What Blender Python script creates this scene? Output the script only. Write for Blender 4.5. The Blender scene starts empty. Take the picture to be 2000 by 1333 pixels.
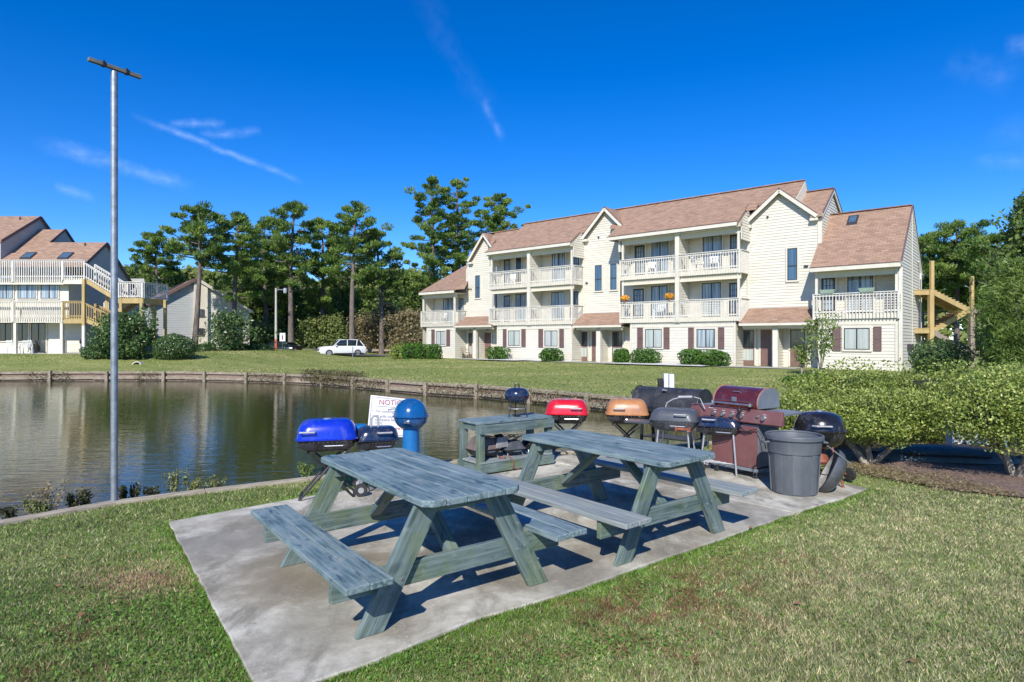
import bpy, bmesh, math, random
import numpy as np
from mathutils import Vector, Matrix, geometry
from math import sin, cos, pi, radians, sqrt, atan2
random.seed(7); RNG = np.random.default_rng(11)
SC = bpy.context.scene
COL = SC.collection
# ---------------------------------------------------------------- camera geometry (metres, camera at x=0 y=0)
FX, CX, HV, EYE = 1210.0, 1000.0, 663.0, 1.74
def at(u, v, D):
    return Vector(((u-CX)/FX*D, D, EYE+(HV-v)/FX*D))
def gp(u, v, z=0.0):
    D = FX*(EYE-z)/(v-HV)
    return Vector(((u-CX)/FX*D, D, z))
class Frame:
    """a building's own axes: x along the front, y into the building"""
    def __init__(s, o, F):
        s.o = Vector(o); s.F = Vector((F[0], F[1])).normalized(); s.I = Vector((-s.F.y, s.F.x)); s.ang = atan2(s.F.y, s.F.x)
    def k(s, u, t):
        rx = (u-CX)/FX
        return (t + s.o.x*s.I.x + s.o.y*s.I.y)/(rx*s.I.x + s.I.y)
    def S(s, u, t=0.0):
        k = s.k(u, t); rx = (u-CX)/FX
        return (k*rx-s.o.x)*s.F.x + (k-s.o.y)*s.F.y
    def Z(s, u, v, t=0.0):
        return EYE + s.k(u, t)*(HV-v)/FX - s.o.z
# ---------------------------------------------------------------- tags
def tag(o, label=None, cat=None, group=None, kind=None):
    if label: o['label'] = label
    if cat: o['category'] = cat
    if group: o['group'] = group
    if kind: o['kind'] = kind
    return o
def thing(name, label, cat, loc=(0,0,0), rz=0.0, group=None):
    o = bpy.data.objects.new(name, None); COL.objects.link(o)
    o.location = loc; o.rotation_euler = (0,0,rz); o.empty_display_size = .2
    return tag(o, label, cat, group)
def copy_tree(o, parent=None):
    c = o.copy(); COL.objects.link(c); c.parent = parent
    for ch in list(o.children):
        copy_tree(ch, c)
    return c
# ---------------------------------------------------------------- mesh builder
class MB:
    def __init__(s): s.v=[]; s.f=[]; s.g=[]
    def add(s, vs, fs, gs=None):
        n=len(s.v); s.v.extend([tuple(p) for p in vs]); s.f.extend([tuple(i+n for i in f) for f in fs])
        s.g.extend([tuple(p) for p in (gs if gs is not None else vs)])
        return s
    def box(s,x0,x1,y0,y1,z0,z1):
        vs=[(x0,y0,z0),(x1,y0,z0),(x1,y1,z0),(x0,y1,z0),(x0,y0,z1),(x1,y0,z1),(x1,y1,z1),(x0,y1,z1)]
        return s.add(vs,[(0,3,2,1),(4,5,6,7),(0,1,5,4),(1,2,6,5),(2,3,7,6),(3,0,4,7)])
    def beam(s,p0,p1,w,h,up=(0,0,1),cut0=0,cut1=0,seg=1,warp=0):
        """bar from p0 to p1; w across, h along up. cut0/cut1: horizontal cut ends (z plane) when 1"""
        p0=Vector(p0);p1=Vector(p1);d=(p1-p0);L=d.length;d.normalize()
        u=Vector(up);sd=d.cross(u).normalized();u=sd.cross(d).normalized()
        ro=random.random()*50; vs=[];gs=[]
        for i in range(seg+1):
            a=i/seg; c=p0.lerp(p1,a); wz=warp*(4*a*(1-a)) if warp else 0
            for (i_,j_) in ((-1,-1),(1,-1),(1,1),(-1,1)):
                q=c+sd*(i_*w/2)+u*(j_*h/2+wz)
                if (cut0 and i==0) or (cut1 and i==seg):
                    if abs(d.z)>1e-4: q=q+d*((c.z-q.z)/d.z)
                vs.append(q); gs.append((a*L+ro,i_*w/2+ro*.37,j_*h/2+ro))
        fs=[(3,2,1,0)]
        for i in range(seg):
            b=i*4
            for k in range(4): fs.append((b+k,b+(k+1)%4,b+4+(k+1)%4,b+4+k))
        b=seg*4; fs.append((b,b+1,b+2,b+3))
        return s.add(vs,fs,gs)
    def tube(s,pts,r,n=8,closed=False):
        pts=[Vector(p) for p in pts]; m=len(pts)
        rs=r if isinstance(r,(list,tuple)) else [r]*m
        vs=[];fs=[];pu=None
        for i,p in enumerate(pts):
            if closed: d=(pts[(i+1)%m]-pts[i-1])
            else: d=(pts[min(i+1,m-1)]-pts[max(i-1,0)])
            d.normalize()
            if pu is None:
                pu=Vector((0,0,1)) if abs(d.z)<.9 else Vector((1,0,0))
            sd=d.cross(pu)
            if sd.length<1e-5: sd=d.orthogonal()
            sd.normalize(); pu=sd.cross(d).normalized()
            for k in range(n):
                a=2*pi*k/n; vs.append(p+(sd*cos(a)+pu*sin(a))*rs[i])
        for i in range(m if closed else m-1):
            b=i*n;c=((i+1)%m)*n
            for k in range(n): fs.append((b+k,b+(k+1)%n,c+(k+1)%n,c+k))
        if not closed:
            fs.append(tuple(range(n-1,-1,-1))); fs.append(tuple(range((m-1)*n,m*n)))
        return s.add(vs,fs)
    def lathe(s,prof,n=24,c=(0,0,0),cap0=True,cap1=True,a0=0,a1=2*pi):
        vs=[];fs=[];full=abs(a1-a0-2*pi)<1e-6
        m=n if full else n+1
        for (r,z) in prof:
            for k in range(m):
                a=a0+(a1-a0)*k/n; vs.append((c[0]+r*cos(a),c[1]+r*sin(a),c[2]+z))
        for i in range(len(prof)-1):
            for k in range(n):
                k2=(k+1)%m; fs.append((i*m+k,i*m+k2,(i+1)*m+k2,(i+1)*m+k))
        if full and cap0: fs.append(tuple(range(m-1,-1,-1)))
        if full and cap1: fs.append(tuple(range((len(prof)-1)*m,len(prof)*m)))
        return s.add(vs,fs)
    def rbox(s,levels,c=(0,0,0),q=5,cap0=True,cap1=True):
        """lofted rounded rectangles: (z,hx,hy,rad[,dx,dy])"""
        vs=[];fs=[];m=4*(q+1)
        for lv in levels:
            z,hx,hy,r=lv[:4]; dx,dy=(lv[4],lv[5]) if len(lv)>4 else (0,0)
            r=min(r,hx*.999,hy*.999)
            for ci,(sx,sy,a0) in enumerate(((1,1,0),(-1,1,pi/2),(-1,-1,pi),(1,-1,1.5*pi))):
                for k in range(q+1):
                    a=a0+pi/2*k/q
                    vs.append((c[0]+dx+sx*(hx-r)+r*cos(a),c[1]+dy+sy*(hy-r)+r*sin(a),c[2]+z))
        for i in range(len(levels)-1):
            for k in range(m): fs.append((i*m+k,i*m+(k+1)%m,(i+1)*m+(k+1)%m,(i+1)*m+k))
        if cap0: fs.append(tuple(range(m-1,-1,-1)))
        if cap1: fs.append(tuple(range((len(levels)-1)*m,len(levels)*m)))
        return s.add(vs,fs)
    def prism(s,pts,vec):
        pts=[Vector(p) for p in pts];n=len(pts);vec=Vector(vec)
        vs=pts+[p+vec for p in pts]
        fs=[tuple(range(n-1,-1,-1)),tuple(range(n,2*n))]+[(i,(i+1)%n,n+(i+1)%n,n+i) for i in range(n)]
        return s.add(vs,fs)
    def slab(s,P,th=.14,off=0):
        """roof slab: P = eave-left, eave-right, ridge-right, ridge-left (top surface)"""
        P=[Vector(p) for p in P]; e=(P[1]-P[0]).normalized(); n=(P[1]-P[0]).cross(P[3]-P[0]).normalized()
        if n.z<0: n=-n
        up=n.cross(e)
        g=[((p-P[0]).dot(e)+off,(p-P[0]).dot(up),0) for p in P]
        vs=P+[p-Vector((0,0,th)) for p in P]
        fs=[(0,1,2,3),(7,6,5,4),(0,4,5,1),(1,5,6,2),(2,6,7,3),(3,7,4,0)]
        return s.add(vs,fs,g+[(a,b-.05,th) for a,b,_ in g])
    def siding(s,A,B,poly,e=.16,lap=.028,back=True):
        """lap siding on the vertical wall A->B (outside is to the right of A->B); poly = convex (a,z) outline"""
        A=Vector((A[0],A[1]));B=Vector((B[0],B[1]));d=(B-A).normalized();n=Vector((d.y,-d.x))
        def P(a,z,o): return (A.x+d.x*a+n.x*o, A.y+d.y*a+n.y*o, z)
        def iv(z):
            xs=[]
            for i in range(len(poly)):
                (a0,z0),(a1,z1)=poly[i],poly[(i+1)%len(poly)]
                if (z0-z)*(z1-z)<=0 and abs(z0-z1)>1e-7: xs.append(a0+(a1-a0)*(z-z0)/(z1-z0))
            return (min(xs),max(xs)) if len(xs)>1 else None
        zs=[p[1] for p in poly]; z=min(zs); zt=max(zs)
        if back:
            s.add([P(a,zz,-.001) for a,zz in poly],[tuple(range(len(poly)))])
        while z<zt-.01:
            z1=min(z+e,zt); i0=iv(z+.001); i1=iv(z1-.001)
            if i0 and i1:
                s.add([P(i0[0],z,lap),P(i0[1],z,lap),P(i1[1],z1,.004),P(i1[0],z1,.004)],[(0,1,2,3)])
                s.add([P(i0[0],z,0),P(i0[1],z,0),P(i0[1],z,lap),P(i0[0],z,lap)],[(0,1,2,3)])
            z=z1
        return s
    def build(s,name,mat,parent=None,smooth=False,bevel=0.0,ang=40,loc=None,rz=0):
        me=bpy.data.meshes.new(name)
        me.from_pydata(s.v,[],s.f)
        a=me.attributes.new('gc','FLOAT_VECTOR','POINT'); a.data.foreach_set('vector',np.array(s.g,dtype=np.float32).ravel())
        me.materials.append(mat)
        if smooth:
            me.polygons.foreach_set('use_smooth',[True]*len(me.polygons)); me.set_sharp_from_angle(angle=radians(ang))
        me.update()
        o=bpy.data.objects.new(name,me); COL.objects.link(o); o.parent=parent
        if loc: o.location=loc
        o.rotation_euler=(0,0,rz)
        if bevel:
            m=o.modifiers.new('bevel','BEVEL'); m.width=bevel; m.segments=2; m.limit_method='ANGLE'; m.angle_limit=radians(50)
        return o
# ---------------------------------------------------------------- fast foliage meshes
def raw_mesh(name,V,nper,mat,attrs=None,parent=None,loc=None):
    """V (N*nper,3): N separate polygons of nper corners"""
    N=len(V)//nper
    me=bpy.data.meshes.new(name); me.vertices.add(N*nper); me.vertices.foreach_set('co',V.astype(np.float32).ravel())
    me.loops.add(N*nper); me.loops.foreach_set('vertex_index',np.arange(N*nper,dtype=np.int32))
    me.polygons.add(N); me.polygons.foreach_set('loop_start',np.arange(0,N*nper,nper,dtype=np.int32))
    if attrs:
        for k,a in attrs.items():
            if a.ndim==1:
                t=me.attributes.new(k,'FLOAT','POINT'); t.data.foreach_set('value',a.astype(np.float32))
            else:
                t=me.attributes.new(k,'FLOAT_COLOR','POINT'); t.data.foreach_set('color',np.c_[a,np.ones(len(a))].astype(np.float32).ravel())
    me.materials.append(mat); me.update(calc_edges=True); me.validate()
    o=bpy.data.objects.new(name,me); COL.objects.link(o); o.parent=parent
    if loc is not None: o.location=loc
    return o
def unit(a): return a/np.maximum(np.linalg.norm(a,axis=1,keepdims=True),1e-9)
def leaf_quads(P,out,L,W,bias=.6,rng=RNG):
    """rhombic leaves at P; normals lean toward out"""
    n=len(P); nrm=unit(rng.normal(size=(n,3))+out*bias*2)
    a=unit(np.cross(nrm,rng.normal(size=(n,3)))); b=np.cross(nrm,a)
    l=(L*(.6+.8*rng.random(n)))[:,None]; w=(W*(.6+.8*rng.random(n)))[:,None]
    return np.stack([P-a*l/2,P+b*w/2+nrm*w*.15,P+a*l/2,P-b*w/2+nrm*w*.15],1).reshape(-1,3)
def vnoise(x,y,sc,seed=0):
    """smooth value noise, numpy"""
    x=x/sc;y=y/sc;xi=np.floor(x).astype(int);yi=np.floor(y).astype(int);fx=x-xi;fy=y-yi
    fx=fx*fx*(3-2*fx);fy=fy*fy*(3-2*fy)
    def h(a,b):
        t=np.sin((a*127.1+b*311.7+seed*74.7))*43758.5453
        return t-np.floor(t)
    return (h(xi,yi)*(1-fx)+h(xi+1,yi)*fx)*(1-fy)+(h(xi,yi+1)*(1-fx)+h(xi+1,yi+1)*fx)*fy
# ---------------------------------------------------------------- materials
MATS={}
class NT:
    def __init__(s,name):
        s.m=bpy.data.materials.new(name); s.m.use_nodes=True; s.t=s.m.node_tree; s.n=s.t.nodes; s.b=s.n['Principled BSDF']
    def new(s,t,**k):
        o=s.n.new(t)
        for a,b in k.items(): setattr(o,a,b)
        return o
    def link(s,a,b): s.t.links.new(a,b)
    def coord(s,kind='Object',scale=(1,1,1),rot=(0,0,0)):
        mp=s.new('ShaderNodeMapping'); mp.inputs['Scale'].default_value=scale; mp.inputs['Rotation'].default_value=rot
        if kind in('gc','rnd'):
            a=s.new('ShaderNodeAttribute',attribute_name=kind); s.link(a.outputs['Vector'],mp.inputs[0])
        elif kind=='World':
            g=s.new('ShaderNodeNewGeometry'); s.link(g.outputs['Position'],mp.inputs[0])
        else:
            c=s.new('ShaderNodeTexCoord'); s.link(c.outputs[kind],mp.inputs[0])
        return mp.outputs[0]
    def noise(s,co,scale,detail=4,rough=.6,dist=0):
        n=s.new('ShaderNodeTexNoise'); n.inputs['Scale'].default_value=scale; n.inputs['Detail'].default_value=detail
        n.inputs['Roughness'].default_value=rough; n.inputs['Distortion'].default_value=dist
        s.link(co,n.inputs['Vector']); return n.outputs['Fac']
    def ramp(s,fac,stops):
        r=s.new('ShaderNodeValToRGB'); e=r.color_ramp.elements
        while len(e)<len(stops): e.new(.5)
        for i,(p,c) in enumerate(stops):
            e[i].position=p; e[i].color=(*c,1) if len(c)==3 else c
        s.link(fac,r.inputs[0]); return r.outputs[0]
    def mix(s,fac,a,b,mode='MIX'):
        m=s.new('ShaderNodeMix',data_type='RGBA',blend_type=mode)
        for sock,val in ((m.inputs[0],fac),(m.inputs[6],a),(m.inputs[7],b)):
            if hasattr(val,'links'): s.link(val,sock)
            elif isinstance(val,(int,float)): sock.default_value=val
            else: sock.default_value=(*val,1)
        return m.outputs[2]
    def math(s,op,a,b=0,c=None):
        m=s.new('ShaderNodeMath',operation=op)
        for i,val in enumerate((a,b,c)):
            if val is None: continue
            if hasattr(val,'links'): s.link(val,m.inputs[i])
            else: m.inputs[i].default_value=val
        return m.outputs[0]
    def bump(s,h,strength=.3,dist=.01):
        b=s.new('ShaderNodeBump'); b.inputs['Strength'].default_value=strength; b.inputs['Distance'].default_value=dist
        s.link(h,b.inputs['Height']); s.link(b.outputs[0],s.b.inputs['Normal'])
    def set(s,col=None,rough=None,metal=None,spec=None,coat=None,trans=None):
        B=s.b.inputs
        for k,val in (('Base Color',col),('Roughness',rough),('Metallic',metal),('Specular IOR Level',spec),('Coat Weight',coat),('Transmission Weight',trans)):
            if val is None: continue
            if hasattr(val,'links'): s.link(val,B[k])
            elif k=='Base Color': B[k].default_value=(*val,1)
            else: B[k].default_value=val
        return s.m
def pm(name,c1,c2=None,scale=6,rough=.5,metal=0,bump=0,coat=0,coord='Object',stretch=(1,1,1),detail=5,lo=.35,hi=.65,bd=.01,spec=None,r2=None):
    """two-tone mottled procedural material"""
    n=NT(name); c2=c2 or tuple(x*.75 for x in c1); co=n.coord(coord,stretch)
    f=n.noise(co,scale,detail)
    col=n.ramp(f,[(lo,c1),(hi,c2)])
    if 'enamel' in name or name in('maroon_lid','kettle_blue','blue_matte','can_plastic','maroon_panel','barrel_black'):
        g1=n.ramp(n.noise(n.coord('Object',(1,1,.35)),9,8,.78),[(.52,(0,0,0)),(.74,(.42,.42,.42))])
        col=n.mix(g1,col,(.22,.205,.185)); g2=n.ramp(n.noise(co,45,3,.8),[(.66,(0,0,0)),(.72,(.5,.5,.5))]); col=n.mix(g2,col,(.30,.28,.25))
    n.set(col,rough,metal,spec,coat)
    if r2 is not None: n.link(n.math('MULTIPLY_ADD',f,r2-rough,rough),n.b.inputs['Roughness'])
    if bump: n.bump(n.noise(co,scale*4,3),bump,bd)
    MATS[name]=n.m; return n.m
pm('siding_cream',(.645,.615,.52),(.59,.555,.46),1.2,.6,bump=.12,stretch=(1,1,4))
pm('siding_shaded_grey',(.42,.43,.41),(.38,.39,.37),1.2,.65,stretch=(1,1,4))  # grey house siding, also shade painted on the left condominium's side walls
pm('stucco_cream',(.66,.60,.47),(.62,.56,.43),1.5,.75,bump=.1)
pm('trim_cream',(.66,.625,.53),(.59,.55,.45),2.5,.55)
pm('rail_white',(.66,.64,.58),(.56,.53,.46),5,.6)
pm('deck_boards',(.42,.38,.31),(.33,.30,.24),4,.8)
pm('shutter_brown',(.155,.092,.082),(.13,.078,.07),3,.55)
pm('door_brown',(.20,.115,.10),(.17,.095,.082),3,.5)
pm('dark_frame',(.035,.035,.04),(.05,.045,.045),3,.4)
pm('white_paint',(.78,.78,.76),(.70,.70,.68),4,.45)
pm('plastic_white',(.82,.82,.80),(.75,.75,.73),4,.4)
pm('treated_pine',(.46,.34,.145),(.36,.26,.11),3,.75,stretch=(1,1,.3))
pm('grey_timber',(.34,.28,.21),(.20,.165,.12),6,.85,bump=.3,coord='gc',stretch=(1,6,6))
pm('bulkhead_wood',(.36,.31,.23),(.17,.13,.085),5,.9,bump=.4,coord='gc',stretch=(1,5,5))
pm('concrete_cap',(.42,.37,.28),(.26,.22,.16),5,.9,bump=.4,coord='gc',stretch=(1,4,4))
pm('bark',(.20,.165,.14),(.085,.066,.055),3.5,.95,bump=.8,stretch=(1.5,1.5,.5),bd=.04)
pm('bark_pale',(.36,.32,.26),(.16,.135,.105),9,.9,bump=.6,stretch=(1,1,.5))
pm('galvanised',(.37,.40,.43),(.24,.265,.29),14,.42,.65,r2=.6)
pm('weathered_wood_dark',(.10,.10,.085),(.20,.185,.16),7,.8,bump=.3,coord='gc',stretch=(1,6,6))
pm('black_enamel',(.008,.008,.010),(.014,.014,.017),6,.16,0,coat=.3,r2=.3)
pm('navy_enamel',(.008,.016,.045),(.014,.022,.055),6,.14,0,coat=.4,r2=.28)
pm('grey_enamel',(.055,.062,.072),(.08,.086,.095),5,.3,0,coat=.2,r2=.45,bump=.03)
pm('blue_enamel',(.004,.03,.50),(.006,.025,.38),4,.2,0,coat=.5,r2=.3)
pm('blue_matte',(.008,.15,.42),(.008,.12,.34),5,.32,0,r2=.5)
pm('kettle_blue',(.006,.09,.27),(.004,.06,.19),5,.14,0,coat=.6,r2=.24)
pm('red_enamel',(.62,.010,.022),(.5,.008,.018),4,.2,0,coat=.5,r2=.3)
pm('orange_enamel',(.46,.215,.072),(.30,.11,.05),4.5,.3,0,coat=.3,r2=.5,lo=.4,hi=.75)
pm('maroon_panel',(.19,.078,.075),(.145,.058,.056),3,.38,0,coat=.1,r2=.55,bump=.02)
pm('maroon_lid',(.115,.020,.024),(.08,.016,.019),3,.16,.2,coat=.6,r2=.28)
pm('barrel_black',(.018,.019,.023),(.04,.04,.042),5,.38,0,r2=.6,bump=.08)
pm('chrome',(.62,.62,.63),(.42,.42,.43),10,.2,.9,r2=.4)
pm('aluminium_leg',(.52,.54,.57),(.36,.37,.39),12,.35,.6,r2=.5)
pm('rust_leg',(.30,.085,.035),(.16,.045,.025),14,.6,.1,bump=.2)
pm('rubber',(.018,.018,.019),(.035,.034,.033),12,.75)
pm('black_tube',(.012,.012,.013),(.03,.029,.028),15,.42)
pm('can_plastic',(.082,.094,.108),(.105,.118,.13),4,.48,0,bump=.06,r2=.6)
pm('lid_inside',(.30,.29,.28),(.13,.125,.12),9,.6,.1,bump=.2)
pm('brown_lid',(.17,.13,.12),(.11,.085,.08),6,.5)
pm('grey_plate',(.27,.27,.27),(.20,.20,.20),8,.55)
pm('cabinet_grey',(.22,.25,.28),(.17,.19,.22),5,.45,.3)
pm('sign_white',(.72,.71,.74),(.64,.63,.66),6,.4)
pm('sign_black',(.05,.045,.06),(.04,.04,.05),6,.6)
pm('sign_red',(.30,.03,.05),(.25,.03,.05),6,.6)
pm('sign_grey',(.16,.15,.17),(.13,.12,.14),6,.6)
pm('handle_grey',(.36,.37,.38),(.28,.29,.30),9,.5)
pm('car_white',(.72,.73,.75),(.68,.69,.71),2,.22,0,coat=.6)
pm('car_dark',(.012,.02,.03),(.016,.026,.036),2,.2,0,coat=.6)
pm('car_glass',(.012,.018,.02),(.02,.028,.03),2,.06)
pm('wheel_alloy',(.45,.45,.46),(.3,.3,.31),9,.35,.6)
pm('lamp_red',(.35,.01,.01),(.3,.01,.01),9,.3)
pm('concrete_pole',(.50,.47,.41),(.40,.37,.32),5,.8)
pm('orange_paint',(.45,.14,.07),(.36,.11,.06),5,.7)
pm('sign_green',(.02,.08,.05),(.03,.09,.05),6,.5)
pm('asphalt',(.075,.078,.085),(.10,.102,.108),8,.9,coord='World')
pm('white_gravel',(.72,.71,.69),(.50,.49,.47),30,.85,bump=.6,coord='World')
pm('walk_concrete',(.48,.46,.42),(.38,.36,.33),3,.85,coord='World')
pm('flower_orange',(.75,.28,.02),(.70,.42,.03),9,.6)
pm('terracotta',(.30,.12,.07),(.24,.09,.05),8,.7)
pm('planter_green',(.28,.36,.28),(.22,.30,.23),6,.6)
pm('hvac_grey',(.40,.42,.44),(.30,.32,.34),12,.5,.2)
pm('pipe_white',(.66,.65,.62),(.52,.51,.48),9,.5)
pm('pipe_shade_black',(.012,.012,.012),(.02,.02,.02),9,.8)
pm('tarp',(.022,.05,.06),(.05,.085,.095),5,.45,bump=.3)
pm('dark_shade_core',(.012,.022,.006),(.03,.045,.012),9,.9,bump=.5)  # dark fill for the added shrub cores, standing for inner shade
pm('chair_tan',(.36,.31,.24),(.28,.24,.18),9,.8)
pm('flap_pale',(.50,.48,.44),(.38,.36,.33),7,.6)
# painted picnic-table timber: worn teal-blue paint, grain, knots, greyed wood showing through
def table_paint(name,worn=.5,green=0.0,base_stops=((.32,(.038,.085,.10)),(.48,(.082,.145,.165)),(.64,(.175,.24,.255))),hi=(.225,.28,.28)):
    n=NT(name); co=n.coord('gc',(1,1,1)); g1=n.coord('gc',(1.1,26,26)); g2=n.coord('gc',(2.2,9,9))
    base=n.ramp(n.noise(co,3.2,5),base_stops)
    grain=n.noise(g1,2.0,6,.65,.4)
    col=n.mix(n.ramp(grain,[(.40,(0,0,0)),(.60,(.92,.92,.92))]),base,hi)
    dark=n.ramp(n.noise(g2,1.7,4,.6,.8),[(.33,(1,1,1)),(.41,(0,0,0))])
    col=n.mix(n.math('MULTIPLY',dark,.88),col,(.035,.075,.105))
    wear=n.ramp(n.noise(co,7,8,.72),[(.58,(0,0,0)),(.66,(1,1,1))])
    col=n.mix(n.math('MULTIPLY',wear,worn),col,(.36,.36,.32))
    if green:
        alg=n.ramp(n.noise(co,2.6,4),[(.50,(0,0,0)),(.62,(1,1,1))])
        col=n.mix(n.math('MULTIPLY',alg,green),col,(.13,.17,.02))
    kn=n.new('ShaderNodeTexVoronoi'); kn.inputs['Scale'].default_value=1.0; n.link(n.coord('gc',(3.2,9,3)),kn.inputs['Vector'])
    k=n.ramp(kn.outputs['Distance'],[(.06,(1,1,1)),(.16,(0,0,0))])
    col=n.mix(n.math('MULTIPLY',k,.55),col,(.035,.06,.075))
    n.set(col,.62); n.link(n.math('MULTIPLY_ADD',grain,.25,.45),n.b.inputs['Roughness'])
    n.bump(grain,.45,.006); MATS[name]=n.m
table_paint('table_top',.45); table_paint('table_leg',.30,.35,((.32,(.033,.062,.058)),(.48,(.065,.105,.10)),(.66,(.125,.172,.162))),(.17,.215,.205)); table_paint('table_bench',.55,.05)
def bench_grey():
    n=NT('bench_grey'); g1=n.coord('gc',(1.1,22,22)); co=n.coord('gc',(1,1,1))
    grain=n.noise(g1,2.2,6,.65,.4)
    col=n.ramp(grain,[(.3,(.12,.14,.14)),(.5,(.25,.27,.26)),(.7,(.36,.37,.35))])
    col=n.mix(n.ramp(n.noise(co,3,4),[(.4,(0,0,0)),(.7,(.5,.5,.5))]),col,(.16,.24,.26))
    n.set(col,.75); n.bump(grain,.5,.006); MATS['bench_grey']=n.m
bench_grey()
def shingles():
    n=NT('roof_shingles'); co=n.coord('gc')
    b=n.new('ShaderNodeTexBrick'); n.link(co,b.inputs['Vector'])
    b.inputs['Scale'].default_value=1; b.inputs['Brick Width'].default_value=.33; b.inputs['Row Height'].default_value=.15
    b.inputs['Mortar Size'].default_value=.008; b.inputs['Bias'].default_value=0
    b.inputs['Color1'].default_value=(.385,.245,.165,1); b.inputs['Color2'].default_value=(.235,.148,.098,1); b.inputs['Mortar'].default_value=(.16,.09,.07,1)
    col=n.mix(n.ramp(n.noise(co,1.3,5),[(.35,(0,0,0)),(.7,(.55,.55,.55))]),b.outputs['Color'],(.32,.21,.145))
    n.set(col,.9); n.bump(b.outputs['Fac'],.5,-.01); MATS['roof_shingles']=n.m
shingles()
def glassy(name,c1,c2,rough=.06,sx=5,folds=True):
    """window: reflective pane over blinds or a dark room"""
    n=NT(name); co=n.coord('Object',(sx,sx,.15))
    f=n.noise(co,2.0,2)
    n.set(n.ramp(f,[(.35,c1),(.62,c2)]),rough,0,.7); MATS[name]=n.m
glassy('pane_blinds',(.33,.37,.35),(.44,.47,.44),.12)
glassy('pane_dark',(.025,.032,.036),(.07,.085,.09),.05)
glassy('pane_curtain',(.10,.14,.17),(.40,.46,.50),.08)
glassy('pane_sky',(.05,.10,.16),(.08,.14,.20),.03)
glassy('screen_dark',(.05,.05,.055),(.09,.09,.095),.3)
def foliage(name,cols,trans=.25,rough=.5,nz=1.2):
    """cols: list of colour stops, spread over the leaf attribute rnd; tone drifts with place"""
    n=NT(name); a=n.new('ShaderNodeAttribute',attribute_name='rnd')
    f=n.math('ADD',n.math('MULTIPLY',a.outputs['Fac'],.6),n.math('MULTIPLY',n.noise(n.coord('Object'),nz,3),.4))
    st=[(.12+.72*i/(len(cols)-1),c) for i,c in enumerate(cols)]
    n.set(n.ramp(f,st),rough,0,.35)
    tr=n.new('ShaderNodeBsdfTranslucent'); mx=n.new('ShaderNodeMixShader'); mx.inputs[0].default_value=trans
    n.link(n.ramp(f,[(p,tuple(min(1,x*1.3) for x in c)) for p,c in st]),tr.inputs[0])
    out=n.n['Material Output']; n.link(n.b.outputs[0],mx.inputs[1]); n.link(tr.outputs[0],mx.inputs[2]); n.link(mx.outputs[0],out.inputs[0])
    MATS[name]=n.m; return n.m
foliage('pine_needles',[(.035,.075,.022),(.10,.18,.04),(.19,.285,.055),(.28,.36,.085)],.4,nz=.5)
foliage('oak_leaves',[(.05,.085,.025),(.10,.165,.04),(.165,.235,.055),(.25,.29,.085)],.35,nz=.4)
foliage('wood_leaves',[(.08,.11,.035),(.15,.20,.055),(.22,.27,.075),(.30,.30,.12)],.35,nz=.15)
foliage('autumn_leaves',[(.09,.09,.035),(.19,.16,.075),(.30,.24,.13),(.38,.32,.19)],.3,nz=.4)
foliage('hedge_leaves',[(.04,.065,.014),(.15,.20,.03),(.28,.36,.08),(.56,.56,.18)],.25,.38,nz=2.2)
foliage('round_shrub',[(.02,.06,.008),(.045,.12,.014),(.085,.19,.022),(.13,.25,.035)],.25,nz=2)
foliage('holly_leaves',[(.02,.05,.018),(.045,.10,.03),(.10,.17,.05),(.20,.27,.10)],.2,.35,nz=1)
foliage('willow_leaves',[(.06,.11,.02),(.12,.19,.035),(.19,.27,.06),(.26,.34,.09)],.3,nz=.6)
foliage('weed_leaves',[(.10,.08,.03),(.13,.16,.04),(.22,.25,.08),(.38,.37,.22)],.3,nz=3)
foliage('bank_dry',[(.04,.035,.015),(.10,.085,.04),(.17,.14,.07),(.16,.19,.06)],.2,nz=1.5)
foliage('weed_dark',[(.05,.02,.02),(.05,.06,.02),(.10,.12,.03)],.2,nz=3)
foliage('tall_reeds',[(.15,.13,.05),(.20,.20,.07),(.30,.27,.11)],.2,nz=1)
def blade_mat():
    n=NT('grass_blades'); a=n.new('ShaderNodeAttribute',attribute_name='col')
    n.set(a.outputs['Color'],.55,0,.25)
    tr=n.new('ShaderNodeBsdfTranslucent'); mx=n.new('ShaderNodeMixShader'); mx.inputs[0].default_value=.3
    n.link(a.outputs['Color'],tr.inputs[0]); out=n.n['Material Output']
    n.link(n.b.outputs[0],mx.inputs[1]); n.link(tr.outputs[0],mx.inputs[2]); n.link(mx.outputs[0],out.inputs[0]); MATS['grass_blades']=n.m
blade_mat()
def ground_mat():
    n=NT('lawn'); co=n.coord('World'); st=n.coord('World',(.5,1.0,1),(0,0,radians(-12)))
    c=n.ramp(n.noise(st,.6,9,.72,.5),[(.28,(.17,.21,.06)),(.45,(.24,.275,.085)),(.60,(.33,.335,.125)),(.76,(.42,.385,.18))])
    f=n.noise(co,14,4,.7)
    c=n.mix(n.ramp(f,[(.35,(.40,.40,.40)),(.65,(0,0,0))]),c,(.08,.11,.03))
    n.set(c,.9,0,.1)
    n.bump(n.noise(co,30,3,.7),.9,.03); MATS['lawn']=n.m
ground_mat()
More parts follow.
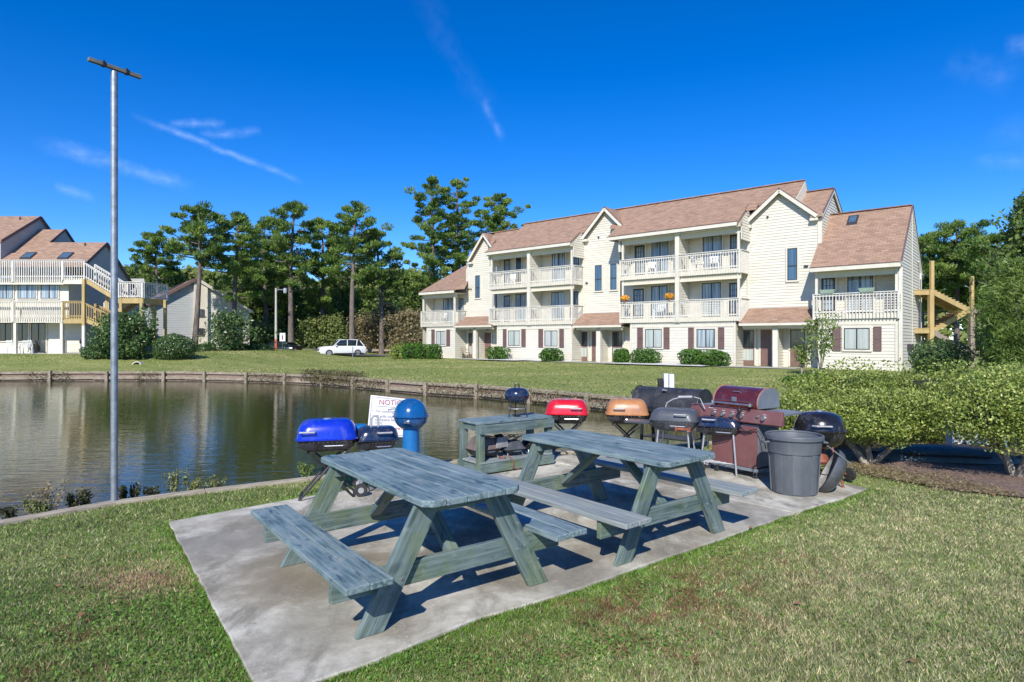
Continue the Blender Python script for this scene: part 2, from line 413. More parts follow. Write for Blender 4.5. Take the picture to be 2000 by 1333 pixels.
def concrete():
    n=NT('pad_concrete'); co=n.coord('World')
    c=n.ramp(n.noise(co,.95,10,.68,.3),[(.34,(.16,.14,.10)),(.44,(.27,.245,.19)),(.53,(.42,.395,.325)),(.62,(.58,.555,.47))])
    s=n.ramp(n.noise(n.coord('World',(2.2,.8,1),(0,0,radians(35))),1.3,6,.65),[(.50,(0,0,0)),(.62,(.8,.8,.8))])
    c=n.mix(s,c,(.19,.175,.14))
    sp=n.ramp(n.noise(co,38,3,.8),[(.60,(0,0,0)),(.72,(1,1,1))])
    c=n.mix(n.math('MULTIPLY',sp,.6),c,(.68,.66,.60))
    g=n.new('ShaderNodeNewGeometry')
    for (x,y,rr,cc,st) in ((-1.55,4.55,.75,(.20,.175,.125),.75),(-2.35,5.25,.75,(.23,.22,.19),.6),(-1.15,3.75,.5,(.25,.24,.20),.5),(.35,4.6,.6,(.22,.21,.18),.45),(1.9,6.1,.9,(.24,.225,.19),.5)):
        d=n.new('ShaderNodeVectorMath',operation='DISTANCE'); n.link(g.outputs['Position'],d.inputs[0]); d.inputs[1].default_value=(x,y,.03)
        q=n.math('ADD',n.math('DIVIDE',d.outputs['Value'],rr),n.math('MULTIPLY',n.math('SUBTRACT',n.noise(co,2.6,9,.72),.5),2.4))
        c=n.mix(n.ramp(q,[(.35,(st,st,st)),(1.0,(0,0,0))]),c,cc)
    fl=n.ramp(n.noise(co,9,6,.8),[(.30,(1,1,1)),(.40,(0,0,0))])
    c=n.mix(n.math('MULTIPLY',fl,.5),c,(.13,.125,.12))
    n.set(c,.85,0,.2); n.bump(n.noise(co,60,4,.7),.35,.006); MATS['pad_concrete']=n.m
concrete()
def mulch():
    n=NT('mulch'); co=n.coord('World'); f=n.noise(co,26,6,.8)
    n.set(n.ramp(f,[(.32,(.10,.055,.042)),(.5,(.24,.16,.125)),(.66,(.42,.32,.25))]),.95); n.bump(f,1,.04); MATS['mulch']=n.m
mulch()
def water():
    n=NT('pond_water'); 
    c1=n.coord('World',(1.2,3.4,1)); c2=n.coord('World',(2.6,8,1),(0,0,radians(12)))
    h=n.math('ADD',n.math('MULTIPLY',n.noise(c1,1.3,3,.5,.4),.7),n.math('MULTIPLY',n.noise(c2,1.6,3,.55,.3),.3))
    n.set((.045,.050,.012),.02,0,.6); n.b.inputs['IOR'].default_value=1.33
    n.bump(h,.20,.05); MATS['pond_water']=n.m
water()
# ---------------------------------------------------------------- camera, world, sun
cam=bpy.data.cameras.new('camera'); co_=bpy.data.objects.new('camera',cam); COL.objects.link(co_)
co_.location=(0,0,EYE); co_.rotation_euler=(radians(90),0,0)
cam.sensor_width=36; cam.lens=36*FX/2000; cam.shift_y=-(666.5-HV)/2000
cam.clip_end=3000; cam.clip_start=.05
SC.camera=co_
SUN_T=Vector((-.208,-.978,0)).normalized(); EL=radians(37)
trav=Vector((-SUN_T.x*cos(EL),-SUN_T.y*cos(EL),-sin(EL)))
sl=bpy.data.lights.new('sun','SUN'); sl.energy=4.3; sl.angle=radians(.55); sl.color=(1,.955,.88)
so=bpy.data.objects.new('sun',sl); COL.objects.link(so); so.rotation_euler=trav.to_track_quat('-Z','Y').to_euler(); so.location=(-5,-20,25)
W=bpy.data.worlds.new('World'); SC.world=W; W.use_nodes=True; wt=W.node_tree; wn=wt.nodes
bg=wn['Background']; bg.inputs[1].default_value=.15
sky=wn.new('ShaderNodeTexSky'); sky.sky_type='NISHITA'; sky.sun_disc=False; sky.sun_elevation=EL; sky.sun_rotation=atan2(SUN_T.x,SUN_T.y)
sky.air_density=1.0; sky.dust_density=.35; sky.ozone_density=5.0; sky.altitude=2000
hs=wn.new('ShaderNodeHueSaturation'); hs.inputs['Saturation'].default_value=1.33; hs.inputs['Hue'].default_value=.512; hs.inputs['Value'].default_value=.92
wt.links.new(sky.outputs[0],hs.inputs['Color'])
cur=hs.outputs[0]
tc=wn.new('ShaderNodeTexCoord')
def wmath(op,a,b=0,c=None,clamp=False):
    m=wn.new('ShaderNodeMath'); m.operation=op; m.use_clamp=clamp
    for i,val in enumerate((a,b,c)):
        if val is None: continue
        if hasattr(val,'links'): wt.links.new(val,m.inputs[i])
        else: m.inputs[i].default_value=val
    return m.outputs[0]
def wdot(vec):
    m=wn.new('ShaderNodeVectorMath'); m.operation='DOT_PRODUCT'; wt.links.new(tc.outputs['Generated'],m.inputs[0]); m.inputs[1].default_value=vec
    return m.outputs['Value']
wnz=wn.new('ShaderNodeTexNoise'); wnz.inputs['Scale'].default_value=18; wnz.inputs['Detail'].default_value=6; wnz.inputs['Roughness'].default_value=.7
wt.links.new(tc.outputs['Generated'],wnz.inputs['Vector'])
wn2=wn.new('ShaderNodeTexNoise'); wn2.inputs['Scale'].default_value=60; wn2.inputs['Detail'].default_value=4
wt.links.new(tc.outputs['Generated'],wn2.inputs['Vector'])
def vd(u,v): return Vector(((u-CX)/FX,1,(HV-v)/FX)).normalized()
total=None
for (u0,v0,u1,v1,w,stg) in ((262,226,590,356,.0042,.5),(70,272,375,368,.0085,.42),(330,242,440,240,.005,.45),(390,262,510,257,.0055,.4),(940,195,985,275,.006,.25),
                          (800,-40,970,250,.016,.05),(105,362,190,390,.006,.35),(1850,118,1990,155,.016,.12),(1960,95,2040,80,.01,.3),(1930,255,2060,275,.016,.10),(1900,315,2060,315,.008,.2)):
    a=vd(u0,v0);b=vd(u1,v1);w=w*1.6; n_=a.cross(b).normalized();t_=(b-a).normalized();mid=(a+b)/2;hl=(b-a).length/2
    ac=wmath('ABSOLUTE',wmath('ADD',wdot(n_),wmath('MULTIPLY',wmath('SUBTRACT',wnz.outputs['Fac'],.5),w*1.8)))
    acr=wmath('SUBTRACT',1,wmath('DIVIDE',ac,w),clamp=True)
    al=wmath('ABSOLUTE',wmath('SUBTRACT',wdot(t_),mid.dot(t_)))
    alr=wmath('MULTIPLY',wmath('SUBTRACT',1.0,wmath('DIVIDE',al,hl*1.05),clamp=True),2.2,clamp=True)
    k=wmath('MULTIPLY',wmath('MULTIPLY',wmath('POWER',acr,1.3),alr),wmath('MULTIPLY',wmath('MULTIPLY_ADD',wn2.outputs['Fac'],1.5,-.30,clamp=True),stg))
    total=k if total is None else wmath('ADD',total,k,clamp=True)
mx=wn.new('ShaderNodeMix'); mx.data_type='RGBA'; wt.links.new(wmath('MULTIPLY',total,.8),mx.inputs[0]); wt.links.new(cur,mx.inputs[6]); mx.inputs[7].default_value=(3.4,4.6,7.2,1)
wt.links.new(mx.outputs[2],bg.inputs[0])
SC.view_settings.view_transform='Standard'; SC.view_settings.look='None'; SC.view_settings.exposure=.50; SC.view_settings.gamma=1
# ================================================================ SETTING
def V2(p): return (p[0],p[1])
POND_NEAR=[(-7.6,.5),(-5.75,4.2),(-4.81,5.82),(-4.2,6.54),(-3.49,7.04),(-2.53,7.66),(-.73,8.80),(1.0,9.55),(2.65,10.0),(4.6,11.0)]
POND_FAR=[(5.9,12.5),(6.1,14.3),(5.4,16.3),(4.2,17.9),(2.71,19.6),(1.56,21.0),(-1.09,23.5),(-3.83,25.3),(-6.65,27.9),(-9.5,30.3),(-12.5,31.9),(-17.6,33.5),(-25,33.4),(-34,32.6),(-46,31),(-60,28)]
POND=POND_NEAR+POND_FAR+[(-60,-12),(-14,-8)]
BLD=Frame((-1.65,47.5,.2),(.7611,-.6486))
def sstep(a,b,x):
    t=np.clip((x-a)/(b-a),0,1); return t*t*(3-2*t)
def gh(x,y):
    """ground height"""
    x=np.asarray(x,float);y=np.asarray(y,float)
    pl=(x-BLD.o.x)*BLD.I.x+(y-BLD.o.y)*BLD.I.y
    z=.2*sstep(-11,-1.5,pl)*sstep(-14,-7,x)
    z=z+.75*sstep(33.9,41.2,y)*sstep(-15,-22,x)
    return z
def in_poly(x,y,poly):
    ins=np.zeros(len(x),bool);n=len(poly)
    for i in range(n):
        x0,y0=poly[i][:2];x1,y1=poly[(i+1)%n][:2]
        if y0==y1: continue
        c=((y0>y)!=(y1>y))&(x<(x1-x0)*(y-y0)/(y1-y0)+x0); ins^=c
    return ins
def sheet(name,poly,step,mat,zoff=0,noise=0,kind='structure',hole=None,extra=None,lim=None):
    xs=[p[0] for p in poly];ys=[p[1] for p in poly]
    pts=[Vector(V2(p)) for p in poly];edges=[(i,(i+1)%len(poly)) for i in range(len(poly))]
    if hole:
        b=len(pts); pts+=[Vector(p) for p in hole]; edges+=[(b+i,b+(i+1)%len(hole)) for i in range(len(hole))]
    g=extra if extra is not None else [(x,y) for x in np.arange(min(xs),max(xs),step) for y in np.arange(min(ys),max(ys),step)]
    g=np.array([(x+random.uniform(-.2,.2)*step,y+random.uniform(-.2,.2)*step) for x,y in g]) if len(g) else np.zeros((0,2))
    if len(g):
        k=in_poly(g[:,0],g[:,1],[V2(p) for p in poly])
        if hole: k&=~in_poly(g[:,0],g[:,1],hole)
        pts+=[Vector(p) for p in g[k]]
    vo,eo,fo,*_=geometry.delaunay_2d_cdt(pts,edges,[],0,1e-4)
    A=np.array([(v.x,v.y) for v in vo]); F=[f for f in fo]
    C=np.array([A[list(f)].mean(0) for f in F]); k=in_poly(C[:,0],C[:,1],[V2(p) for p in poly])
    if hole: k&=~in_poly(C[:,0],C[:,1],hole)
    F=[f for f,q in zip(F,k) if q]
    Z=gh(A[:,0],A[:,1])+zoff
    if noise: Z=Z+noise*(vnoise(A[:,0],A[:,1],.35,3)+.6*vnoise(A[:,0],A[:,1],.12,5))
    mb=MB(); mb.add([(a[0],a[1],z) for a,z in zip(A,Z)],[tuple(f) if (A[f[1]]-A[f[0]])[0]*(A[f[2]]-A[f[0]])[1]-(A[f[1]]-A[f[0]])[1]*(A[f[2]]-A[f[0]])[0]>0 else tuple(f)[::-1] for f in F])
    o=mb.build(name,MATS[mat],smooth=True,ang=80); return tag(o,kind=kind)
gx=[(x,y) for x in np.arange(-44,30,1.5) for y in np.arange(-6,62,1.5)]+[(x,y) for x in np.arange(-500,500,30.) for y in np.arange(-60,1400,40.) if not(-50<x<35 and -10<y<66)]
sheet('ground',[(-700,-80),(700,-80),(700,1500),(-700,1500)],1,'lawn',hole=POND,extra=gx)
# pond: water surface and bed
mb=MB(); mb.add([(p[0],p[1],-.5) for p in POND],[tuple(range(len(POND)))]); tag(mb.build('pond_water',MATS['pond_water']),kind='structure')
mb=MB(); mb.box(-62,8,-14,36,-1.6,-1.5); tag(mb.build('pond_bed',MATS['mulch']),kind='structure')
# concrete pads
PADL=[gp(329,1025),gp(490,1333),(-1.183,2.943),gp(734,1300),gp(920,1221),gp(1074,1175),gp(1186,1138),gp(1252,1113),gp(1425,1053),gp(1549,1007.6)]
PADR0=[gp(1645,979),gp(1693,959.5),gp(1645,950),(3.95,8.1),(3.3,9.15),(1.3,9.25),(.12,9.17)]
J=gp(1549,1007.6); J=(J.x,J.y)
PAD1=[V2(p) for p in PADL]+[(.10,9.15),(-.75,8.3),V2(gp(900,925)),V2(gp(700,958)),V2(gp(577,979)),V2(gp(518,990))]
PAD2=[(J[0]+.012,J[1]+.008)]+[V2(p) for p in PADR0]
def pad(poly,z):
    mb=MB(); r=[]
    pts=[];m_=len(poly);rg=random.Random(4)
    for i in range(m_):
        a_=Vector(poly[i]);b_=Vector(poly[(i+1)%m_]);k_=max(1,int((b_-a_).length/.10))
        for j in range(k_):
            q=a_.lerp(b_,j/k_); jt=.0 if j==0 else .006; pts.append(Vector((q.x+rg.uniform(-jt,jt),q.y+rg.uniform(-jt,jt),-.08)))
    a=sum(pts[i].x*pts[(i+1)%len(pts)].y-pts[(i+1)%len(pts)].x*pts[i].y for i in range(len(pts)))
    if a<0: pts=pts[::-1]
    mb.prism(pts,(0,0,z+.08)); o=mb.build('concrete_pad',MATS['pad_concrete'],bevel=.008); return tag(o,kind='structure')
pad(PAD1,.03); pad(PAD2,.034)
MULCH=[V2(gp(1632,912)),V2(gp(1700,930)),V2(gp(1775,944)),V2(gp(1850,959)),V2(gp(2000,976)),(7.6,5.3),(14,6),(16,20),(9.5,19),(6.9,14.5),(5.0,10.6)]
sheet('mulch_bed',MULCH,.16,'mulch',.006,.022)
sheet('parking_lot',[(-36,60.5),(-12,60.5),(-5,59),(2,78),(-40,82)],6,'asphalt',.03)
A_=BLD
def bl(s,t): 
    return (A_.o.x+A_.F.x*s+A_.I.x*t, A_.o.y+A_.F.y*s+A_.I.y*t)
sheet('footpath',[bl(-2.5,-1.7),bl(22.5,-1.7),bl(22.6,-.1),bl(-2.5,-.1)],2,'walk_concrete',.03)
for a,b in ((.6,4.6),(11.5,18.0)):
    sheet('gravel_bed',[bl(a,-2.6),bl(b,-2.6),bl(b,-.12),bl(a,-.12)],.5,'white_gravel',.06,.03)
# ---- near retaining wall
nw=thing('retaining_wall','weathered wooden bulkhead with flat plank cap along the near edge of the pond','retaining wall',(-3,7.2,0))
def rel(o,p): return Vector(p)-o.location
mbc=MB();mbw=MB();NB=[Vector((*p,0)) for p in POND_NEAR]
for i in range(len(NB)-1):
    a=NB[i]-nw.location;b=NB[i+1]-nw.location;d=(b-a).normalized();n=Vector((-d.y,d.x,0))
    L=(b-a).length;k=max(1,int(L/1.2))
    for j in range(k):
        p=a.lerp(b,j/k);q=a.lerp(b,(j+1)/k)
        mbc.beam(p+Vector((0,0,.012))-n*.03+d*.004,q+Vector((0,0,.012+random.uniform(-.003,.003)))-n*.03-d*.004,.125,.05)
        for zz in (-.13,-.32,-.51): mbw.beam(p+Vector((0,0,zz))+n*.01,q+Vector((0,0,zz))+n*.01,.05,.18)
mbc.build('cap',MATS['concrete_cap'],nw,bevel=.006); mbw.build('boards',MATS['bulkhead_wood'],nw)
# ---- far retaining wall
fw=thing('retaining_wall','long wooden bulkhead with square posts and two rails along the far bank','retaining wall',(-10,30,0))
FB=[Vector((*p,0)) for p in [POND_NEAR[-1]]+POND_FAR]
mbt=MB();mbl=MB();mbe=MB()
cum=[0]
for i in range(len(FB)-1): cum.append(cum[-1]+(FB[i+1]-FB[i]).length)
def along(s):
    for i in range(len(FB)-1):
        if s<=cum[i+1]: 
            t=(s-cum[i])/(cum[i+1]-cum[i]); d=(FB[i+1]-FB[i]).normalized(); return FB[i].lerp(FB[i+1],t),d
    return FB[-1],(FB[-1]-FB[-2]).normalized()
for i in range(len(FB)-1):
    a=FB[i]-fw.location;b=FB[i+1]-fw.location;d=(b-a).normalized();n=Vector((-d.y,d.x,0)) # n -> toward water (left of travel)
    mbe.beam(a+Vector((0,0,-.5))-n*.02,b+Vector((0,0,-.5))-n*.02,.06,.94)
    k=max(1,round((b-a).length/2.4))
    for j in range(k):
        p=a.lerp(b,j/k);q=a.lerp(b,(j+1)/k);w=random.uniform(-.012,.012)
        mbt.beam(p+Vector((0,0,-.055+w))+n*.05,q+Vector((0,0,-.055-w))+n*.05,.07,.12)
        mbl.beam(p+Vector((0,0,-.33+w))+n*.06,q+Vector((0,0,-.34-w))+n*.06,.07,.16)
mbt.build('top_rail',MATS['bulkhead_wood'],fw); mbl.build('lower_rail',MATS['bulkhead_wood'],fw); mbe.build('earth_face',MATS['mulch'],fw)
s=1.0;np_=0
while s<cum[-1]-8:
    p,d=along(s);n=Vector((-d.y,d.x,0)); mb=MB()
    q=p-fw.location+n*.13; mb.beam(q+Vector((0,0,-.95)),q+Vector((0,0,.03+random.uniform(-.03,.03))),.15,.15,up=(d.x,d.y,0))
    mb.build('post',MATS['bulkhead_wood'],fw); np_+=1
    s+=random.uniform(2.2,2.7) if s<34 else random.uniform(2.6,3.2)
# ---- grass blades near the camera
def grass():
    P=[]
    def scatter(n,y0,y1,x0=None,x1=None):
        y=np.sqrt(RNG.random(n)*(y1*y1-y0*y0)+y0*y0); x=(RNG.random(n)*2-1)*(y*.87+.75); return np.c_[x,y]
    P=np.r_[scatter(270000,2.3,4.6),scatter(185000,4.6,7.2),scatter(120000,7.2,11.5)]
    x,y=P[:,0],P[:,1]
    k=~in_poly(x,y,POND)&~in_poly(x,y,PAD1)&~in_poly(x,y,PAD2)&~in_poly(x,y,MULCH)
    P=P[k]; 
    # rough fringe leaning over the pad edge
    E=[]
    for poly in (PAD1,PAD2):
        for i in range(len(poly)):
            a=np.array(poly[i]);b=np.array(poly[(i+1)%len(poly)]); L=np.linalg.norm(b-a)
            mid=(a+b)/2
            m=int(L*900); t=RNG.random(m)[:,None]; q=a+(b-a)*t; nn=np.array([(b-a)[1],-(b-a)[0]])/L
            fr=(vnoise(q[:,0],q[:,1],.14,9)-.30)*.12
            q=q-nn*(fr*np.sign(1))[:,None]*RNG.random(m)[:,None]; E.append(q+nn*0.0)
            q2=q+nn*fr[:,None]*RNG.random(m)[:,None]; E.append(q2)
    E=np.concatenate(E); kk=~in_poly(E[:,0],E[:,1],POND)
    # drop fringe on the seam between the pads and where it reaches deep inside
    def segd(p,a,b):
        a=np.array(a);b=np.array(b);ab=b-a;t=np.clip(((p-a)@ab)/(ab@ab),0,1)[:,None];return np.linalg.norm(p-(a+ab*t),axis=1)
    kk&=segd(E,PAD2[0],PAD2[-1])>.12
    E=E[kk]; P=np.r_[P,E]
    x,y=P[:,0],P[:,1];n=len(P)
    dist=np.hypot(x,y)
    h=(.012+.020*RNG.random(n))*(.65+.7*vnoise(x,y,.22,1)); w=.0017*(1+dist*.30)*(.7+.6*RNG.random(n))
    az=RNG.random(n)*2*pi; ln=.25+1.05*RNG.random(n)
    tip=np.c_[x+np.cos(az)*h*ln,y+np.sin(az)*h*ln,h]
    az2=RNG.random(n)*2*pi; dx=np.cos(az2)*w;dy=np.sin(az2)*w
    zb=np.full(n,-.004)
    V=np.stack([np.c_[x-dx,y-dy,zb],np.c_[x+dx,y+dy,zb],tip],1).reshape(-1,3)
    # colour of each blade: green, straw, rust patches
    green=np.array([.185,.27,.06]);deep=np.array([.12,.185,.05]);grey=np.array([.27,.30,.15]);straw=np.array([.56,.49,.28]);rust=np.array([.235,.10,.075]);tan=np.array([.46,.32,.20])
    r=RNG.random(n); big=vnoise(x,y,1.3,2); med=vnoise(x,y,.35,4); sm=vnoise(x,y,.10,6)
    right=sstep(-.2,1.6,x-(y-3.6)*.9)
    c=np.where((r<.35)[:,None],deep,green)
    def put(mask,colr):
        nonlocal c
        c=np.where(mask[:,None],colr,c)
    r2=RNG.random(n); m=.55*med+.45*sm
    put(r2<.22+.35*right+.25*(big-.5),grey)
    r3=RNG.random(n); put(r3<(.10+.22*right+.75*np.clip(m-.55,0,1)*(.5+right)),straw)
    # bare dry patch by the pad's left edge and a smaller drift further left
    q=gp(322,1128); g=np.exp(-(((x-q.x)/.42)**2+((y-q.y)/.40)**2)*1.1)*(.75+.6*med)
    q=gp(215,1120); g+=.35*np.exp(-(((x-q.x)/.5)**2+((y-q.y)/.25)**2))*sm
    put(RNG.random(n)<g*.95,tan)
    for (u,v,sx,sy,st) in ((1230,1190,.75,.35,.95),(1330,1150,.6,.35,.7),(1250,1290,.5,.25,.6),(1440,1100,.6,.3,.45),(180,1240,.28,.15,.8),(100,1320,.25,.12,.7),(410,1190,.2,.12,.5),(1000,1290,.4,.2,.35)):
        q=gp(u,v); g=st*np.exp(-(((x-q.x)/sx)**2+((y-q.y)/sy)**2))*np.clip((sm*.6+med*.4-.35)*4,0,1)
        put(RNG.random(n)<g,rust*np.array([1,1.25,1]))
    # lush rim round the pad
    dd=np.full(n,9.)
    for poly in (PAD1,PAD2):
        for i in range(len(poly)): dd=np.minimum(dd,segd(P,poly[i],poly[(i+1)%len(poly)]))
    put((RNG.random(n)<np.exp(-dd/.16)*.75),np.array([.14,.28,.035]))
    br=(.60+.8*RNG.random(n))*(.72+.56*vnoise(x,y,.07,8)); c=c*br[:,None]
    o=raw_mesh('grass',V,3,MATS['grass_blades'],{'col':np.repeat(c,3,0)})
    tag(o,'short mown grass with dry and rusty patches round the picnic slab','grass',kind='stuff')
grass()

def far_turf():
    n=190000; y=RNG.uniform(15,60,n)**1.0; x=RNG.uniform(-45,16,n)
    pl=(x-BLD.o.x)*BLD.I.x+(y-BLD.o.y)*BLD.I.y
    k=~in_poly(x,y,POND)&~((pl>-2.8)&(x>-6))&(np.abs(x/y)<.9)&~((x<-28.5)&(y>41.5))&~in_poly(x,y,MULCH); x=x[k];y=y[k];n=len(x)
    z=gh(x,y); h=(.03+.05*RNG.random(n)); w=.012+.012*RNG.random(n)+y*.0003; az=RNG.random(n)*2*pi; a2=RNG.random(n)*2*pi
    V=np.stack([np.c_[x-np.cos(a2)*w,y-np.sin(a2)*w,z-.01],np.c_[x+np.cos(a2)*w,y+np.sin(a2)*w,z-.01],np.c_[x+np.cos(az)*h,y+np.sin(az)*h,z+h*.6]],1).reshape(-1,3)
    t=.5*vnoise(x*.4,y,2.2,11)+.3*vnoise(x,y,.7,12)+.2*vnoise(x,y,5,13); g=np.array([.20,.27,.07]);d=np.array([.28,.33,.095]);st=np.array([.50,.45,.21])
    c=np.where((t+.18*RNG.normal(size=n)<.45)[:,None],g,np.where((t+.12*RNG.normal(size=n)>.62)[:,None],st,d))*(.7+.6*RNG.random(n))[:,None]
    o=raw_mesh('far_grass',V,3,MATS['grass_blades'],{'col':np.repeat(c,3,0)}); tag(o,'mown grass of the far bank','grass',kind='stuff')
far_turf()
# ================================================================ PICNIC TABLES
def plank(mb,x0,x1,y0,y1,z1,th,seg=6,warp=.003,chf=(0,0,0,0)):
    """board along x with rounded-off corners; chf = corner cuts (x0y0,x1y0,x1y1,x0y1)"""
    ro=random.uniform(0,40); dz0=random.uniform(-.002,.002); w=random.uniform(-warp,warp); tw=random.uniform(-.0025,.0025)
    out=[]
    for (x,y,c,sx,sy) in ((x0,y0,chf[0],1,1),(x1,y0,chf[1],-1,1),(x1,y1,chf[2],-1,-1),(x0,y1,chf[3],1,-1)):
        if c: 
            a=(x+sx*c,y);b=(x,y+sy*c)
            out+= [b,a] if (sx*sy>0) else [a,b]
        else: out.append((x,y))
    # insert mid points on long sides for the warp
    pts=[];n=len(out)
    for i in range(n):
        a=out[i];b=out[(i+1)%n];pts.append(a)
        if abs(b[0]-a[0])>.4:
            for j in range(1,seg): pts.append((a[0]+(b[0]-a[0])*j/seg,a[1]+(b[1]-a[1])*j/seg))
    L=x1-x0
    def zz(x,y): t=(x-x0)/L; return dz0+w*4*t*(1-t)+tw*((y-y0)/(y1-y0)-.5)*2*(t-.5)
    n=len(pts)
    top=[(x,y,z1+zz(x,y)) for x,y in pts];bot=[(x,y,z1-th+zz(x,y)) for x,y in pts]
    # top as strips: triangulate by pairing the two long sides
    lo=[i for i in range(n) if pts[i][1]<(y0+y1)/2];hi=[i for i in range(n) if pts[i][1]>=(y0+y1)/2]
    lo.sort(key=lambda i:pts[i][0]);hi.sort(key=lambda i:pts[i][0])
    fs=[]
    m=min(len(lo),len(hi))
    i=j=0
    while i<len(lo)-1 or j<len(hi)-1:
        if j>=len(hi)-1 or (i<len(lo)-1 and pts[lo[i+1]][0]<=pts[hi[j+1]][0]): fs.append((lo[i],lo[i+1],hi[j])); i+=1
        else: fs.append((lo[i],hi[j+1],hi[j])); j+=1
    fs+= [tuple(n+k for k in f[::-1]) for f in fs]+[(i_,n+i_,n+(i_+1)%n,(i_+1)%n) for i_ in range(n)]
    # make side winding outward
    g=[(x+ro,y*1.0+ro*.37,z) for x,y,z in top+bot]
    mb.add(top+bot,fs,g)
def fixn(o):
    bm=bmesh.new(); bm.from_mesh(o.data); bmesh.ops.recalc_face_normals(bm,faces=bm.faces); bm.to_mesh(o.data); bm.free(); return o
def picnic_table(loc,rz,label,bench_mat='table_bench'):
    t=thing('picnic_table',label,'picnic table',loc,rz,None)
    HT,TH=.76,.042
    mb=MB();w=.72;n=5;bw=w/n
    for i in range(n):
        y0=-w/2+i*bw
        c=.055
        plank(mb,-.89+random.uniform(-.006,.006),.89+random.uniform(-.006,.006),y0+.002,y0+bw-.002,HT,TH,chf=(c if i==0 else 0,c if i==0 else 0,c if i==n-1 else 0,c if i==n-1 else 0))
    fixn(mb.build('tabletop',MATS['table_top'],t,bevel=.006))
    for sg in (-1,1):
        mb=MB()
        for i in range(2):
            y0=sg*.73-.14+i*.14
            plank(mb,-.95,.95,y0+.0015,y0+.1385,.40,.04)
        fixn(mb.build('bench_seat',MATS[bench_mat],t,bevel=.006))
    for xs in (-1,1):
        X=.70*xs
        for sg in (-1,1):
            mb=MB(); mb.beam((X,sg*.63,0),(X,sg*.235,HT-TH),.042,.15,up=(0,sg,0),cut0=1,cut1=1)
            lg=fixn(mb.build('leg',MATS['table_leg'],t,bevel=.004))
            b=MB()
            for dy,dz in ((-.03,.0),(.035,.012)):
                b.lathe([(.012,0),(.012,.004),(.007,.009)],10,(0,0,0))
            # bolts: two round heads on the outer face where the leg meets the bench beam
            bo=MB()
            for dy in (-.035,.03):
                yy=sg*(.63-.395*(.29/.718)+dy)
                bo.tube([(X+xs*.021,yy,.29+dy*.15),(X+xs*.027,yy,.29+dy*.15)],.010,8)
            bo.build('bolt',MATS['galvanised'],lg)
        mb=MB(); mb.beam((X-xs*.043,-.845,.288),(X-xs*.043,.845,.288),.042,.14); 
        fixn(mb.build('bench_beam',MATS['table_leg'],t,bevel=.004))
        mb=MB(); mb.beam((X-xs*.043,-.31,HT-TH-.045),(X-xs*.043,.31,HT-TH-.045),.042,.088)
        mb.build('top_cleat',MATS['table_leg'],t,bevel=.004)
        mb=MB(); mb.beam((X-xs*.085,0,.30),(xs*.10,0,HT-TH-.02),.09,.04,up=(0,0,1),cut1=1)
        mb.build('brace',MATS['table_leg'],t)
    mb=MB(); mb.box(-.045,.045,-.30,.30,HT-TH-.045,HT-TH-.002); mb.build('centre_cleat',MATS['table_leg'],t)
    return t
PZ=.031
picnic_table((-.745,4.52,PZ),radians(126.9),'weathered blue-green wooden picnic table nearest the camera, with a bluish left bench')
picnic_table((.902,5.66,PZ),radians(128.3),'weathered blue-green wooden picnic table further back, beside the grey trash can and grills','bench_grey')
# ================================================================ SHELF TABLE
def shelf_table():
    p=gp(902,920); q=gp(939,930)
    t=thing('serving_table','teal painted wooden stand with a lower shelf of small grills, at the pond edge','serving table',(-.40+.0,7.83,.0),radians(36.9))
    # local x along the long side, y to the back; origin = front-left leg
    L,D,H=1.12,.40,.69
    mb=MB()
    for i in range(4): 
        y0=-.04+i*.12; mb.beam((-.05,y0+.06,H-.015),(L+.05,y0+.06,H-.015),.117,.03)
    mb.build('top',MATS['table_top'],t,bevel=.004)
    for (x,y) in ((.0,0),(.0,D),(L,0),(L,D)):
        mb=MB(); mb.beam((x,y,.0),(x,y,H-.03),.085,.085,up=(0,1,0)); mb.build('leg',MATS['table_leg'],t,bevel=.004)
    for y in (-.062,D+.062):
        mb=MB(); mb.beam((-.045,y,H-.09),(L+.045,y,H-.09),.035,.11); mb.build('apron',MATS['table_leg'],t,bevel=.003)
    for x in (0,L):
        mb=MB(); mb.beam((x,.045,H-.075),(x,D-.045,H-.075),.035,.085); mb.build('apron',MATS['table_leg'],t)
        mb=MB(); mb.beam((x,.045,.10),(x,D-.045,.10),.035,.13); mb.build('shelf_rail',MATS['table_leg'],t)
    for y in (-.062,D+.062):
        mb=MB(); mb.beam((-.045,y,.105),(L+.045,y,.105),.035,.11); mb.build('shelf_rail',MATS['table_leg'],t,bevel=.003)
    mb=MB()
    for i in range(4): mb.beam((-.04,-.03+i*.12+.04,.175),(L+.04,-.03+i*.12+.04,.175),.112,.025)
    mb.build('shelf',MATS['bench_grey'],t,bevel=.003)
    return t
ST=shelf_table()
def st_pt(x,y,z): 
    a=ST.rotation_euler.z; return (ST.location.x+x*cos(a)-y*sin(a), ST.location.y+x*sin(a)+y*cos(a), z)
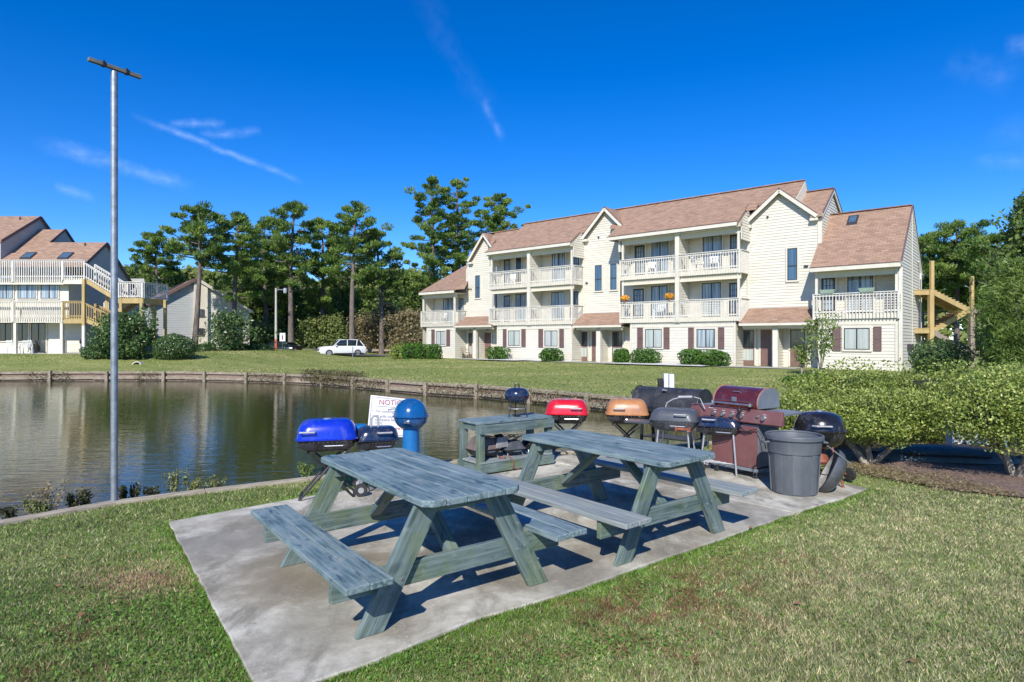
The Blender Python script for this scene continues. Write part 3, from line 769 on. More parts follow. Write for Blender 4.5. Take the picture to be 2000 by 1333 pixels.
# ================================================================ GRILLS
def shell_levels(z0,z1,hx,hy,r,round_top=.11,n=6,flat=.0):
    """rounded lid profile from rim z0 up to z1"""
    out=[]
    for i in range(n+1):
        a=pi/2*i/n; k=(1-cos(a)); out.append((z0+(z1-z0)*sin(a)**.9, hx-round_top*k*1.0, hy-round_top*k*1.0, max(.02,r-round_top*k*.35)))
    return out
def cart_grill(loc,rz,label,lid,body='black_enamel',hx=.325,hy=.215,rim=.635,top=.84,bot=.50,legs='x',handle_side=-1,group=None,top_vent=True,rt=.12):
    t=thing('charcoal_grill',label,'grill',loc,rz,group)
    mb=MB(); mb.rbox([(rim,hx+.012,hy+.012,.10),(rim+.012,hx+.012,hy+.012,.10),(rim+.016,hx,hy,.095)]+shell_levels(rim+.02,top,hx,hy,.13,rt)[1:])
    ld=mb.build('lid',MATS[lid],t,smooth=True,ang=50)
    mb=MB(); hy_=-hy-.03
    x0=handle_side*hx*.62
    mb.tube([(x0-.075,-hy+.03,rim+.09),(x0-.075,hy_-.012,rim+.095),(x0+.075,hy_-.012,rim+.095),(x0+.075,-hy+.03,rim+.09)],.010,8)
    mb.build('handle',MATS['handle_grey'],ld,smooth=True)
    if top_vent:
        mb=MB(); mb.lathe([(.045,top-.004),(.045,top+.004),(.03,top+.007),(0.001,top+.007)],16); mb.build('vent',MATS['aluminium_leg'],ld,smooth=True)
    mb=MB(); mb.rbox([(bot,hx-.12,hy-.08,.06),(bot+.012,hx-.075,hy-.05,.08),(bot+.05,hx-.03,hy-.02,.09),(rim-.012,hx,hy,.10),(rim-.002,hx+.008,hy+.008,.10)])
    bw=mb.build('bowl',MATS[body],t,smooth=True,ang=50)
    mb=MB(); mb.box(-hx*.93,-hx*.40,-hy-.014,-hy+.03,rim-.075,rim-.022)
    for k in range(9): mb.box(-hx*.90+k*.021,-hx*.90+k*.021+.010,-hy-.019,-hy-.012,rim-.065,rim-.032)
    mb.build('air_slot',MATS['black_tube'],bw)
    mb=MB()
    for k in range(10): 
        a=-hx*.55+k*hx*1.35/9; mb.tube([(a,-hy-.004,rim-.02),(a,-hy-.012,rim-.02)],.004,6)
    mb.build('rivet_row',MATS['chrome'],bw); mb=MB()
    mb.tube([(-hx*.1,-hy-.012,rim-.05),(-hx*.05,-hy-.03,rim-.055),(hx*.55,-hy-.03,rim-.055),(hx*.6,-hy-.012,rim-.05)],.006,6)
    mb.build('front_handle',MATS['chrome'],bw)
    if legs=='x':
        for sy,nm in ((-1,'frame'),(1,'frame')):
            y=sy*(hy-.045); mb=MB()
            mb.tube([(-.28,y,.0),(.02,y,.34),(.17,y,bot-.02),(.20,y,bot+.0)],.0125,8)
            mb.build('leg',MATS['black_tube'],t,smooth=True)
            y=sy*(hy-.075); mb=MB()
            mb.tube([(.28,y,.0),(-.02,y,.34),(-.17,y,bot-.02),(-.20,y,bot+.0)],.0125,8)
            mb.build('leg',MATS['black_tube'],t,smooth=True)
        mb=MB()
        for x,y,z in ((-.28,hy-.045,.012),(.28,hy-.075,.012),(-.2,hy-.075,bot-.01),(.2,hy-.045,bot-.01)): mb.tube([(x,-y,z),(x,y,z)],.011,8)
        mb.build('crossbar',MATS['black_tube'],t,smooth=True)
    elif legs=='wheel':
        for (x,y) in ((-1,-1),(1,-1),(-1,1),(1,1)):
            mb=MB(); z0=.0 if x>0 else .055
            mb.tube([(x*hx*.78,y*hy*.85,z0),(x*hx*.62,y*hy*.7,bot+.03)],.0125,8); mb.build('leg',MATS['aluminium_leg'],t,smooth=True)
        mb=MB()
        for k in range(7): 
            yy=-hy*.6+k*hy*.2; mb.tube([(-hx*.7,yy,.14),(hx*.7,yy,.14)],.004,6)
        for xx in (-hx*.7,hx*.7): mb.tube([(xx,-hy*.75,.14),(xx,hy*.75,.14)],.006,6)
        mb.build('wire_shelf',MATS['aluminium_leg'],t)
        for y in (-1,1):
            mb=MB(); yy=y*(hy*.85+.03)
            mb.tube([(-hx*.78,yy-.018,.07),(-hx*.78,yy+.018,.07)],.07,18); w=mb.build('wheel',MATS['rubber'],t,smooth=True)
            mb=MB(); mb.tube([(-hx*.78,yy-.022,.07),(-hx*.78,yy+.022,.07)],.032,12); mb.build('hub',MATS['handle_grey'],w,smooth=True)
    return t
cart_grill((-2.02,6.78,PZ),radians(14),'royal blue lidded charcoal grill on crossed black legs, left of the pedestal grill','blue_enamel',legs='x',hx=.31)
# navy grill with raised teal half behind
g=cart_grill((-1.52,6.95,PZ),radians(18),'small navy blue grill on silver legs, between the royal blue grill and the notice sign','navy_enamel',hx=.235,hy=.17,rim=.59,top=.735,bot=.47,legs='wheel',handle_side=.5,top_vent=False,rt=.09)
mb=MB(); mb.rbox([(.60,.19,.14,.06,-.25,.16),(.68,.19,.14,.08,-.25,.16),(.735,.15,.10,.06,-.25,.16),(.74,.13,.08,.05,-.25,.16)]); mb.build('raised_lid',MATS['blue_matte'],g,smooth=True)
mb=MB(); mb.tube([(-.06,.0,.72),(-.055,.0,.82),(-.03,.0,.85),(.0,.0,.85),(.02,.0,.82),(.02,.0,.73)],.012,8); mb.build('handle',MATS['handle_grey'],g,smooth=True)
cart_grill((.80,9.0,PZ),radians(-8),'bright red lidded charcoal grill on crossed black legs, beside the teal stand','red_enamel',legs='x',handle_side=.75,hx=.30)
cart_grill((1.66,8.95,PZ),radians(-10),'orange lidded charcoal grill on crossed black legs, left of the black barrel grill','orange_enamel',legs='x',handle_side=-.6,hx=.295,top=.85)
g=cart_grill((2.15,8.15,PZ),radians(-26),'dull grey grill with a flat side tray, in front of the black barrel smoker','grey_enamel',hx=.30,hy=.235,rim=.655,top=.80,bot=.52,legs='wheel',handle_side=.6,rt=.10,top_vent=False,body='grey_enamel')
mb=MB(); mb.rbox([(.60,.17,.16,.05),(.618,.175,.165,.05),(.622,.165,.155,.05)],c=(-.47,-.06,0)); mb.build('side_tray',MATS['grey_enamel'],g,smooth=True)
mb=MB(); mb.tube([(-.15,.10,.80),(-.13,.1,.86),(-.05,.1,.91),(.02,.1,.93)],.008,6); mb.tube([(.02,.1,.94),(.20,.1,.95)],.018,8); mb.tube([(.22,.1,.95),(.3,.1,.93),(.36,.1,.80)],.007,6); mb.build('lid_stay',MATS['handle_grey'],g,smooth=True)
mb=MB(); mb.box(.05,.24,-.262,-.25,.555,.585); mb.box(.05,.07,-.28,-.25,.54,.60); mb.box(.22,.24,-.28,-.25,.54,.60); mb.build('tray_bracket',MATS['rust_leg'],g)
cart_grill((2.68,7.95,PZ),radians(-30),'small glossy black square grill on silver wheeled legs, in front of the maroon gas grill','navy_enamel',hx=.285,hy=.19,rim=.60,top=.72,bot=.485,legs='wheel',handle_side=-.6,top_vent=False,rt=.08)
# ---- kettle shapes
def kettle_profile(R,h0,rim,h1,n=9,e0=.75,e1=.62):
    lo=[(R*sin(pi/2*i/n)**e0,rim-(rim-h0)*cos(pi/2*i/n)) for i in range(1,n+1)]
    hi=[(R*cos(pi/2*i/n)**e1,rim+(h1-rim)*sin(pi/2*i/n)) for i in range(n)]
    return lo,hi
# blue pedestal grill
t=thing('pedestal_grill','round blue kettle grill on a thick blue pedestal in front of the notice sign','grill',(-1.27,7.78,.0),radians(-20))
lo,hi=kettle_profile(.212,.60,.775,.985,10,.95,.92)
mb=MB(); mb.lathe([(.001,.61)]+lo,36,cap0=False,cap1=False); mb.build('bowl',MATS['kettle_blue'],t,smooth=True)
mb=MB(); hi2=[(.228,.775),(.228,.785),(.216,.79)]+[(r,z+.012) for r,z in hi[1:]]+[(.001,.997)]
mb.lathe([(r,z) for r,z in hi2],36,cap0=True,cap1=False); ld=mb.build('lid',MATS['kettle_blue'],t,smooth=True)
ld.rotation_euler=(radians(0),radians(0),0)
mb=MB(); mb.tube([(-.19,-.09,.87),(-.235,-.13,.86),(-.27,-.09,.855),(-.235,-.03,.86),(-.2,-.02,.87)],.010,8); mb.build('handle',MATS['handle_grey'],ld,smooth=True)
mb=MB(); mb.lathe([(.022,.93),(.022,.95),(.01,.955)],10,c=(-.10,-.09,0)); mb.build('thermometer',MATS['chrome'],ld,smooth=True)
mb=MB(); mb.lathe([(.115,0),(.115,.12),(.108,.125),(.104,.40),(.098,.62)],28); mb.build('pedestal',MATS['blue_matte'],t,smooth=True)
mb=MB(); mb.box(.02,.10,-.212,-.19,.71,.735); mb.build('vent',MATS['chrome'],t)
# small kettle on the teal stand
p=st_pt(.72,.18,.69)
t=thing('kettle_grill','small dark blue kettle grill on three thin legs, standing on top of the teal stand','grill',p)
lo,hi=kettle_profile(.168,.19,.285,.385)
mb=MB(); mb.lathe([(.001,.19)]+lo,32,cap0=False,cap1=False); mb.build('bowl',MATS['navy_enamel'],t,smooth=True)
mb=MB(); mb.lathe([(.176,.285),(.176,.293),(.168,.297)]+[(r,z+.01) for r,z in hi[1:]]+[(.001,.395)],32,cap1=False); ld=mb.build('lid',MATS['navy_enamel'],t,smooth=True)
mb=MB(); mb.tube([(-.028,0,.385),(-.028,0,.43),(-.018,0,.445),(.018,0,.445),(.028,0,.43),(.028,0,.385)],.009,8); mb.build('handle',MATS['black_tube'],ld,smooth=True)
for k in range(3):
    a=radians(100+120*k); mb=MB(); mb.tube([(.09*cos(a),.09*sin(a),.21),(.145*cos(a),.145*sin(a),.0)],.008,6); mb.build('leg',MATS['black_tube'],t)
mb=MB(); mb.tube([(.115*cos(a*pi/9),.115*sin(a*pi/9),.115) for a in range(18)],.005,6,closed=True); mb.build('leg_ring',MATS['aluminium_leg'],t)
mb=MB(); mb.lathe([(.03,.01),(.06,.02),(.062,.03),(.01,.035)],16); mb.build('ash_dish',MATS['black_tube'],t,smooth=True)
# portable grills on the lower shelf
def portable(x,y,z,rz,label,lid,hx,hy,h,body='black_tube',plate=False):
    t=thing('portable_grill',label,'grill',st_pt(x,y,z),ST.rotation_euler.z+rz)
    mb=MB(); mb.rbox([(.03,hx-.06,hy-.05,.04),(.045,hx-.04,hy-.03,.05),(h*.42,hx,hy,.06)]); mb.build('bowl',MATS[body],t,smooth=True)
    mb=MB(); mb.rbox([(h*.44,hx+.01,hy+.01,.06),(h*.48,hx+.01,hy+.01,.06),(h*.52,hx-.005,hy-.005,.06),(h*.78,hx-.03,hy-.03,.06),(h*.95,hx-.055,hy-.05,.06),(h,hx-.085,hy-.075,.05)]); ld=mb.build('lid',MATS[lid],t,smooth=True)
    mb=MB(); mb.tube([(-.05,-hy-.005,h*.35),(-.05,-hy-.03,h*.35),(.05,-hy-.03,h*.35),(.05,-hy-.005,h*.35)],.007,6); mb.build('handle',MATS['chrome'],t,smooth=True)
    for k in (-1,1):
        mb=MB(); mb.tube([(k*hx*.7,-hy*.6,.035),(k*hx*.8,-hy*.7,.0),(k*hx*.8,hy*.7,.0),(k*hx*.7,hy*.6,.035)],.006,6); mb.build('leg',MATS['aluminium_leg'],t)
    return t
a=portable(.20,.22,.195,radians(0),'brownish grill with a faded lid, at the left end of the lower shelf','brown_lid',.20,.155,.27)
mb=MB(); mb.rbox([(.13,.10,.012,.01),(.25,.085,.012,.01),(.262,.07,.01,.008)],c=(.19,-.15,0)); mb.build('side_plate',MATS['grey_plate'],a,smooth=True)
portable(.60,.13,.195,radians(-6),'small black portable grill with a square lid, in the middle of the lower shelf','grey_enamel',.155,.12,.20)
portable(.52,.33,.195,radians(8),'dark navy portable grill behind the small black one on the lower shelf','navy_enamel',.13,.07,.26)
portable(.95,.2,.195,radians(3),'black portable grill at the right end of the lower shelf','black_enamel',.12,.13,.17)
mb=MB(); rr=random.Random(3)
for k in range(5):
    c=Vector((.64+rr.uniform(-.06,.1),.13+rr.uniform(-.03,.05),.405+.01*k)); mb.tube([c+Vector((cos(a)*.09,sin(a)*.05,sin(a*1+k)*.03)) for a in np.linspace(0,5,9)],.0045,5)
o=mb.build('power_cable',MATS['black_tube'],None,smooth=True,loc=st_pt(0,0,0),rz=ST.rotation_euler.z); tag(o,'tangle of black cord and tongs lying on the small portable grill','cable')
mb=MB(); mb.tube([(.42,-.02,.24),(.44,-.07,.20),(.46,-.095,.14),(.44,-.10,.08),(.5,-.10,.05),(.58,-.10,.06)],.0055,5); mb.tube([(.40,.02,.215),(.36,-.04,.205),(.30,.02,.21),(.34,.06,.22)],.008,5)
o=mb.build('hose',MATS['rust_leg'],None,smooth=True,loc=st_pt(0,0,0),rz=ST.rotation_euler.z); tag(o,'thin rusty orange cord hanging over the lower shelf edge','cord')
# ---- barrel grill
t=thing('barrel_grill','large black horizontal barrel smoker behind the grey grill, against the pond','grill',(2.50,9.72,PZ),radians(-42))
R=.29;L=.56
def halfbarrel(mb,a0,a1,R,L,thick=.012,z=.66,n=18,ends=True):
    vs=[];fs=[]
    for x in (-L,L):
        for i in range(n+1):
            a=a0+(a1-a0)*i/n; vs.append((x,R*cos(a),z+R*sin(a)))
    for i in range(n): fs.append((i,i+1,n+2+i,n+1+i))
    fs.append(tuple(range(n,-1,-1))); fs.append(tuple(range(n+1,2*n+2)))
    mb.add(vs,fs)
mb=MB(); halfbarrel(mb,-.05,pi+.05,R,L); ld=fixn(mb.build('lid',MATS['barrel_black'],t,smooth=True,ang=40))
mb=MB()
for x in (-L,L): mb.tube([(x,(R+.004)*cos(a),.66+(R+.004)*sin(a)) for a in np.linspace(-.05,pi+.05,20)],.006,6)
mb.build('rim_bead',MATS['black_tube'],ld,smooth=True)
mb=MB(); halfbarrel(mb,pi+.06,2*pi-.06,R*.98,L*.99,z=.655); fixn(mb.build('drum',MATS['barrel_black'],t,smooth=True,ang=40))
mb=MB(); mb.tube([(-.05,-.2,.89),(-.03,-.235,.925),(.05,-.235,.925)],.010,6); mb.lathe([(.02,0),(.028,.008),(.02,.012)],12,c=(-.02,-.22,.925)); mb.build('handle',MATS['aluminium_leg'],ld,smooth=True)
for x in (-.42,.42):
    for y in (-.2,.2):
        mb=MB(); mb.beam((x,y,0),(x,y*.8,.50),.038,.038,up=(0,1,0)); mb.build('leg',MATS['black_tube'],t)
mb=MB(); mb.box(-.4,.4,-.18,.18,.16,.18); mb.build('bottom_shelf',MATS['black_tube'],t)
mb=MB(); mb.box(-.5,.5,-.40,-.29,.60,.615); mb.build('front_shelf',MATS['black_tube'],t)
# ---- utility post behind it
t=thing('utility_post','white metal post with a small black box, standing behind the barrel smoker','post',(3.28,13.0,-.5))
mb=MB(); mb.box(-.10,-.01,-.05,.05,1.0,1.52); mb.build('panel',MATS['sign_white'],t); mb=MB(); mb.box(.01,.11,-.05,.05,1.0,1.51); mb.build('panel',MATS['sign_white'],t)
mb=MB(); mb.box(-.012,.012,-.03,.045,0,1.50); mb.build('post',MATS['sign_green'],t)
mb=MB(); mb.box(-.215,-.105,-.06,.06,1.1,1.38); mb.box(-.23,-.11,-.03,.03,1.38,1.42); mb.build('meter_box',MATS['black_tube'],t,bevel=.01)
# ---- gas grill
t=thing('gas_grill','large maroon gas grill with chrome knobs and a curved lid, behind the grey trash can','grill',(2.985,7.93,PZ),radians(-55))
# local x along its front (left to right), -y = front
mb=MB(); mb.box(-.33,.33,-.22,.22,.14,.66)
mb.build('cabinet',MATS['cabinet_grey'],t,bevel=.004)
for a,b in ((-.325,-.004),(.004,.325)):
    mb=MB(); mb.box(a,b,-.245,-.223,.13,.64); d=mb.build('door',MATS['maroon_panel'],t,bevel=.004)
    hx_=(-.10 if b<.1 else .06); mb=MB()
    mb.tube([(a+.04,-.247,.585),(a+.05,-.275,.585),(b-.05,-.275,.585),(b-.04,-.247,.585)],.011,8); mb.build('handle',MATS['maroon_panel'],d,smooth=True)
mb=MB(); mb.box(-.34,.34,-.24,.235,.085,.125); mb.build('base_frame',MATS['galvanised'],t,bevel=.003)
mb=MB(); mb.prism([(-.66,-.25,.675),(-.66,-.275,.69),(-.66,-.245,.845),(-.66,-.20,.85),(-.66,-.20,.675)],(1.32,0,0)); cp=mb.build('control_panel',MATS['maroon_panel'],t,bevel=.006)
kx=[-.27,-.135,0.0,.14]
for x,r in [(k,.026) for k in kx]+[(.44,.026)]:
    mb=MB(); mb.tube([(x,-.262,.765),(x,-.272,.763)],r*1.25,20); mb.tube([(x,-.27,.763),(x,-.305,.757)],[r,r*.85],16); mb.beam((x,-.312,.775),(x,-.308,.735),.010,.014,up=(0,1,0)); mb.build('knob',MATS['chrome'],cp,smooth=True)
mb=MB(); mb.tube([(.355,-.26,.778),(.355,-.29,.774)],[.02,.012],12); mb.build('igniter',MATS['chrome'],cp,smooth=True)
mb=MB()
for x in kx+[.44]:
    for j in range(5): mb.box(x-.022+j*.010,x-.016+j*.010,-.2602,-.2582,.800,.806)
for j in range(5): mb.box(-.36+j*.013,-.352+j*.013,-.259,-.2555,.815,.823)
mb.build('marking',MATS['sign_white'],cp)
for a,b in ((-.66,-.335),(.335,.66)):
    mb=MB(); mb.box(a,b,-.198,.21,.80,.835); mb.build('side_shelf',MATS['cabinet_grey'],t,bevel=.006)
mb=MB(); mb.box(-.33,.33,-.195,.22,.665,.835); mb.build('firebox',MATS['black_tube'],t)
# lid : curved front
prof=[(-.205,.855),(-.225,.90),(-.215,.97),(-.17,1.035),(-.09,1.085),(.02,1.105),(.14,1.09),(.21,1.04),(.235,.96),(.235,.855)]
mb=MB(); mb.prism([(-.305,y,z) for y,z in prof],(.61,0,0)); ld=fixn(mb.build('lid',MATS['maroon_lid'],t,smooth=True,ang=35))
for x in (-.33,.307):
    mb=MB(); mb.prism([(x,y*1.0,z) for y,z in prof],(.023,0,0)); e=fixn(mb.build('lid_end',MATS['cabinet_grey'],ld))
mb=MB()
for x in (-.318,.318):
    mb.tube([(x,y*1.0,z+.001) for y,z in prof[:-1]],.006,6)
mb.build('edge_trim',MATS['orange_paint'],ld,smooth=True)
mb=MB(); mb.tube([(-.27,-.30,.905),(.27,-.30,.905)],.012,10); mb.tube([(-.25,-.215,.90),(-.25,-.30,.905)],.012,8); mb.tube([(.25,-.215,.90),(.25,-.30,.905)],.012,8)
mb.lathe([(.02,-.02),(.02,.02)],10,c=(-.27,-.30,.905)); mb.lathe([(.02,-.02),(.02,.02)],10,c=(.27,-.30,.905)); mb.build('handle',MATS['chrome'],ld,smooth=True)
mb=MB(); mb.box(-.035,.035,-.236,-.228,.925,.985); b=mb.build('badge',MATS['chrome'],ld,bevel=.004)
mb=MB(); mb.box(-.022,.022,-.239,-.2365,.962,.969); mb.box(-.022,.022,-.239,-.2365,.948,.955); mb.box(-.022,.022,-.239,-.2365,.935,.940); mb.build('badge_mark',MATS['sign_grey'],b)
mb=MB(); mb.tube([(-.06,-.165,1.04),(-.05,-.185,1.05),(.05,-.185,1.05),(.06,-.165,1.03)],.006,6); mb.build('thermometer',MATS['chrome'],ld,smooth=True)
for x in (-.28,.28):
    for y in (-.2,.19):
        mb=MB(); mb.tube([(x-.014,y,.03),(x+.014,y,.03)],.032,16); w=mb.build('caster',MATS['rubber'],t,smooth=True)
        mb=MB(); mb.box(x-.022,x-.017,y-.015,y+.015,.02,.085); mb.box(x+.017,x+.022,y-.015,y+.015,.02,.085); mb.box(x-.022,x+.022,y-.018,y+.018,.078,.087); mb.build('fork',MATS['chrome'],w)
mb=MB(); mb.tube([(.14,-.31,.88),(.13,-.33,.82),(.145,-.32,.76),(.10,-.33,.70),(.12,-.32,.62),(.22,-.30,.58),(.34,-.28,.62),(.42,-.27,.55),(.46,-.26,.40)],.006,6); mb.lathe([(.025,-.02),(.032,0),(.025,.02)],10,c=(.14,-.325,.83)); mb.build('igniter_lead',MATS['black_tube'],t,smooth=True)
# ---- trash can
p=(3.155,6.93,PZ)
t=thing('trash_can','tall open grey plastic trash can on the slab, right of the maroon gas grill','trash can',p,radians(15))
mb=MB(); prof=[(.232,0),(.236,.012),(.262,.45),(.275,.455),(.288,.60),(.292,.615),(.292,.625)]
mb.lathe(prof,40,cap1=False); 
inner=[(.286,.64),(.272,.60),(.25,.40),(.225,.03),(.001,.03)]; mb.lathe(inner,40,cap0=False,cap1=False)
body=fixn(mb.build('body',MATS['can_plastic'],t,smooth=True,ang=35))
for k in range(8):
    a=2*pi*k/8+.2; mb=MB()
    for s in (-1,1): pass
    w=.17
    vs=[];m=5
    for zi,(r0,z) in enumerate(((.2365,.02),(.262,.44))):
        for i in range(m):
            aa=a-w+2*w*i/(m-1); rr_=r0+.009; vs.append((rr_*cos(aa),rr_*sin(aa),z))
    for zi,(r0,z) in enumerate(((.2365,.02),(.262,.44))):
        for i in range(m):
            aa=a-w-.02+2*(w+.02)*i/(m-1); rr_=r0-.004; vs.append((rr_*cos(aa),rr_*sin(aa),z+(.012 if zi else -.01)))
    fs=[(i,i+1,m+i+1,m+i) for i in range(m-1)]+[(2*m,0,m,3*m),(m-1,3*m-1,4*m-1,2*m-1)]+[(m+i,m+i+1,3*m+i+1,3*m+i) for i in range(m-1)]+[(2*m+i,2*m+i+1,i+1,i) for i in range(m-1)]
    mb.add(vs,fs); fixn(mb.build('rib',MATS['can_plastic'],body,smooth=True,ang=30))
mb=MB(); mb.tube([(.292*cos(a),.292*sin(a),.64) for a in np.linspace(0,2*pi,41)[:-1]],.013,8,closed=True); mb.lathe([(.292,.60),(.308,.605),(.308,.64),(.292,.645)],40,cap0=False,cap1=False); mb.build('rim',MATS['can_plastic'],t,smooth=True)
for a in (radians(-20),radians(160)):
    mb=MB(); c=Vector((cos(a),sin(a),0));s_=Vector((-sin(a),cos(a),0))
    mb.tube([c*.285+s_*.06+Vector((0,0,.57)),c*.335+s_*.06+Vector((0,0,.565)),c*.345+Vector((0,0,.56)),c*.335-s_*.06+Vector((0,0,.565)),c*.285-s_*.06+Vector((0,0,.57))],.012,8); mb.build('handle',MATS['can_plastic'],t,smooth=True)
# ---- big black kettle grill on the right
t=thing('kettle_grill','large glossy black kettle grill on rusty red legs, right of the grey trash can','grill',(3.68,7.42,PZ),radians(0))
lo,hi=kettle_profile(.285,.40,.625,.835)
mb=MB(); mb.lathe([(.001,.40)]+lo,40,cap0=False,cap1=False); mb.build('bowl',MATS['black_enamel'],t,smooth=True)
mb=MB(); mb.lathe([(.298,.625),(.298,.64),(.287,.645)]+[(r*.99,z+.015) for r,z in hi[1:]]+[(.001,.85)],40,cap1=False); ld=mb.build('lid',MATS['black_enamel'],t,smooth=True)
mb=MB(); mb.tube([(-.19,-.225,.70),(-.17,-.29,.705),(-.01,-.32,.705),(.0,-.275,.70)],.011,8); mb.build('handle',MATS['handle_grey'],ld,smooth=True)
mb=MB(); mb.lathe([(.04,.848),(.04,.856),(.012,.862),(.001,.862)],14); mb.build('vent',MATS['aluminium_leg'],ld,smooth=True)
mb=MB(); mb.tube([(-.2,-.18,.60),(-.33,-.12,.62),(-.34,.0,.63),(-.25,.05,.62)],.007,6); mb.build('side_handle',MATS['handle_grey'],t,smooth=True)
legp=[((.06,-.18,.45),(.13,-.30,.0)),((.13,.08,.45),(.37,.10,.07)),((-.13,.05,.45),(-.22,.20,.07))]
for a,b in legp:
    mb=MB(); mb.tube([a,b],.0135,8); mb.build('leg',MATS['rust_leg'],t,smooth=True)
for (x,y) in ((.41,.08),(-.27,.24)):
    mb=MB(); d=Vector((.9,.35,0)).normalized(); c=Vector((x,y,.075)); mb.tube([c-d*.02,c+d*.02],.075,18); mb.build('wheel',MATS['rubber'],t,smooth=True)
mb=MB(); mb.tube([(.38,.10,.075),(-.22,.22,.075)],.008,6); mb.tube([(.13,-.3,.1),(.2,.1,.16),(-.15,.15,.16),(.13,-.3,.1)],.005,6); mb.build('axle',MATS['rust_leg'],t)
mb=MB(); mb.lathe([(.001,.22),(.10,.225),(.12,.26),(.05,.39)],20,cap0=False,cap1=False); mb.build('ash_pot',MATS['rust_leg'],t,smooth=True)
# leaning kettle lid
n_=12;R=.265
mb=MB(); mb.lathe([(R,0),(R,.012)]+[(R*cos(pi/2*i/n_)**.8,.012+.15*sin(pi/2*i/n_)) for i in range(1,n_)]+[(.001,.163)],36,cap0=False,cap1=False)
mb2=MB(); mb2.lathe([(R*.97,.002)]+[(R*.97*cos(pi/2*i/n_)**.8,.006+.14*sin(pi/2*i/n_)) for i in range(1,n_)]+[(.001,.148)],36,cap0=False,cap1=False)
t=thing('round_metal_cover','upturned dull black kettle cover with a pale sooty inside, leaning beside the trash can','grill cover',(3.55,6.98,PZ+.235))
sh=mb.build('shell',MATS['grey_enamel'],t,smooth=True); ins=mb2.build('inside',MATS['lid_inside'],t,smooth=True)
mr=MB(); mr.tube([(R*.985*cos(a),R*.985*sin(a),.003) for a in np.linspace(0,2*pi,37)[:-1]],.006,6,closed=True); mr.build('rim',MATS['black_tube'],t,smooth=True)
axis=Vector((.80,-.32,-.42)).normalized() # crown of the lid points away to the right
t.rotation_euler=axis.to_track_quat('Z','Y').to_euler()
mb=MB(); mb.tube([(3.42,6.72,.585),(3.74,6.83,.36)],.006,6); o=mb.build('skewer',MATS['aluminium_leg'],smooth=True); tag(o,'thin pale metal skewer leaning from the trash can handle to the leaning lid','skewer')
# ---- notice sign
def text_mesh(txt,size,mat,parent,loc,name='lettering',ext=.0015,align='LEFT'):
    c=bpy.data.curves.new(name,'FONT'); c.body=txt; c.size=size; c.extrude=ext; c.align_x=align; c.space_line=.95
    tmp=bpy.data.objects.new(name+'_tmp',c); COL.objects.link(tmp)
    dg=bpy.context.evaluated_depsgraph_get(); me=bpy.data.meshes.new_from_object(tmp.evaluated_get(dg)); bpy.data.objects.remove(tmp)
    me.materials.clear(); me.materials.append(MATS[mat]); o=bpy.data.objects.new(name,me); COL.objects.link(o); o.parent=parent
    o.location=loc; o.rotation_euler=(pi/2,0,0); return o
t=thing('notice_sign','tilted white notice board with rules for grills, on a post at the pond edge','sign',(-2.0,8.42,-.02),radians(4)); t.rotation_euler=(radians(-3),radians(3),radians(6))
mb=MB(); mb.rbox([(0,.30,.27,.012),(.006,.30,.27,.012)]); 
mb=MB(); mb.prism([(.0,.0,.46),(.57,.0,.44),(.60,.0,.96),(.02,.0,1.0)],(0,.012,0)); b=fixn(mb.build('board',MATS['sign_white'],t,bevel=.003))
mb=MB()
P4=[(.025,-.003,.485),(.55,-.003,.465),(.578,-.003,.94),(.042,-.003,.978)]
for i in range(4): mb.beam(P4[i],P4[(i+1)%4],.003,.004,up=(0,0,1) if i%2==0 else (1,0,0))
mb.beam((.10,-.003,.855),(.52,-.003,.84),.003,.004); mb.build('border_line',MATS['sign_grey'],b)
for s,txt,x,z,m in ((.098,'NOTICE',.135,.875,'sign_red'),(.052,'•  No cooking on grass',.052,.77,'sign_grey'),(.052,'•  All grills must be moved',.05,.70,'sign_grey'),(.052,'to square block on',.098,.655,'sign_grey'),(.052,'right',.095,.610,'sign_grey'),(.050,'Keep tables upon this area for use',.04,.545,'sign_red')):
    o=text_mesh(txt,s,m,b,(x,-.002,z)); o.rotation_euler=(pi/2,0,radians(0))
    w=max(v.co.x for v in o.data.vertices); mxw=.56-x
    if w>mxw: o.scale=(mxw/w,1,1)
mb=MB(); mb.box(.25,.33,.014,.09,-.1,.94); mb.build('post',MATS['grey_timber'],t)
# ---- T-topped pole at the bulkhead
t=thing('metal_pole','tall thin galvanised pole with a short wooden crossbar on top, at the near pond edge','pole',(-4.205,6.55,-.6))
mb=MB(); mb.tube([(0,0,0),(0,0,5.17)],.034,16); mb.build('pole',MATS['galvanised'],t,smooth=True)
mb=MB(); a=Vector((-.135,-.205,5.21));b=Vector((.16,.205,5.195)); mb.beam(a,b,.045,.038); mb.build('crossbar',MATS['weathered_wood_dark'],t,bevel=.003)
d=(b-a).normalized()
for k in (.28,.72):
    mb=MB(); c=a.lerp(b,k); mb.beam(c-d*.015,c+d*.015,.052,.046); mb.tube([c+Vector((0,0,.02)),c+Vector((0,0,.042))],[.010,.014],8); mb.build('clamp',MATS['black_tube'],t)
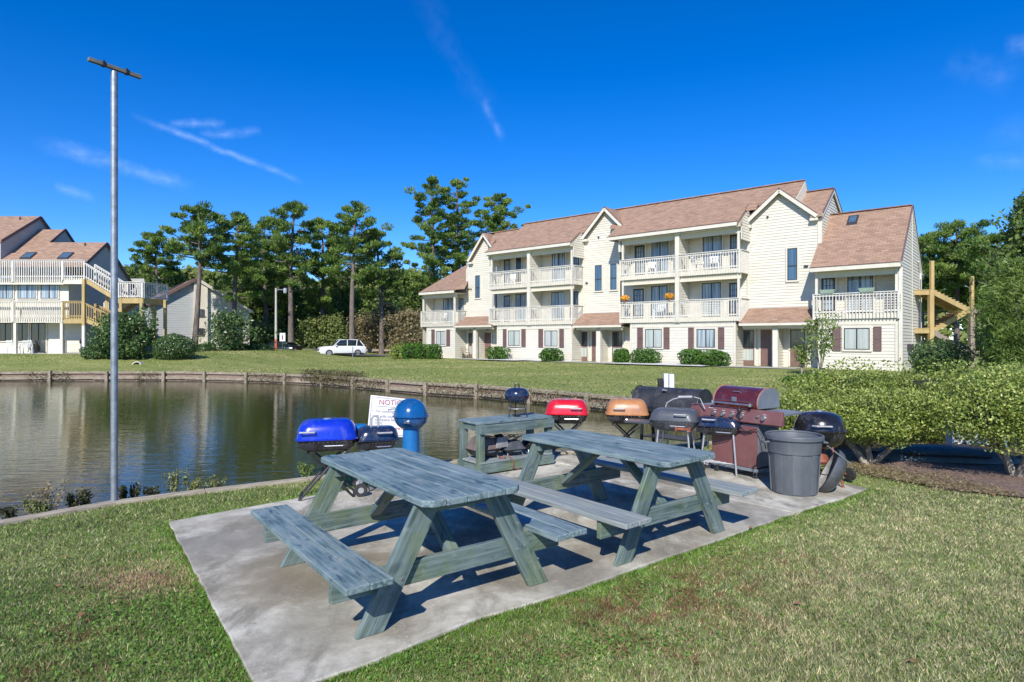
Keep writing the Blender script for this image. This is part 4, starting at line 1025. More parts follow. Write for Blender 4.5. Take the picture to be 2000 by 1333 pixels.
# ================================================================ MAIN BUILDING
M=MATS
def F_(fr,u,t=0): return fr.S(u,t)
def window(par,s0,s1,z0,z1,t,pane='pane_blinds',trim=.09,split='v',frame='trim_cream',sash='dark_frame',name='window',muntin=0,grid=None,proud=.06):
    """window on a wall facing -y at depth t"""
    y=t-proud
    mb=MB(); 
    if trim:
        w=trim
        mb.box(s0-w,s1+w,y-.03,t+.01,z1,z1+w); mb.box(s0-w,s1+w,y-.035,t+.01,z0-w,z0)
        mb.box(s0-w,s0,y-.028,t+.01,z0+.001,z1-.001); mb.box(s1,s1+w,y-.028,t+.01,z0+.001,z1-.001)
    else: mb.box(s0,s1,t-.02,t-.01,z0,z1)
    fr=mb.build(name,M[frame],par)
    mb=MB(); w=.045; y0,y1=y-.012,y+.02
    mb.box(s0,s1,y0,y1,z1-w,z1); mb.box(s0,s1,y0,y1,z0,z0+w); mb.box(s0,s0+w,y0,y1,z0+w,z1-w); mb.box(s1-w,s1,y0,y1,z0+w,z1-w)
    cx=(s0+s1)/2; cz=z0+(z1-z0)*.45
    if split=='v': mb.box(cx-.03,cx+.03,y0-.004,y1,z0+w,z1-w)
    if split=='h': mb.box(s0+w,s1-w,y0-.004,y1,cz-.03,cz+.03)
    if grid:
        nx,nz=grid
        for i in range(1,nx): xx=s0+(s1-s0)*i/nx; mb.box(xx-.012,xx+.012,y0-.002,y0+.02,z0+w,z1-w)
        for i in range(1,nz): zz=z0+(z1-z0)*i/nz; mb.box(s0+w,s1-w,y0-.001,y0+.02,zz-.012,zz+.012)
    mb.build('sash',M[sash],fr)
    mb=MB(); mb.box(s0+w,s1-w,y,y+.015,z0+w,z1-w); mb.build('pane',M[pane],fr)
    return fr
def door(par,s0,s1,z0,z1,t,kind='brown'):
    y=t-.07; mb=MB(); w=.09
    mb.box(s0-w,s0,y-.02,t+.01,z0,z1); mb.box(s1,s1+w,y-.02,t+.01,z0,z1); mb.box(s0-w,s1+w,y-.022,t+.01,z1,z1+w)
    d=mb.build('door',M['trim_cream'],par)
    if kind=='brown':
        mb=MB(); mb.box(s0,s1,y,y+.04,z0+.02,z1)
        for (a,b) in ((.08,.46),(.54,.92)):
            for (c,e) in ((.08,.40),(.46,.72),(.78,.94)): mb.box(s0+(s1-s0)*a,s0+(s1-s0)*b,y-.014,y,z0+(z1-z0)*c,z0+(z1-z0)*e)
        mb.build('panel',M['door_brown'],d)
    elif kind=='storm':
        mb=MB(); f=.07
        mb.box(s0,s0+f,y-.01,y+.02,z0,z1); mb.box(s1-f,s1,y-.01,y+.02,z0,z1); mb.box(s0+f,s1-f,y-.01,y+.02,z1-f,z1); mb.box(s0+f,s1-f,y-.01,y+.02,z0,z0+.30); mb.box(s0+f,s1-f,y-.008,y+.02,z0+.95,z0+1.03)
        mb.build('frame',M['door_brown'],d)
        mb=MB(); mb.box(s0+f,s1-f,y+.005,y+.015,z0+1.03,z1-f); mb.build('glass',M['pane_dark'],d)
        mb=MB(); mb.box(s0+f,s1-f,y+.006,y+.015,z0+.30,z0+.95); mb.build('lower_panel',M['pane_blinds'],d)
    elif kind=='brownhalf':
        mb=MB(); mb.box(s0,s1,y,y+.03,z0+.02,z0+1.0); mb.build('panel',M['door_brown'],d)
        mb=MB(); mb.box(s0+.05,s1-.05,y+.004,y+.02,z0+1.0,z1-.05); mb.build('glass',M['pane_dark'],d)
        mb=MB(); mb.box(s0,s0+.05,y-.004,y+.02,z0+1.0,z1); mb.box(s1-.05,s1,y-.004,y+.02,z0+1.0,z1); mb.box(s0+.05,s1-.05,y-.004,y+.02,z1-.05,z1); mb.build('frame',M['dark_frame'],d)
    elif kind=='french':
        mb=MB(); f=.10
        mb.box(s0,s0+f,y-.01,y+.02,z0,z1); mb.box(s1-f,s1,y-.01,y+.02,z0,z1); mb.box(s0+f,s1-f,y-.01,y+.02,z1-f,z1); mb.box(s0+f,s1-f,y-.01,y+.02,z0,z0+.25)
        cx=(s0+s1)/2
        for i in (1,2): xx=s0+f+(s1-s0-2*f)*i/3; mb.box(xx-.012,xx+.012,y-.008,y+.01,z0+.25,z1-f)
        for i in range(1,5): zz=z0+.25+(z1-f-z0-.25)*i/5; mb.box(s0+f,s1-f,y-.007,y+.01,zz-.012,zz+.012)
        mb.build('frame',M['dark_frame'],d)
        mb=MB(); mb.box(s0+f,s1-f,y+.004,y+.012,z0+.25,z1-f); mb.build('glass',M['pane_curtain'],d)
    return d
def shutter(par,s0,s1,z0,z1,t):
    mb=MB(); y=t-.05; w=.05
    mb.box(s0,s0+w,y-.03,y,z0,z1); mb.box(s1-w,s1,y-.03,y,z0,z1)
    for z in (z0,(z0+z1)/2-w/2,z1-w): mb.box(s0+w,s1-w,y-.03,y,z,z+w)
    z=z0+w
    while z<z1-w:
        mb.add([(s0+w,y-.022,z),(s1-w,y-.022,z),(s1-w,y-.004,z+.06),(s0+w,y-.004,z+.06)],[(0,1,2,3)]); mb.add([(s0+w,y-.004,z),(s1-w,y-.004,z),(s1-w,y-.022,z),(s0+w,y-.022,z)],[(0,1,2,3)]); z+=.06
    return mb.build('shutter',M['shutter_brown'],par)
def railing(par,p0,p1,zf,zt,mat='rail_white',drop=.30,gap=.15,post=.10,lattice=None,name='railing',ends=True,balw=.036):
    """straight railing; zf,zt = deck level / rail top at p0 (tuples give sloped rails)"""
    p0=Vector((*p0,0));p1=Vector((*p1,0));d=(p1-p0);L=d.length;d.normalize();n=Vector((d.y,-d.x,0))
    zf0,zf1=zf if isinstance(zf,tuple) else (zf,zf); zt0,zt1=zt if isinstance(zt,tuple) else (zt,zt)
    mb=MB(); U=Vector((0,0,1))
    def Z(a,z0,z1): return z0+(z1-z0)*a/L
    mb.beam(p0+U*(zt0-.02)+n*.02,p1+U*(zt1-.02)+n*.02,.14,.04); mb.beam(p0+U*(zt0-.10),p1+U*(zt1-.10),.04,.09)
    mb.beam(p0+U*(zf0+.10),p1+U*(zf1+.10),.04,.08)
    k=max(1,int(L/gap))
    for i in range(k+1):
        a=L*i/k; q=p0+d*a+n*.042; mb.beam(q+U*(Z(a,zf0,zf1)-drop+.03),q+U*(Z(a,zt0,zt1)-.06),balw,balw,up=(d.x,d.y,0))
    if ends:
        for a in (0,L):
            q=p0+d*a; mb.beam(q+U*(Z(a,zf0,zf1)-drop),q+U*(Z(a,zt0,zt1)-.03),post,post,up=(d.x,d.y,0))
    if lattice:
        a0,a1=lattice
        z0,z1=zf0+.14,zt0-.15
        for j in range(7):
            z=z0+(z1-z0)*j/6; mb.beam(p0+d*a0+n*-.03+U*z,p0+d*a1+n*-.03+U*z,.012,.035)
        k2=int((a1-a0)/.15)
        for j in range(k2+1): q=p0+d*(a0+(a1-a0)*j/k2)+n*-.045; mb.beam(q+U*z0,q+U*z1,.035,.012,up=(d.x,d.y,0))
    return mb.build(name,M[mat],par)
B=BLD
bd=thing('apartment_building','long cream lap-sided three-storey condominium block with brown shingle roof and white balcony rails','building',B.o,B.ang)
S=B.S;Zp=B.Z
zD2,zD3=2.85,5.60; rT2,rT3=3.90,6.65; TB=1.3; ZE=8.20; TE=-.32
zr=Zp(1300,663-.1557*(1300+420),3.2); pit=(zr-ZE)/(3.2-TE)
def zmain(t): return ZE+(t-TE)*pit
sL0,sL1=S(832),S(888)      # left unit ground wall
sG1a,sG1b=S(911,TB),S(968,TB)
sD1a,sD1b=S(957),S(1117.6)
sG2a,sG2b=S(1139,TB),S(1212,TB)
sD2a,sD2b=S(1212.6),S(1445)
sG3a,sG3b=S(1460,TB),S(1603,TB)
sRa,sRb=S(1590),S(1755.5)
ap=[(S(944,TB-.3),Zp(944,455,TB-.3)),(S(1180.9,TB-.3),Zp(1180.9,404,TB-.3)),(S(1522,TB-.3),Zp(1522,368,TB-.3))]
hw=[(S(906,1)-S(967,1))/-2*1.0,(S(1227,1)-S(1136.7,1))/2,(S(1604,1)-S(1460,1))/2]
zb=[Zp(906,509,1),Zp(1136.7,463,1),Zp(1461,434,1)]
hw[0]=abs(S(967,1)-S(906,1))/2; 
# --- ridge heights
zr_low=Zp(1610,663-.1467*2030,2.7); t_low=TE+(zr_low-ZE)/pit
zr_l2=Zp(985,663-.149*1405,2.7); t_l2=TE+(zr_l2-ZE)/pit
BACK=6.4
def front_slope(mb,s0,s1,tr,t0=TE,over=0.0):
    mb.slab([(s0,t0,zmain(t0)),(s1,t0,zmain(t0)),(s1,tr,zmain(tr)),(s0,tr,zmain(tr))],.16,off=s0)
def rear_slope(mb,s0,s1,tr,tb=BACK+.3):
    # back slope falls away from the ridge at the same pitch
    zb_=zmain(tr)-(tb-tr)*pit*.8
    mb.slab([(s0,tr,zmain(tr)),(s1,tr,zmain(tr)),(s1,tb,zb_),(s0,tb,zb_)],.16,off=s0)
sRidgeR=S(1572,3.2); sRidgeL=S(1026,3.2); sEndR=sG3b+.15; sEndL=S(906,TB-.3)+.05
mb=MB()
front_slope(mb,sD1a-.25,sG2a+.02,3.2 if True else 0)      # over first balconies
front_slope(mb,sG2a+.02,sG2b-.02,3.2,t0=1.05)
front_slope(mb,sG2b-.02,sG3a+.05,3.2)
front_slope(mb,sG3a+.05,sRidgeR,3.2,t0=1.05)
mb2=MB()
t_low=1.0+(zr_low-zb[2])/pit
def zmR(t): return zb[2]+(t-1.0)*pit
mb2.slab([(ap[2][0]+.1,TB+.05,zmR(TB+.05)),(sEndR-.0,TB+.05,zmR(TB+.05)),(sEndR,t_low,zr_low),(ap[2][0]+.1,t_low,zr_low)],.16)
mb2.slab([(sG3b-.45,.98,zmR(.98)),(sEndR,.98,zmR(.98)),(sEndR,TB+.05,zmR(TB+.05)),(sG3b-.45,TB+.05,zmR(TB+.05))],.16)
mb2.slab([(sRidgeR-.1,t_low,zr_low),(sEndR,t_low,zr_low),(sEndR,BACK+.3,zr_low-(BACK+.3-t_low)*pit*.8),(sRidgeR-.1,BACK+.3,zr_low-(BACK+.3-t_low)*pit*.8)],.16)
front_slope(mb2,ap[0][0]+.05,sD1a-.25,t_l2,t0=TB+.06)
# the far-left part of the main slope is lower: cut by building the high part only right of sRidgeL
mb=MB()
front_slope(mb,sD1a-.25,sRidgeL,t_l2); front_slope(mb,sRidgeL,sG2a+.02,3.2)
front_slope(mb,sG2a+.02,sG2b-.02,3.2,t0=TB+.06); front_slope(mb,sG2b-.02,sG3a+.05,3.2); front_slope(mb,sG3a+.05,sRidgeR,3.2,t0=TB+.06)
for q in (mb2,): mb.add(q.v,q.f,q.g)
rear_slope(mb,sRidgeL,sRidgeR,3.2); rear_slope(mb,ap[0][0],sRidgeL,t_l2)
main_roof=mb.build('roof',M['roof_shingles'],bd)
mb=MB(); mb.beam((sRidgeL,3.2,zmain(3.2)+.02),(sRidgeR,3.2,zmain(3.2)+.02),.28,.05); mb.beam((sRidgeR,t_low,zr_low+.02),(sEndR,t_low,zr_low+.02),.25,.05); mb.beam((sEndL+1,t_l2,zmain(t_l2)+.02),(sRidgeL,t_l2,zmain(t_l2)+.02),.25,.05)
mb.build('ridge_cap',M['roof_shingles'],main_roof)
# small gable where the ridge steps down
for s0,zq in ((sRidgeR,zr_low),(sRidgeL,zmain(t_l2))):
    zz_=zq-1.5; tf=max(TB+.12,TE+(zz_+.08-ZE)/pit); mb=MB(); mb.prism([(s0-.03,tf,zz_),(s0-.03,tf,zmain(tf)-.08),(s0-.03,3.2,zmain(3.2)-.08),(s0-.03,5.2,zz_)],(.06,0,0)); mb.build('step_gable',M['siding_cream'],bd)
for a_,b_ in ((sG1a+.2,sG1b),(sG2a,sG2b),(sG3a,None)):
    mb=MB(); mb.slab([(a_-.02,.96,zmain(.96)),(a_+.62,.96,zmain(.96)),(a_+.62,TB+.10,zmain(TB+.10)),(a_-.02,TB+.10,zmain(TB+.10))],.16) if a_!=sG1a+.2 else None
    if b_: mb.slab([(b_-.62,.96,zmain(.96)),(b_+.02,.96,zmain(.96)),(b_+.02,TB+.10,zmain(TB+.10)),(b_-.62,TB+.10,zmain(TB+.10))],.16)
    mb.build('valley_roof',M['roof_shingles'],main_roof)
# --- cross gables
for i,(sa,za) in enumerate(ap):
    h=hw[i];zb_=zb[i]
    if i==0: h=hw[0]; 
    t_in=min(3.15,TE+(za-ZE)/pit); tb=max(1.08,TE+(zb_-ZE)/pit); t0=TB-.32
    mb=MB()
    for sg in (-1,1):
        e=(sa+sg*h)
        tq=t_in if (i==0 and sg<0) else tb
        P=[(e,t0,zb_),(sa,t0,za),(sa,t_in,za),(e,tq,zb_)]
        P=[Vector(p) for p in P]; g=[(p.y,(p-P[0]).length*0+(abs(p.x-e))*1.4,0) for p in P]
        vs=P+[p-Vector((0,0,.14)) for p in P]; fs=[(0,1,2,3),(7,6,5,4),(0,4,5,1),(1,5,6,2),(2,6,7,3),(3,7,4,0)]
        mb.add(vs,fs,g+g)
    fixn(mb.build('gable_roof',M['roof_shingles'],bd))
    mb=MB()
    for sg in (-1,1):
        mb.beam((sa+sg*(h+.0),t0-.03,zb_-.13),(sa,t0-.03,za-.13),.05,.22)
    # soffit under the overhang + short level returns
    mb.box(sa-h-.02,sa-h+.38,t0+.01,TB+.02,zb_-.34,zb_-.20)
    if i!=1: mb.box(sa+h-.38,sa+h+.02,t0+.01,TB+.02,zb_-.34,zb_-.20)
    mb.build('rake_board',M['trim_cream'],bd)
    mb=MB()
    for sg in (-1,1): mb.beam((sa+sg*(h+.03),t0-.035,zb_-.005),(sa,t0-.035,za+.0),.07,.04)
    mb.build('roof_edge',M['shutter_brown'],bd)
gw=[(sG1a,sG1b),(sG2a,sG2b),(sG3a,sG3b)]
for i,(a,b) in enumerate(gw):
    sa,za=ap[i];sl_=(za-zb[i])/hw[i]
    zl=min(za-(sa-a)*sl_,za)-.16;zr_=min(za-(b-sa)*sl_,za)-.16
    mb=MB(); mb.siding((a,TB),(b,TB),[(0,0),(b-a,0),(b-a,zr_),(sa-a,za-.16),(0,zl)]); mb.build('gable_wall',M['siding_cream'],bd)
    mb=MB(); mb.box(a-.0,a+.10,TB-.05,TB-.034,2.6,zl-.05); mb.box(b-.10,b,TB-.05,TB-.034,2.6,zr_-.05); mb.build('corner_board',M['trim_cream'],bd)
# walls behind/around the balconies, roof cheeks and decks
def balcony_bay(s0,s1,levels,top,mid=None,lat=(),e0=.5,e1=.5):
    # back wall
    mb=MB(); mb.siding((s0-e0,TB+.06),(s1+e1,TB+.06),[(0,2.6),(s1-s0+e0+e1,2.6),(s1-s0+e0+e1,top+.6),(0,top+.6)],back=True); mb.build('back_wall',M['siding_cream'],bd)
    for j,(zf,zt) in enumerate(levels):
        mb=MB(); mb.box(s0-.02,s1+.02,-.01,TB+.04,zf-.10,zf); mb.box(s0-.03,s1+.03,-.03,.02,zf-.27,zf-.101); mb.box(s1-.01,s1+.03,.021,TB,zf-.27,zf-.101); mb.box(s0-.03,s0+.01,.021,TB,zf-.27,zf-.101)
        mb.build('balcony_deck',M['trim_cream'],bd)
        lt=[l for l in lat if l[0]==j]
        if mid:
            r=railing(bd,(s0,-.05),(mid-.1,-.05),zf,zt,lattice=next(((l[2],l[3]) for l in lt if l[1]==0),None))
            r=railing(bd,(mid+.1,-.05),(s1,-.05),zf,zt,lattice=next(((l[2],l[3]) for l in lt if l[1]==1),None))
        else: railing(bd,(s0,-.05),(s1,-.05),zf,zt,lattice=next(((l[2],l[3]) for l in lt),None))
        railing(bd,(s1+.02,.05),(s1+.02,TB-.05),zf,zt,ends=False)
        railing(bd,(s0-.02,TB-.05),(s0-.02,.05),zf,zt,ends=False)
        # ceiling header under the next level / eave
        zc=levels[j+1][0] if j+1<len(levels) else top
        mb=MB(); mb.box(s0,s1,.10,.24,zc-.60,zc-.28); mb.build('header',M['stucco_cream'],bd)
        for s_ in (s0+.10,s1-.10):
            mb=MB(); mb.box(s_-.06,s_+.06,.04,.16,zf,zc-.27); mb.build('balcony_post',M['trim_cream'],bd)
    # solid soffit under the eave
    mb=MB(); mb.box(s0-.1,s1+.1,TE+.10,TB+.05,top-.29,top-.25); mb.build('soffit',M['trim_cream'],bd)
def eave(s0,s1,t,z):
    mb=MB(); mb.box(s0,s1,t-.03,t+.02,z-.24,z-.035); mb.build('fascia',M['trim_cream'],bd)
    mb=MB(); mb.box(s0-.02,s1+.02,t-.05,t+.01,z-.034,z+.012); mb.build('roof_edge',M['shutter_brown'],bd)
m1=S(1033.5);m2=S(1323.5)
balcony_bay(sD1a,sD1b,((zD2,rT2),(zD3,rT3)),ZE,m1,lat=((0,0,1.2,2.4),(0,1,.6,1.9),(1,1,.5,2.0)))
balcony_bay(sD2a,sD2b,((zD2,rT2),(zD3,rT3)),ZE,m2,lat=((0,1,.35,2.7),))
balcony_bay(sRa,sRb,((zD2,rT2),),Zp(1670,517,TE)+.05,None,lat=((0,0,1.45,3.9),),e1=.06)
balcony_bay(S(824),sL1,((zD2,rT2),),Zp(850,569,TE)+.05,None,lat=((0,0,1.2,2.7),),e0=-.02,e1=1.0)
eave(sD1a-.25,sG2a+.02,TE,ZE); eave(sG2b-.02,sG3a-.02,TE,ZE)
for m_,z1 in ((m1,ZE-.25),(m2,ZE-.25)):
    mb=MB(); mb.box(m_-.13,m_+.13,-.10,.10,zD2-.25,z1); mb.build('pillar',M['trim_cream'],bd)
    mb=MB(); mb.siding((m_+.10,.10),(m_+.10,TB+.02),[(0,zD2),(TB-.08,zD2),(TB-.08,z1),(0,z1)]); mb.siding((m_-.10,TB+.02),(m_-.10,.10),[(0,zD2),(TB-.08,zD2),(TB-.08,z1),(0,z1)]); mb.build('partition_wall',M['siding_cream'],bd)
# cheeks at the ends of the high bays
for s_,dr in ((sD1b+.12,1),(sD2b+.12,1),(sD1a-.12,-1),(sD2a-.12,-1)):
    mb=MB(); pts=[(0,ZE-1.0),(TB,ZE-1.0),(TB,zmain(TB)-.15),(0,zmain(0)-.15)]
    if dr>0: mb.siding((s_,0.0),(s_,TB),pts)
    else: mb.siding((s_,TB),(s_,0.0),[(TB-a,z) for a,z in pts][::-1])
    mb.box(s_-.06,s_-.002 if dr>0 else s_+.06,.0,TB,ZE-1.0,ZE-.26)
    mb.build('cheek_wall',M['siding_cream'],bd)
for s_ in (sD1a-.22,sG2a-.03,sG2b+.01,sG3a+.0):
    mb=MB(); mb.prism([(s_,TE+.08,ZE-.24),(s_,TB+.10,ZE-.24),(s_,TB+.10,zmain(TB+.10)-.165),(s_,TE+.08,zmain(TE+.08)-.165)],(.03,0,0)); mb.build('roof_end',M['siding_cream'],bd)
# --- ground floor walls in the front plane
TG=.10
def gwall(s0,s1,h=2.60):
    mb=MB(); mb.siding((s0,TG),(s1,TG),[(0,0),(s1-s0,0),(s1-s0,h-.32),(0,h-.32)]); mb.build('ground_wall',M['siding_cream'],bd)
    mb=MB(); mb.box(s0,s1,TG-.04,TG+.02,h-.32,h); mb.box(s0,s0+.12,TG-.055,TG-.034,0,h-.32); mb.box(s1-.12,s1,TG-.055,TG-.034,0,h-.32); mb.build('trim_board',M['trim_cream'],bd)
    mb=MB(); mb.siding((s1,TG),(s1,TB+.03),[(0,0),(TB-TG,0),(TB-TG,h),(0,h)]); mb.build('return_wall',M['siding_cream'],bd); mb=MB(); mb.siding((s0,TB+.03),(s0,TG),[(0,0),(TB-TG,0),(TB-TG,h),(0,h)]); mb.build('return_wall',M['siding_cream'],bd)
gwall(sL0,sL1); gwall(S(969.6),S(1116)); gwall(S(1229.6),S(1436)); gwall(S(1597),S(1753.5))
def gwin(u0,u1,v0,v1,us,pane='pane_blinds'):
    window(bd,S(u0),S(u1),Zp((u0+u1)/2,v1),Zp((u0+u1)/2,v0),TG,pane)
    for a,b in us: shutter(bd,S(a),S(b),Zp((a+b)/2,(v1+2)),Zp((a+b)/2,(v0-3)),TG)
gwin(851,869.5,647,674,((842,848),(871.5,878)))
gwin(992,1015,646,676,((981.6,988.3),(1018,1025.8)))
gwin(1063,1088.5,646,677,((1051,1059.7),(1092,1100.5)))
gwin(1259.5,1292.5,643,679.5,((1244,1255),(1296,1307)))
gwin(1360,1396.5,643,679.5,((1343.7,1354.5),(1402,1414)),'pane_curtain')
gwin(1648,1698.5,641,683.5,((1626.5,1642),(1705.5,1721.5)))
for u0,u1 in ((880,975),(1105,1238),(1425,1603)):
    mb=MB(); a,b=S(u0,TB),S(u1,TB); mb.siding((a,TB+.015),(b,TB+.015),[(0,0),(b-a,0),(b-a,2.7),(0,2.7)]); mb.build('entry_wall',M['siding_cream'],bd)
# --- entry recesses: doors, pillars, porch roofs
def pillar(u0,u1,z1=2.62,t=.12):
    mb=MB(); a,b=S(u0,t),S(u1,t); mb.box(a,b,t-.10,t+.12,0,z1); mb.build('porch_pillar',M['trim_cream'],bd)
def part_wall(u,z1=2.62):
    s_=S(u,.25); mb=MB(); mb.siding((s_,.2),(s_,TB+.02),[(0,0),(TB-.18,0),(TB-.18,z1),(0,z1)]); mb.siding((s_-.2,TB+.02),(s_-.2,.2),[(0,0),(TB-.18,0),(TB-.18,z1),(0,z1)]); mb.build('partition_wall',M['siding_cream'],bd)
def dr(u0,u1,kind,v0=None,h=2.08): door(bd,S(u0,TB),S(u1,TB),.02,h,TB,kind)
pillar(926,931); dr(916,924,'storm'); dr(946.7,960.5,'brown'); part_wall(930)
pillar(1166,1173.7); dr(1130,1149,'storm'); dr(1157,1165,'brown'); part_wall(1172); dr(1196.5,1217,'storm')
pillar(1510,1520); dr(1447,1474.5,'storm'); dr(1486.5,1508,'brown'); part_wall(1518); dr(1544,1573.5,'brownhalf')
def porch(u0,u1,ut0,ut1):
    a,b=S(u0,-.25),S(u1,-.25); c,d_=S(ut0,TB),S(ut1,TB); z0=Zp((u0+u1)/2,637.5 if u0<1400 else 633,-.25)+.08; z1=Zp((ut0+ut1)/2,618.5 if u0<1000 else(612 if u0<1300 else 601.5),TB)
    mb=MB(); mb.slab([(a,-.25,z0),(b,-.25,z0),(d_,TB-.03,z1),(c,TB-.03,z1)],.10,off=a); r=mb.build('porch_roof',M['roof_shingles'],bd)
    mb=MB(); mb.box(a,b,-.28,-.23,z0-.16,z0-.03); mb.build('fascia',M['trim_cream'],r)
    mb=MB(); mb.box(a+.05,b-.05,-.225,TB,z0-.165,z0-.125); mb.box(a+.1,b-.1,.02,.16,z0-.33,z0-.166); mb.build('soffit',M['stucco_cream'],r)
    # end hips
    mb=MB()
    mb.add([(a,-.25,z0-.02),(c,TB-.03,z1-.02),(a,TB-.03,z0-.02)],[(0,1,2)]); mb.add([(b,-.25,z0-.02),(b,TB-.03,z0-.02),(d_,TB-.03,z1-.02)],[(0,1,2)]); mb.build('hip',M['roof_shingles'],r)
porch(887,959.5,910,957); porch(1118,1213,1137,1213); porch(1443,1590,1457,1580)
# --- gable windows
for u0,u1,v0,v1 in ((929.3,938.6,538.5,582.5),(1163,1176.5,518.5,568.5),(1193,1205.5,516,566.5),(1538.5,1558,485.5,548)):
    window(bd,S(u0,TB),S(u1,TB),Zp((u0+u1)/2,v1,TB),Zp((u0+u1)/2,v0,TB),TB,'pane_sky',split='h')
# --- balcony doors and windows (back wall)
T2=TB+.06
def bw(u0,u1,v0,zf,kind,tall=False):
    a,b=S(u0,T2),S(u1,T2); zt=Zp((u0+u1)/2,v0,T2)
    if kind=='french': door(bd,a,b,zf+.02,zt,T2,'french')
    else: window(bd,a,b,zf+(.05 if tall else .75),zt,T2,'pane_curtain' if kind=='c' else 'pane_dark')
for zf,row in ((zD3,((985.5,998.5,507,'french'),(1009,1019.5,503,'d'),(1079,1105,494.5,'c'),(1117.5,1132.5,494,'french'),(1240.5,1260.5,480,'french'),(1273.5,1307,472,'c'),(1373.5,1411,461.5,'c'),(1426.5,1444,459,'french'))),
               (zD2,((985,998,577.5,'french'),(1008,1028,574.5,'c'),(1078,1104,570.5,'c'),(1114,1131,569.5,'d'),(1238,1259,564.5,'french'),(1272.5,1305.5,558.5,'c'),(1371.5,1409.5,552.5,'c'),(1425,1442.5,552.5,'french'),
                     (866.5,886,583,'c'),(897,907,583,'french'),(1605,1632,542.5,'french'),(1655.5,1706,537.5,'c')))):
    for r in row: bw(r[0],r[1],r[2],zf,r[3],tall=True)
# --- right unit
tR=3.2; zeR=Zp(1670,517,TE); sR0=S(1581.5,TE);sR1=S(1757,TE)+.05
zrR=Zp(1720,663-.1189*2140,tR); pR=(zrR-zeR)/(tR-TE)
mb=MB(); s0r=sG3b-.12
mb.slab([(sR0,TE,zeR),(sR1,TE,zeR),(sR1,TB+.02,zeR+(TB+.02-TE)*pR),(sR0+.02,TB+.02,zeR+(TB+.02-TE)*pR)],.15,off=0)
mb.slab([(sG3b+.04,TB,zeR+(TB-TE)*pR),(sR1,TB,zeR+(TB-TE)*pR),(sR1,tR,zrR),(sG3b+.04,tR,zrR)],.15,off=0)
mb.slab([(sG3b+.04,tR,zrR),(sR1,tR,zrR),(sR1,tR*2+.3,zeR),(sG3b+.04,tR*2+.3,zeR)],.15)
rr=mb.build('roof',M['roof_shingles'],bd)
mb=MB(); mb.beam((sG3b+.05,tR,zrR+.02),(sR1,tR,zrR+.02),.25,.05); mb.build('ridge_cap',M['roof_shingles'],rr)
# skylight
def skylight(par,s0,s1,t0,t1,zf,col='dark_frame'):
    mb=MB(); P=[(s0,t0,zf(t0)),(s1,t0,zf(t0)),(s1,t1,zf(t1)),(s0,t1,zf(t1))]
    mb.prism([(x,y,z-.02) for x,y,z in P],(0,0,.12)); f=mb.build('skylight',M[col],par)
    e=.08; k=(zf(t1)-zf(t0))/(t1-t0)
    mb=MB(); mb.prism([(s0+e,t0+e,zf(t0)+e*k+.101),(s1-e,t0+e,zf(t0)+e*k+.101),(s1-e,t1-e,zf(t1)-e*k+.101),(s0+e,t1-e,zf(t1)-e*k+.101)],(0,0,.012)); mb.build('pane',M['pane_sky'],f)
zfR=lambda t: zeR+(t-TE)*pR
skylight(rr,S(1655,2.5),S(1675,2.5),2.3,2.85,zfR)
eave(sR0,sR1,TE,zeR)
mb=MB(); e=.0
mb.beam((sR1+.0,TE,zeR-.12),(sR1+.0,tR,zrR-.12),.05,.22); mb.beam((sR1,tR,zrR-.12),(sR1,tR*2+.3,zeR-.12),.05,.22); mb.build('rake_board',M['trim_cream'],bd)
mb=MB(); mb.beam((sR1+.02,TE,zeR+.0),(sR1+.02,tR,zrR),.08,.05); mb.beam((sR1+.02,tR,zrR),(sR1+.02,tR*2+.3,zeR),.08,.05); mb.build('roof_edge',M['shutter_brown'],bd)
sw=sRb+.10
mb=MB(); mb.siding((sw,TG),(sw,BACK),[(0,0),(BACK-TG,0),(BACK-TG,zeR+.1),(tR-TG,zrR-.17),(0,zfR(TG)-.17)]); mb.build('end_wall',M['siding_cream'],bd)
mb=MB(); mb.box(sw-.12,sw+.05,TG-.06,TG+.10,0,zeR-.25); mb.box(sw+.034,sw+.06,3.0,3.14,0,zrR-.4); mb.box(sw+.034,sw+.06,BACK-.14,BACK+.02,0,zeR); mb.build('corner_board',M['trim_cream'],bd)
mb=MB(); mb.tube([(sw+.08,5.6,.1),(sw+.08,5.6,zeR-.1),(sw+.08,5.0,zeR+.5)],.045,8); mb.build('downpipe',M['pipe_white'],bd,smooth=True)
mb=MB(); mb.box(sw+.035,sw+.22,1.6,2.3,1.0,1.3); mb.build('meter_box',M['dark_frame'],bd,bevel=.02)
# --- tall end wall above the right unit
mb=MB(); A0=TB; poly=[(0,0),(BACK-A0,0),(BACK-A0,zr_low-(BACK-t_low)*pit*.8-.16),(t_low-A0,zr_low-.17),(0,zmR(A0)-.17)]
mb.siding((sG3b+.03,A0),(sG3b+.03,BACK),poly); mb.build('end_wall',M['siding_cream'],bd)
mb=MB(); mb.beam((sEndR,1.0,zmR(1.0)-.13),(sEndR,t_low,zr_low-.13),.05,.2); mb.beam((sEndR,t_low,zr_low-.13),(sEndR,BACK+.3,zr_low-(BACK+.3-t_low)*pit*.8-.13),.05,.2); mb.box(sG3b-.14,sG3b+.07,TB-.06,TB+.14,zeR+.4,zmR(TB)-.4); mb.build('rake_board',M['trim_cream'],bd)
mb=MB(); mb.beam((sEndR+.02,1.0,zmR(1.0)),(sEndR+.02,t_low,zr_low),.07,.05); mb.beam((sEndR+.02,t_low,zr_low),(sEndR+.02,BACK+.3,zr_low-(BACK+.3-t_low)*pit*.8),.07,.05); mb.build('roof_edge',M['shutter_brown'],bd)
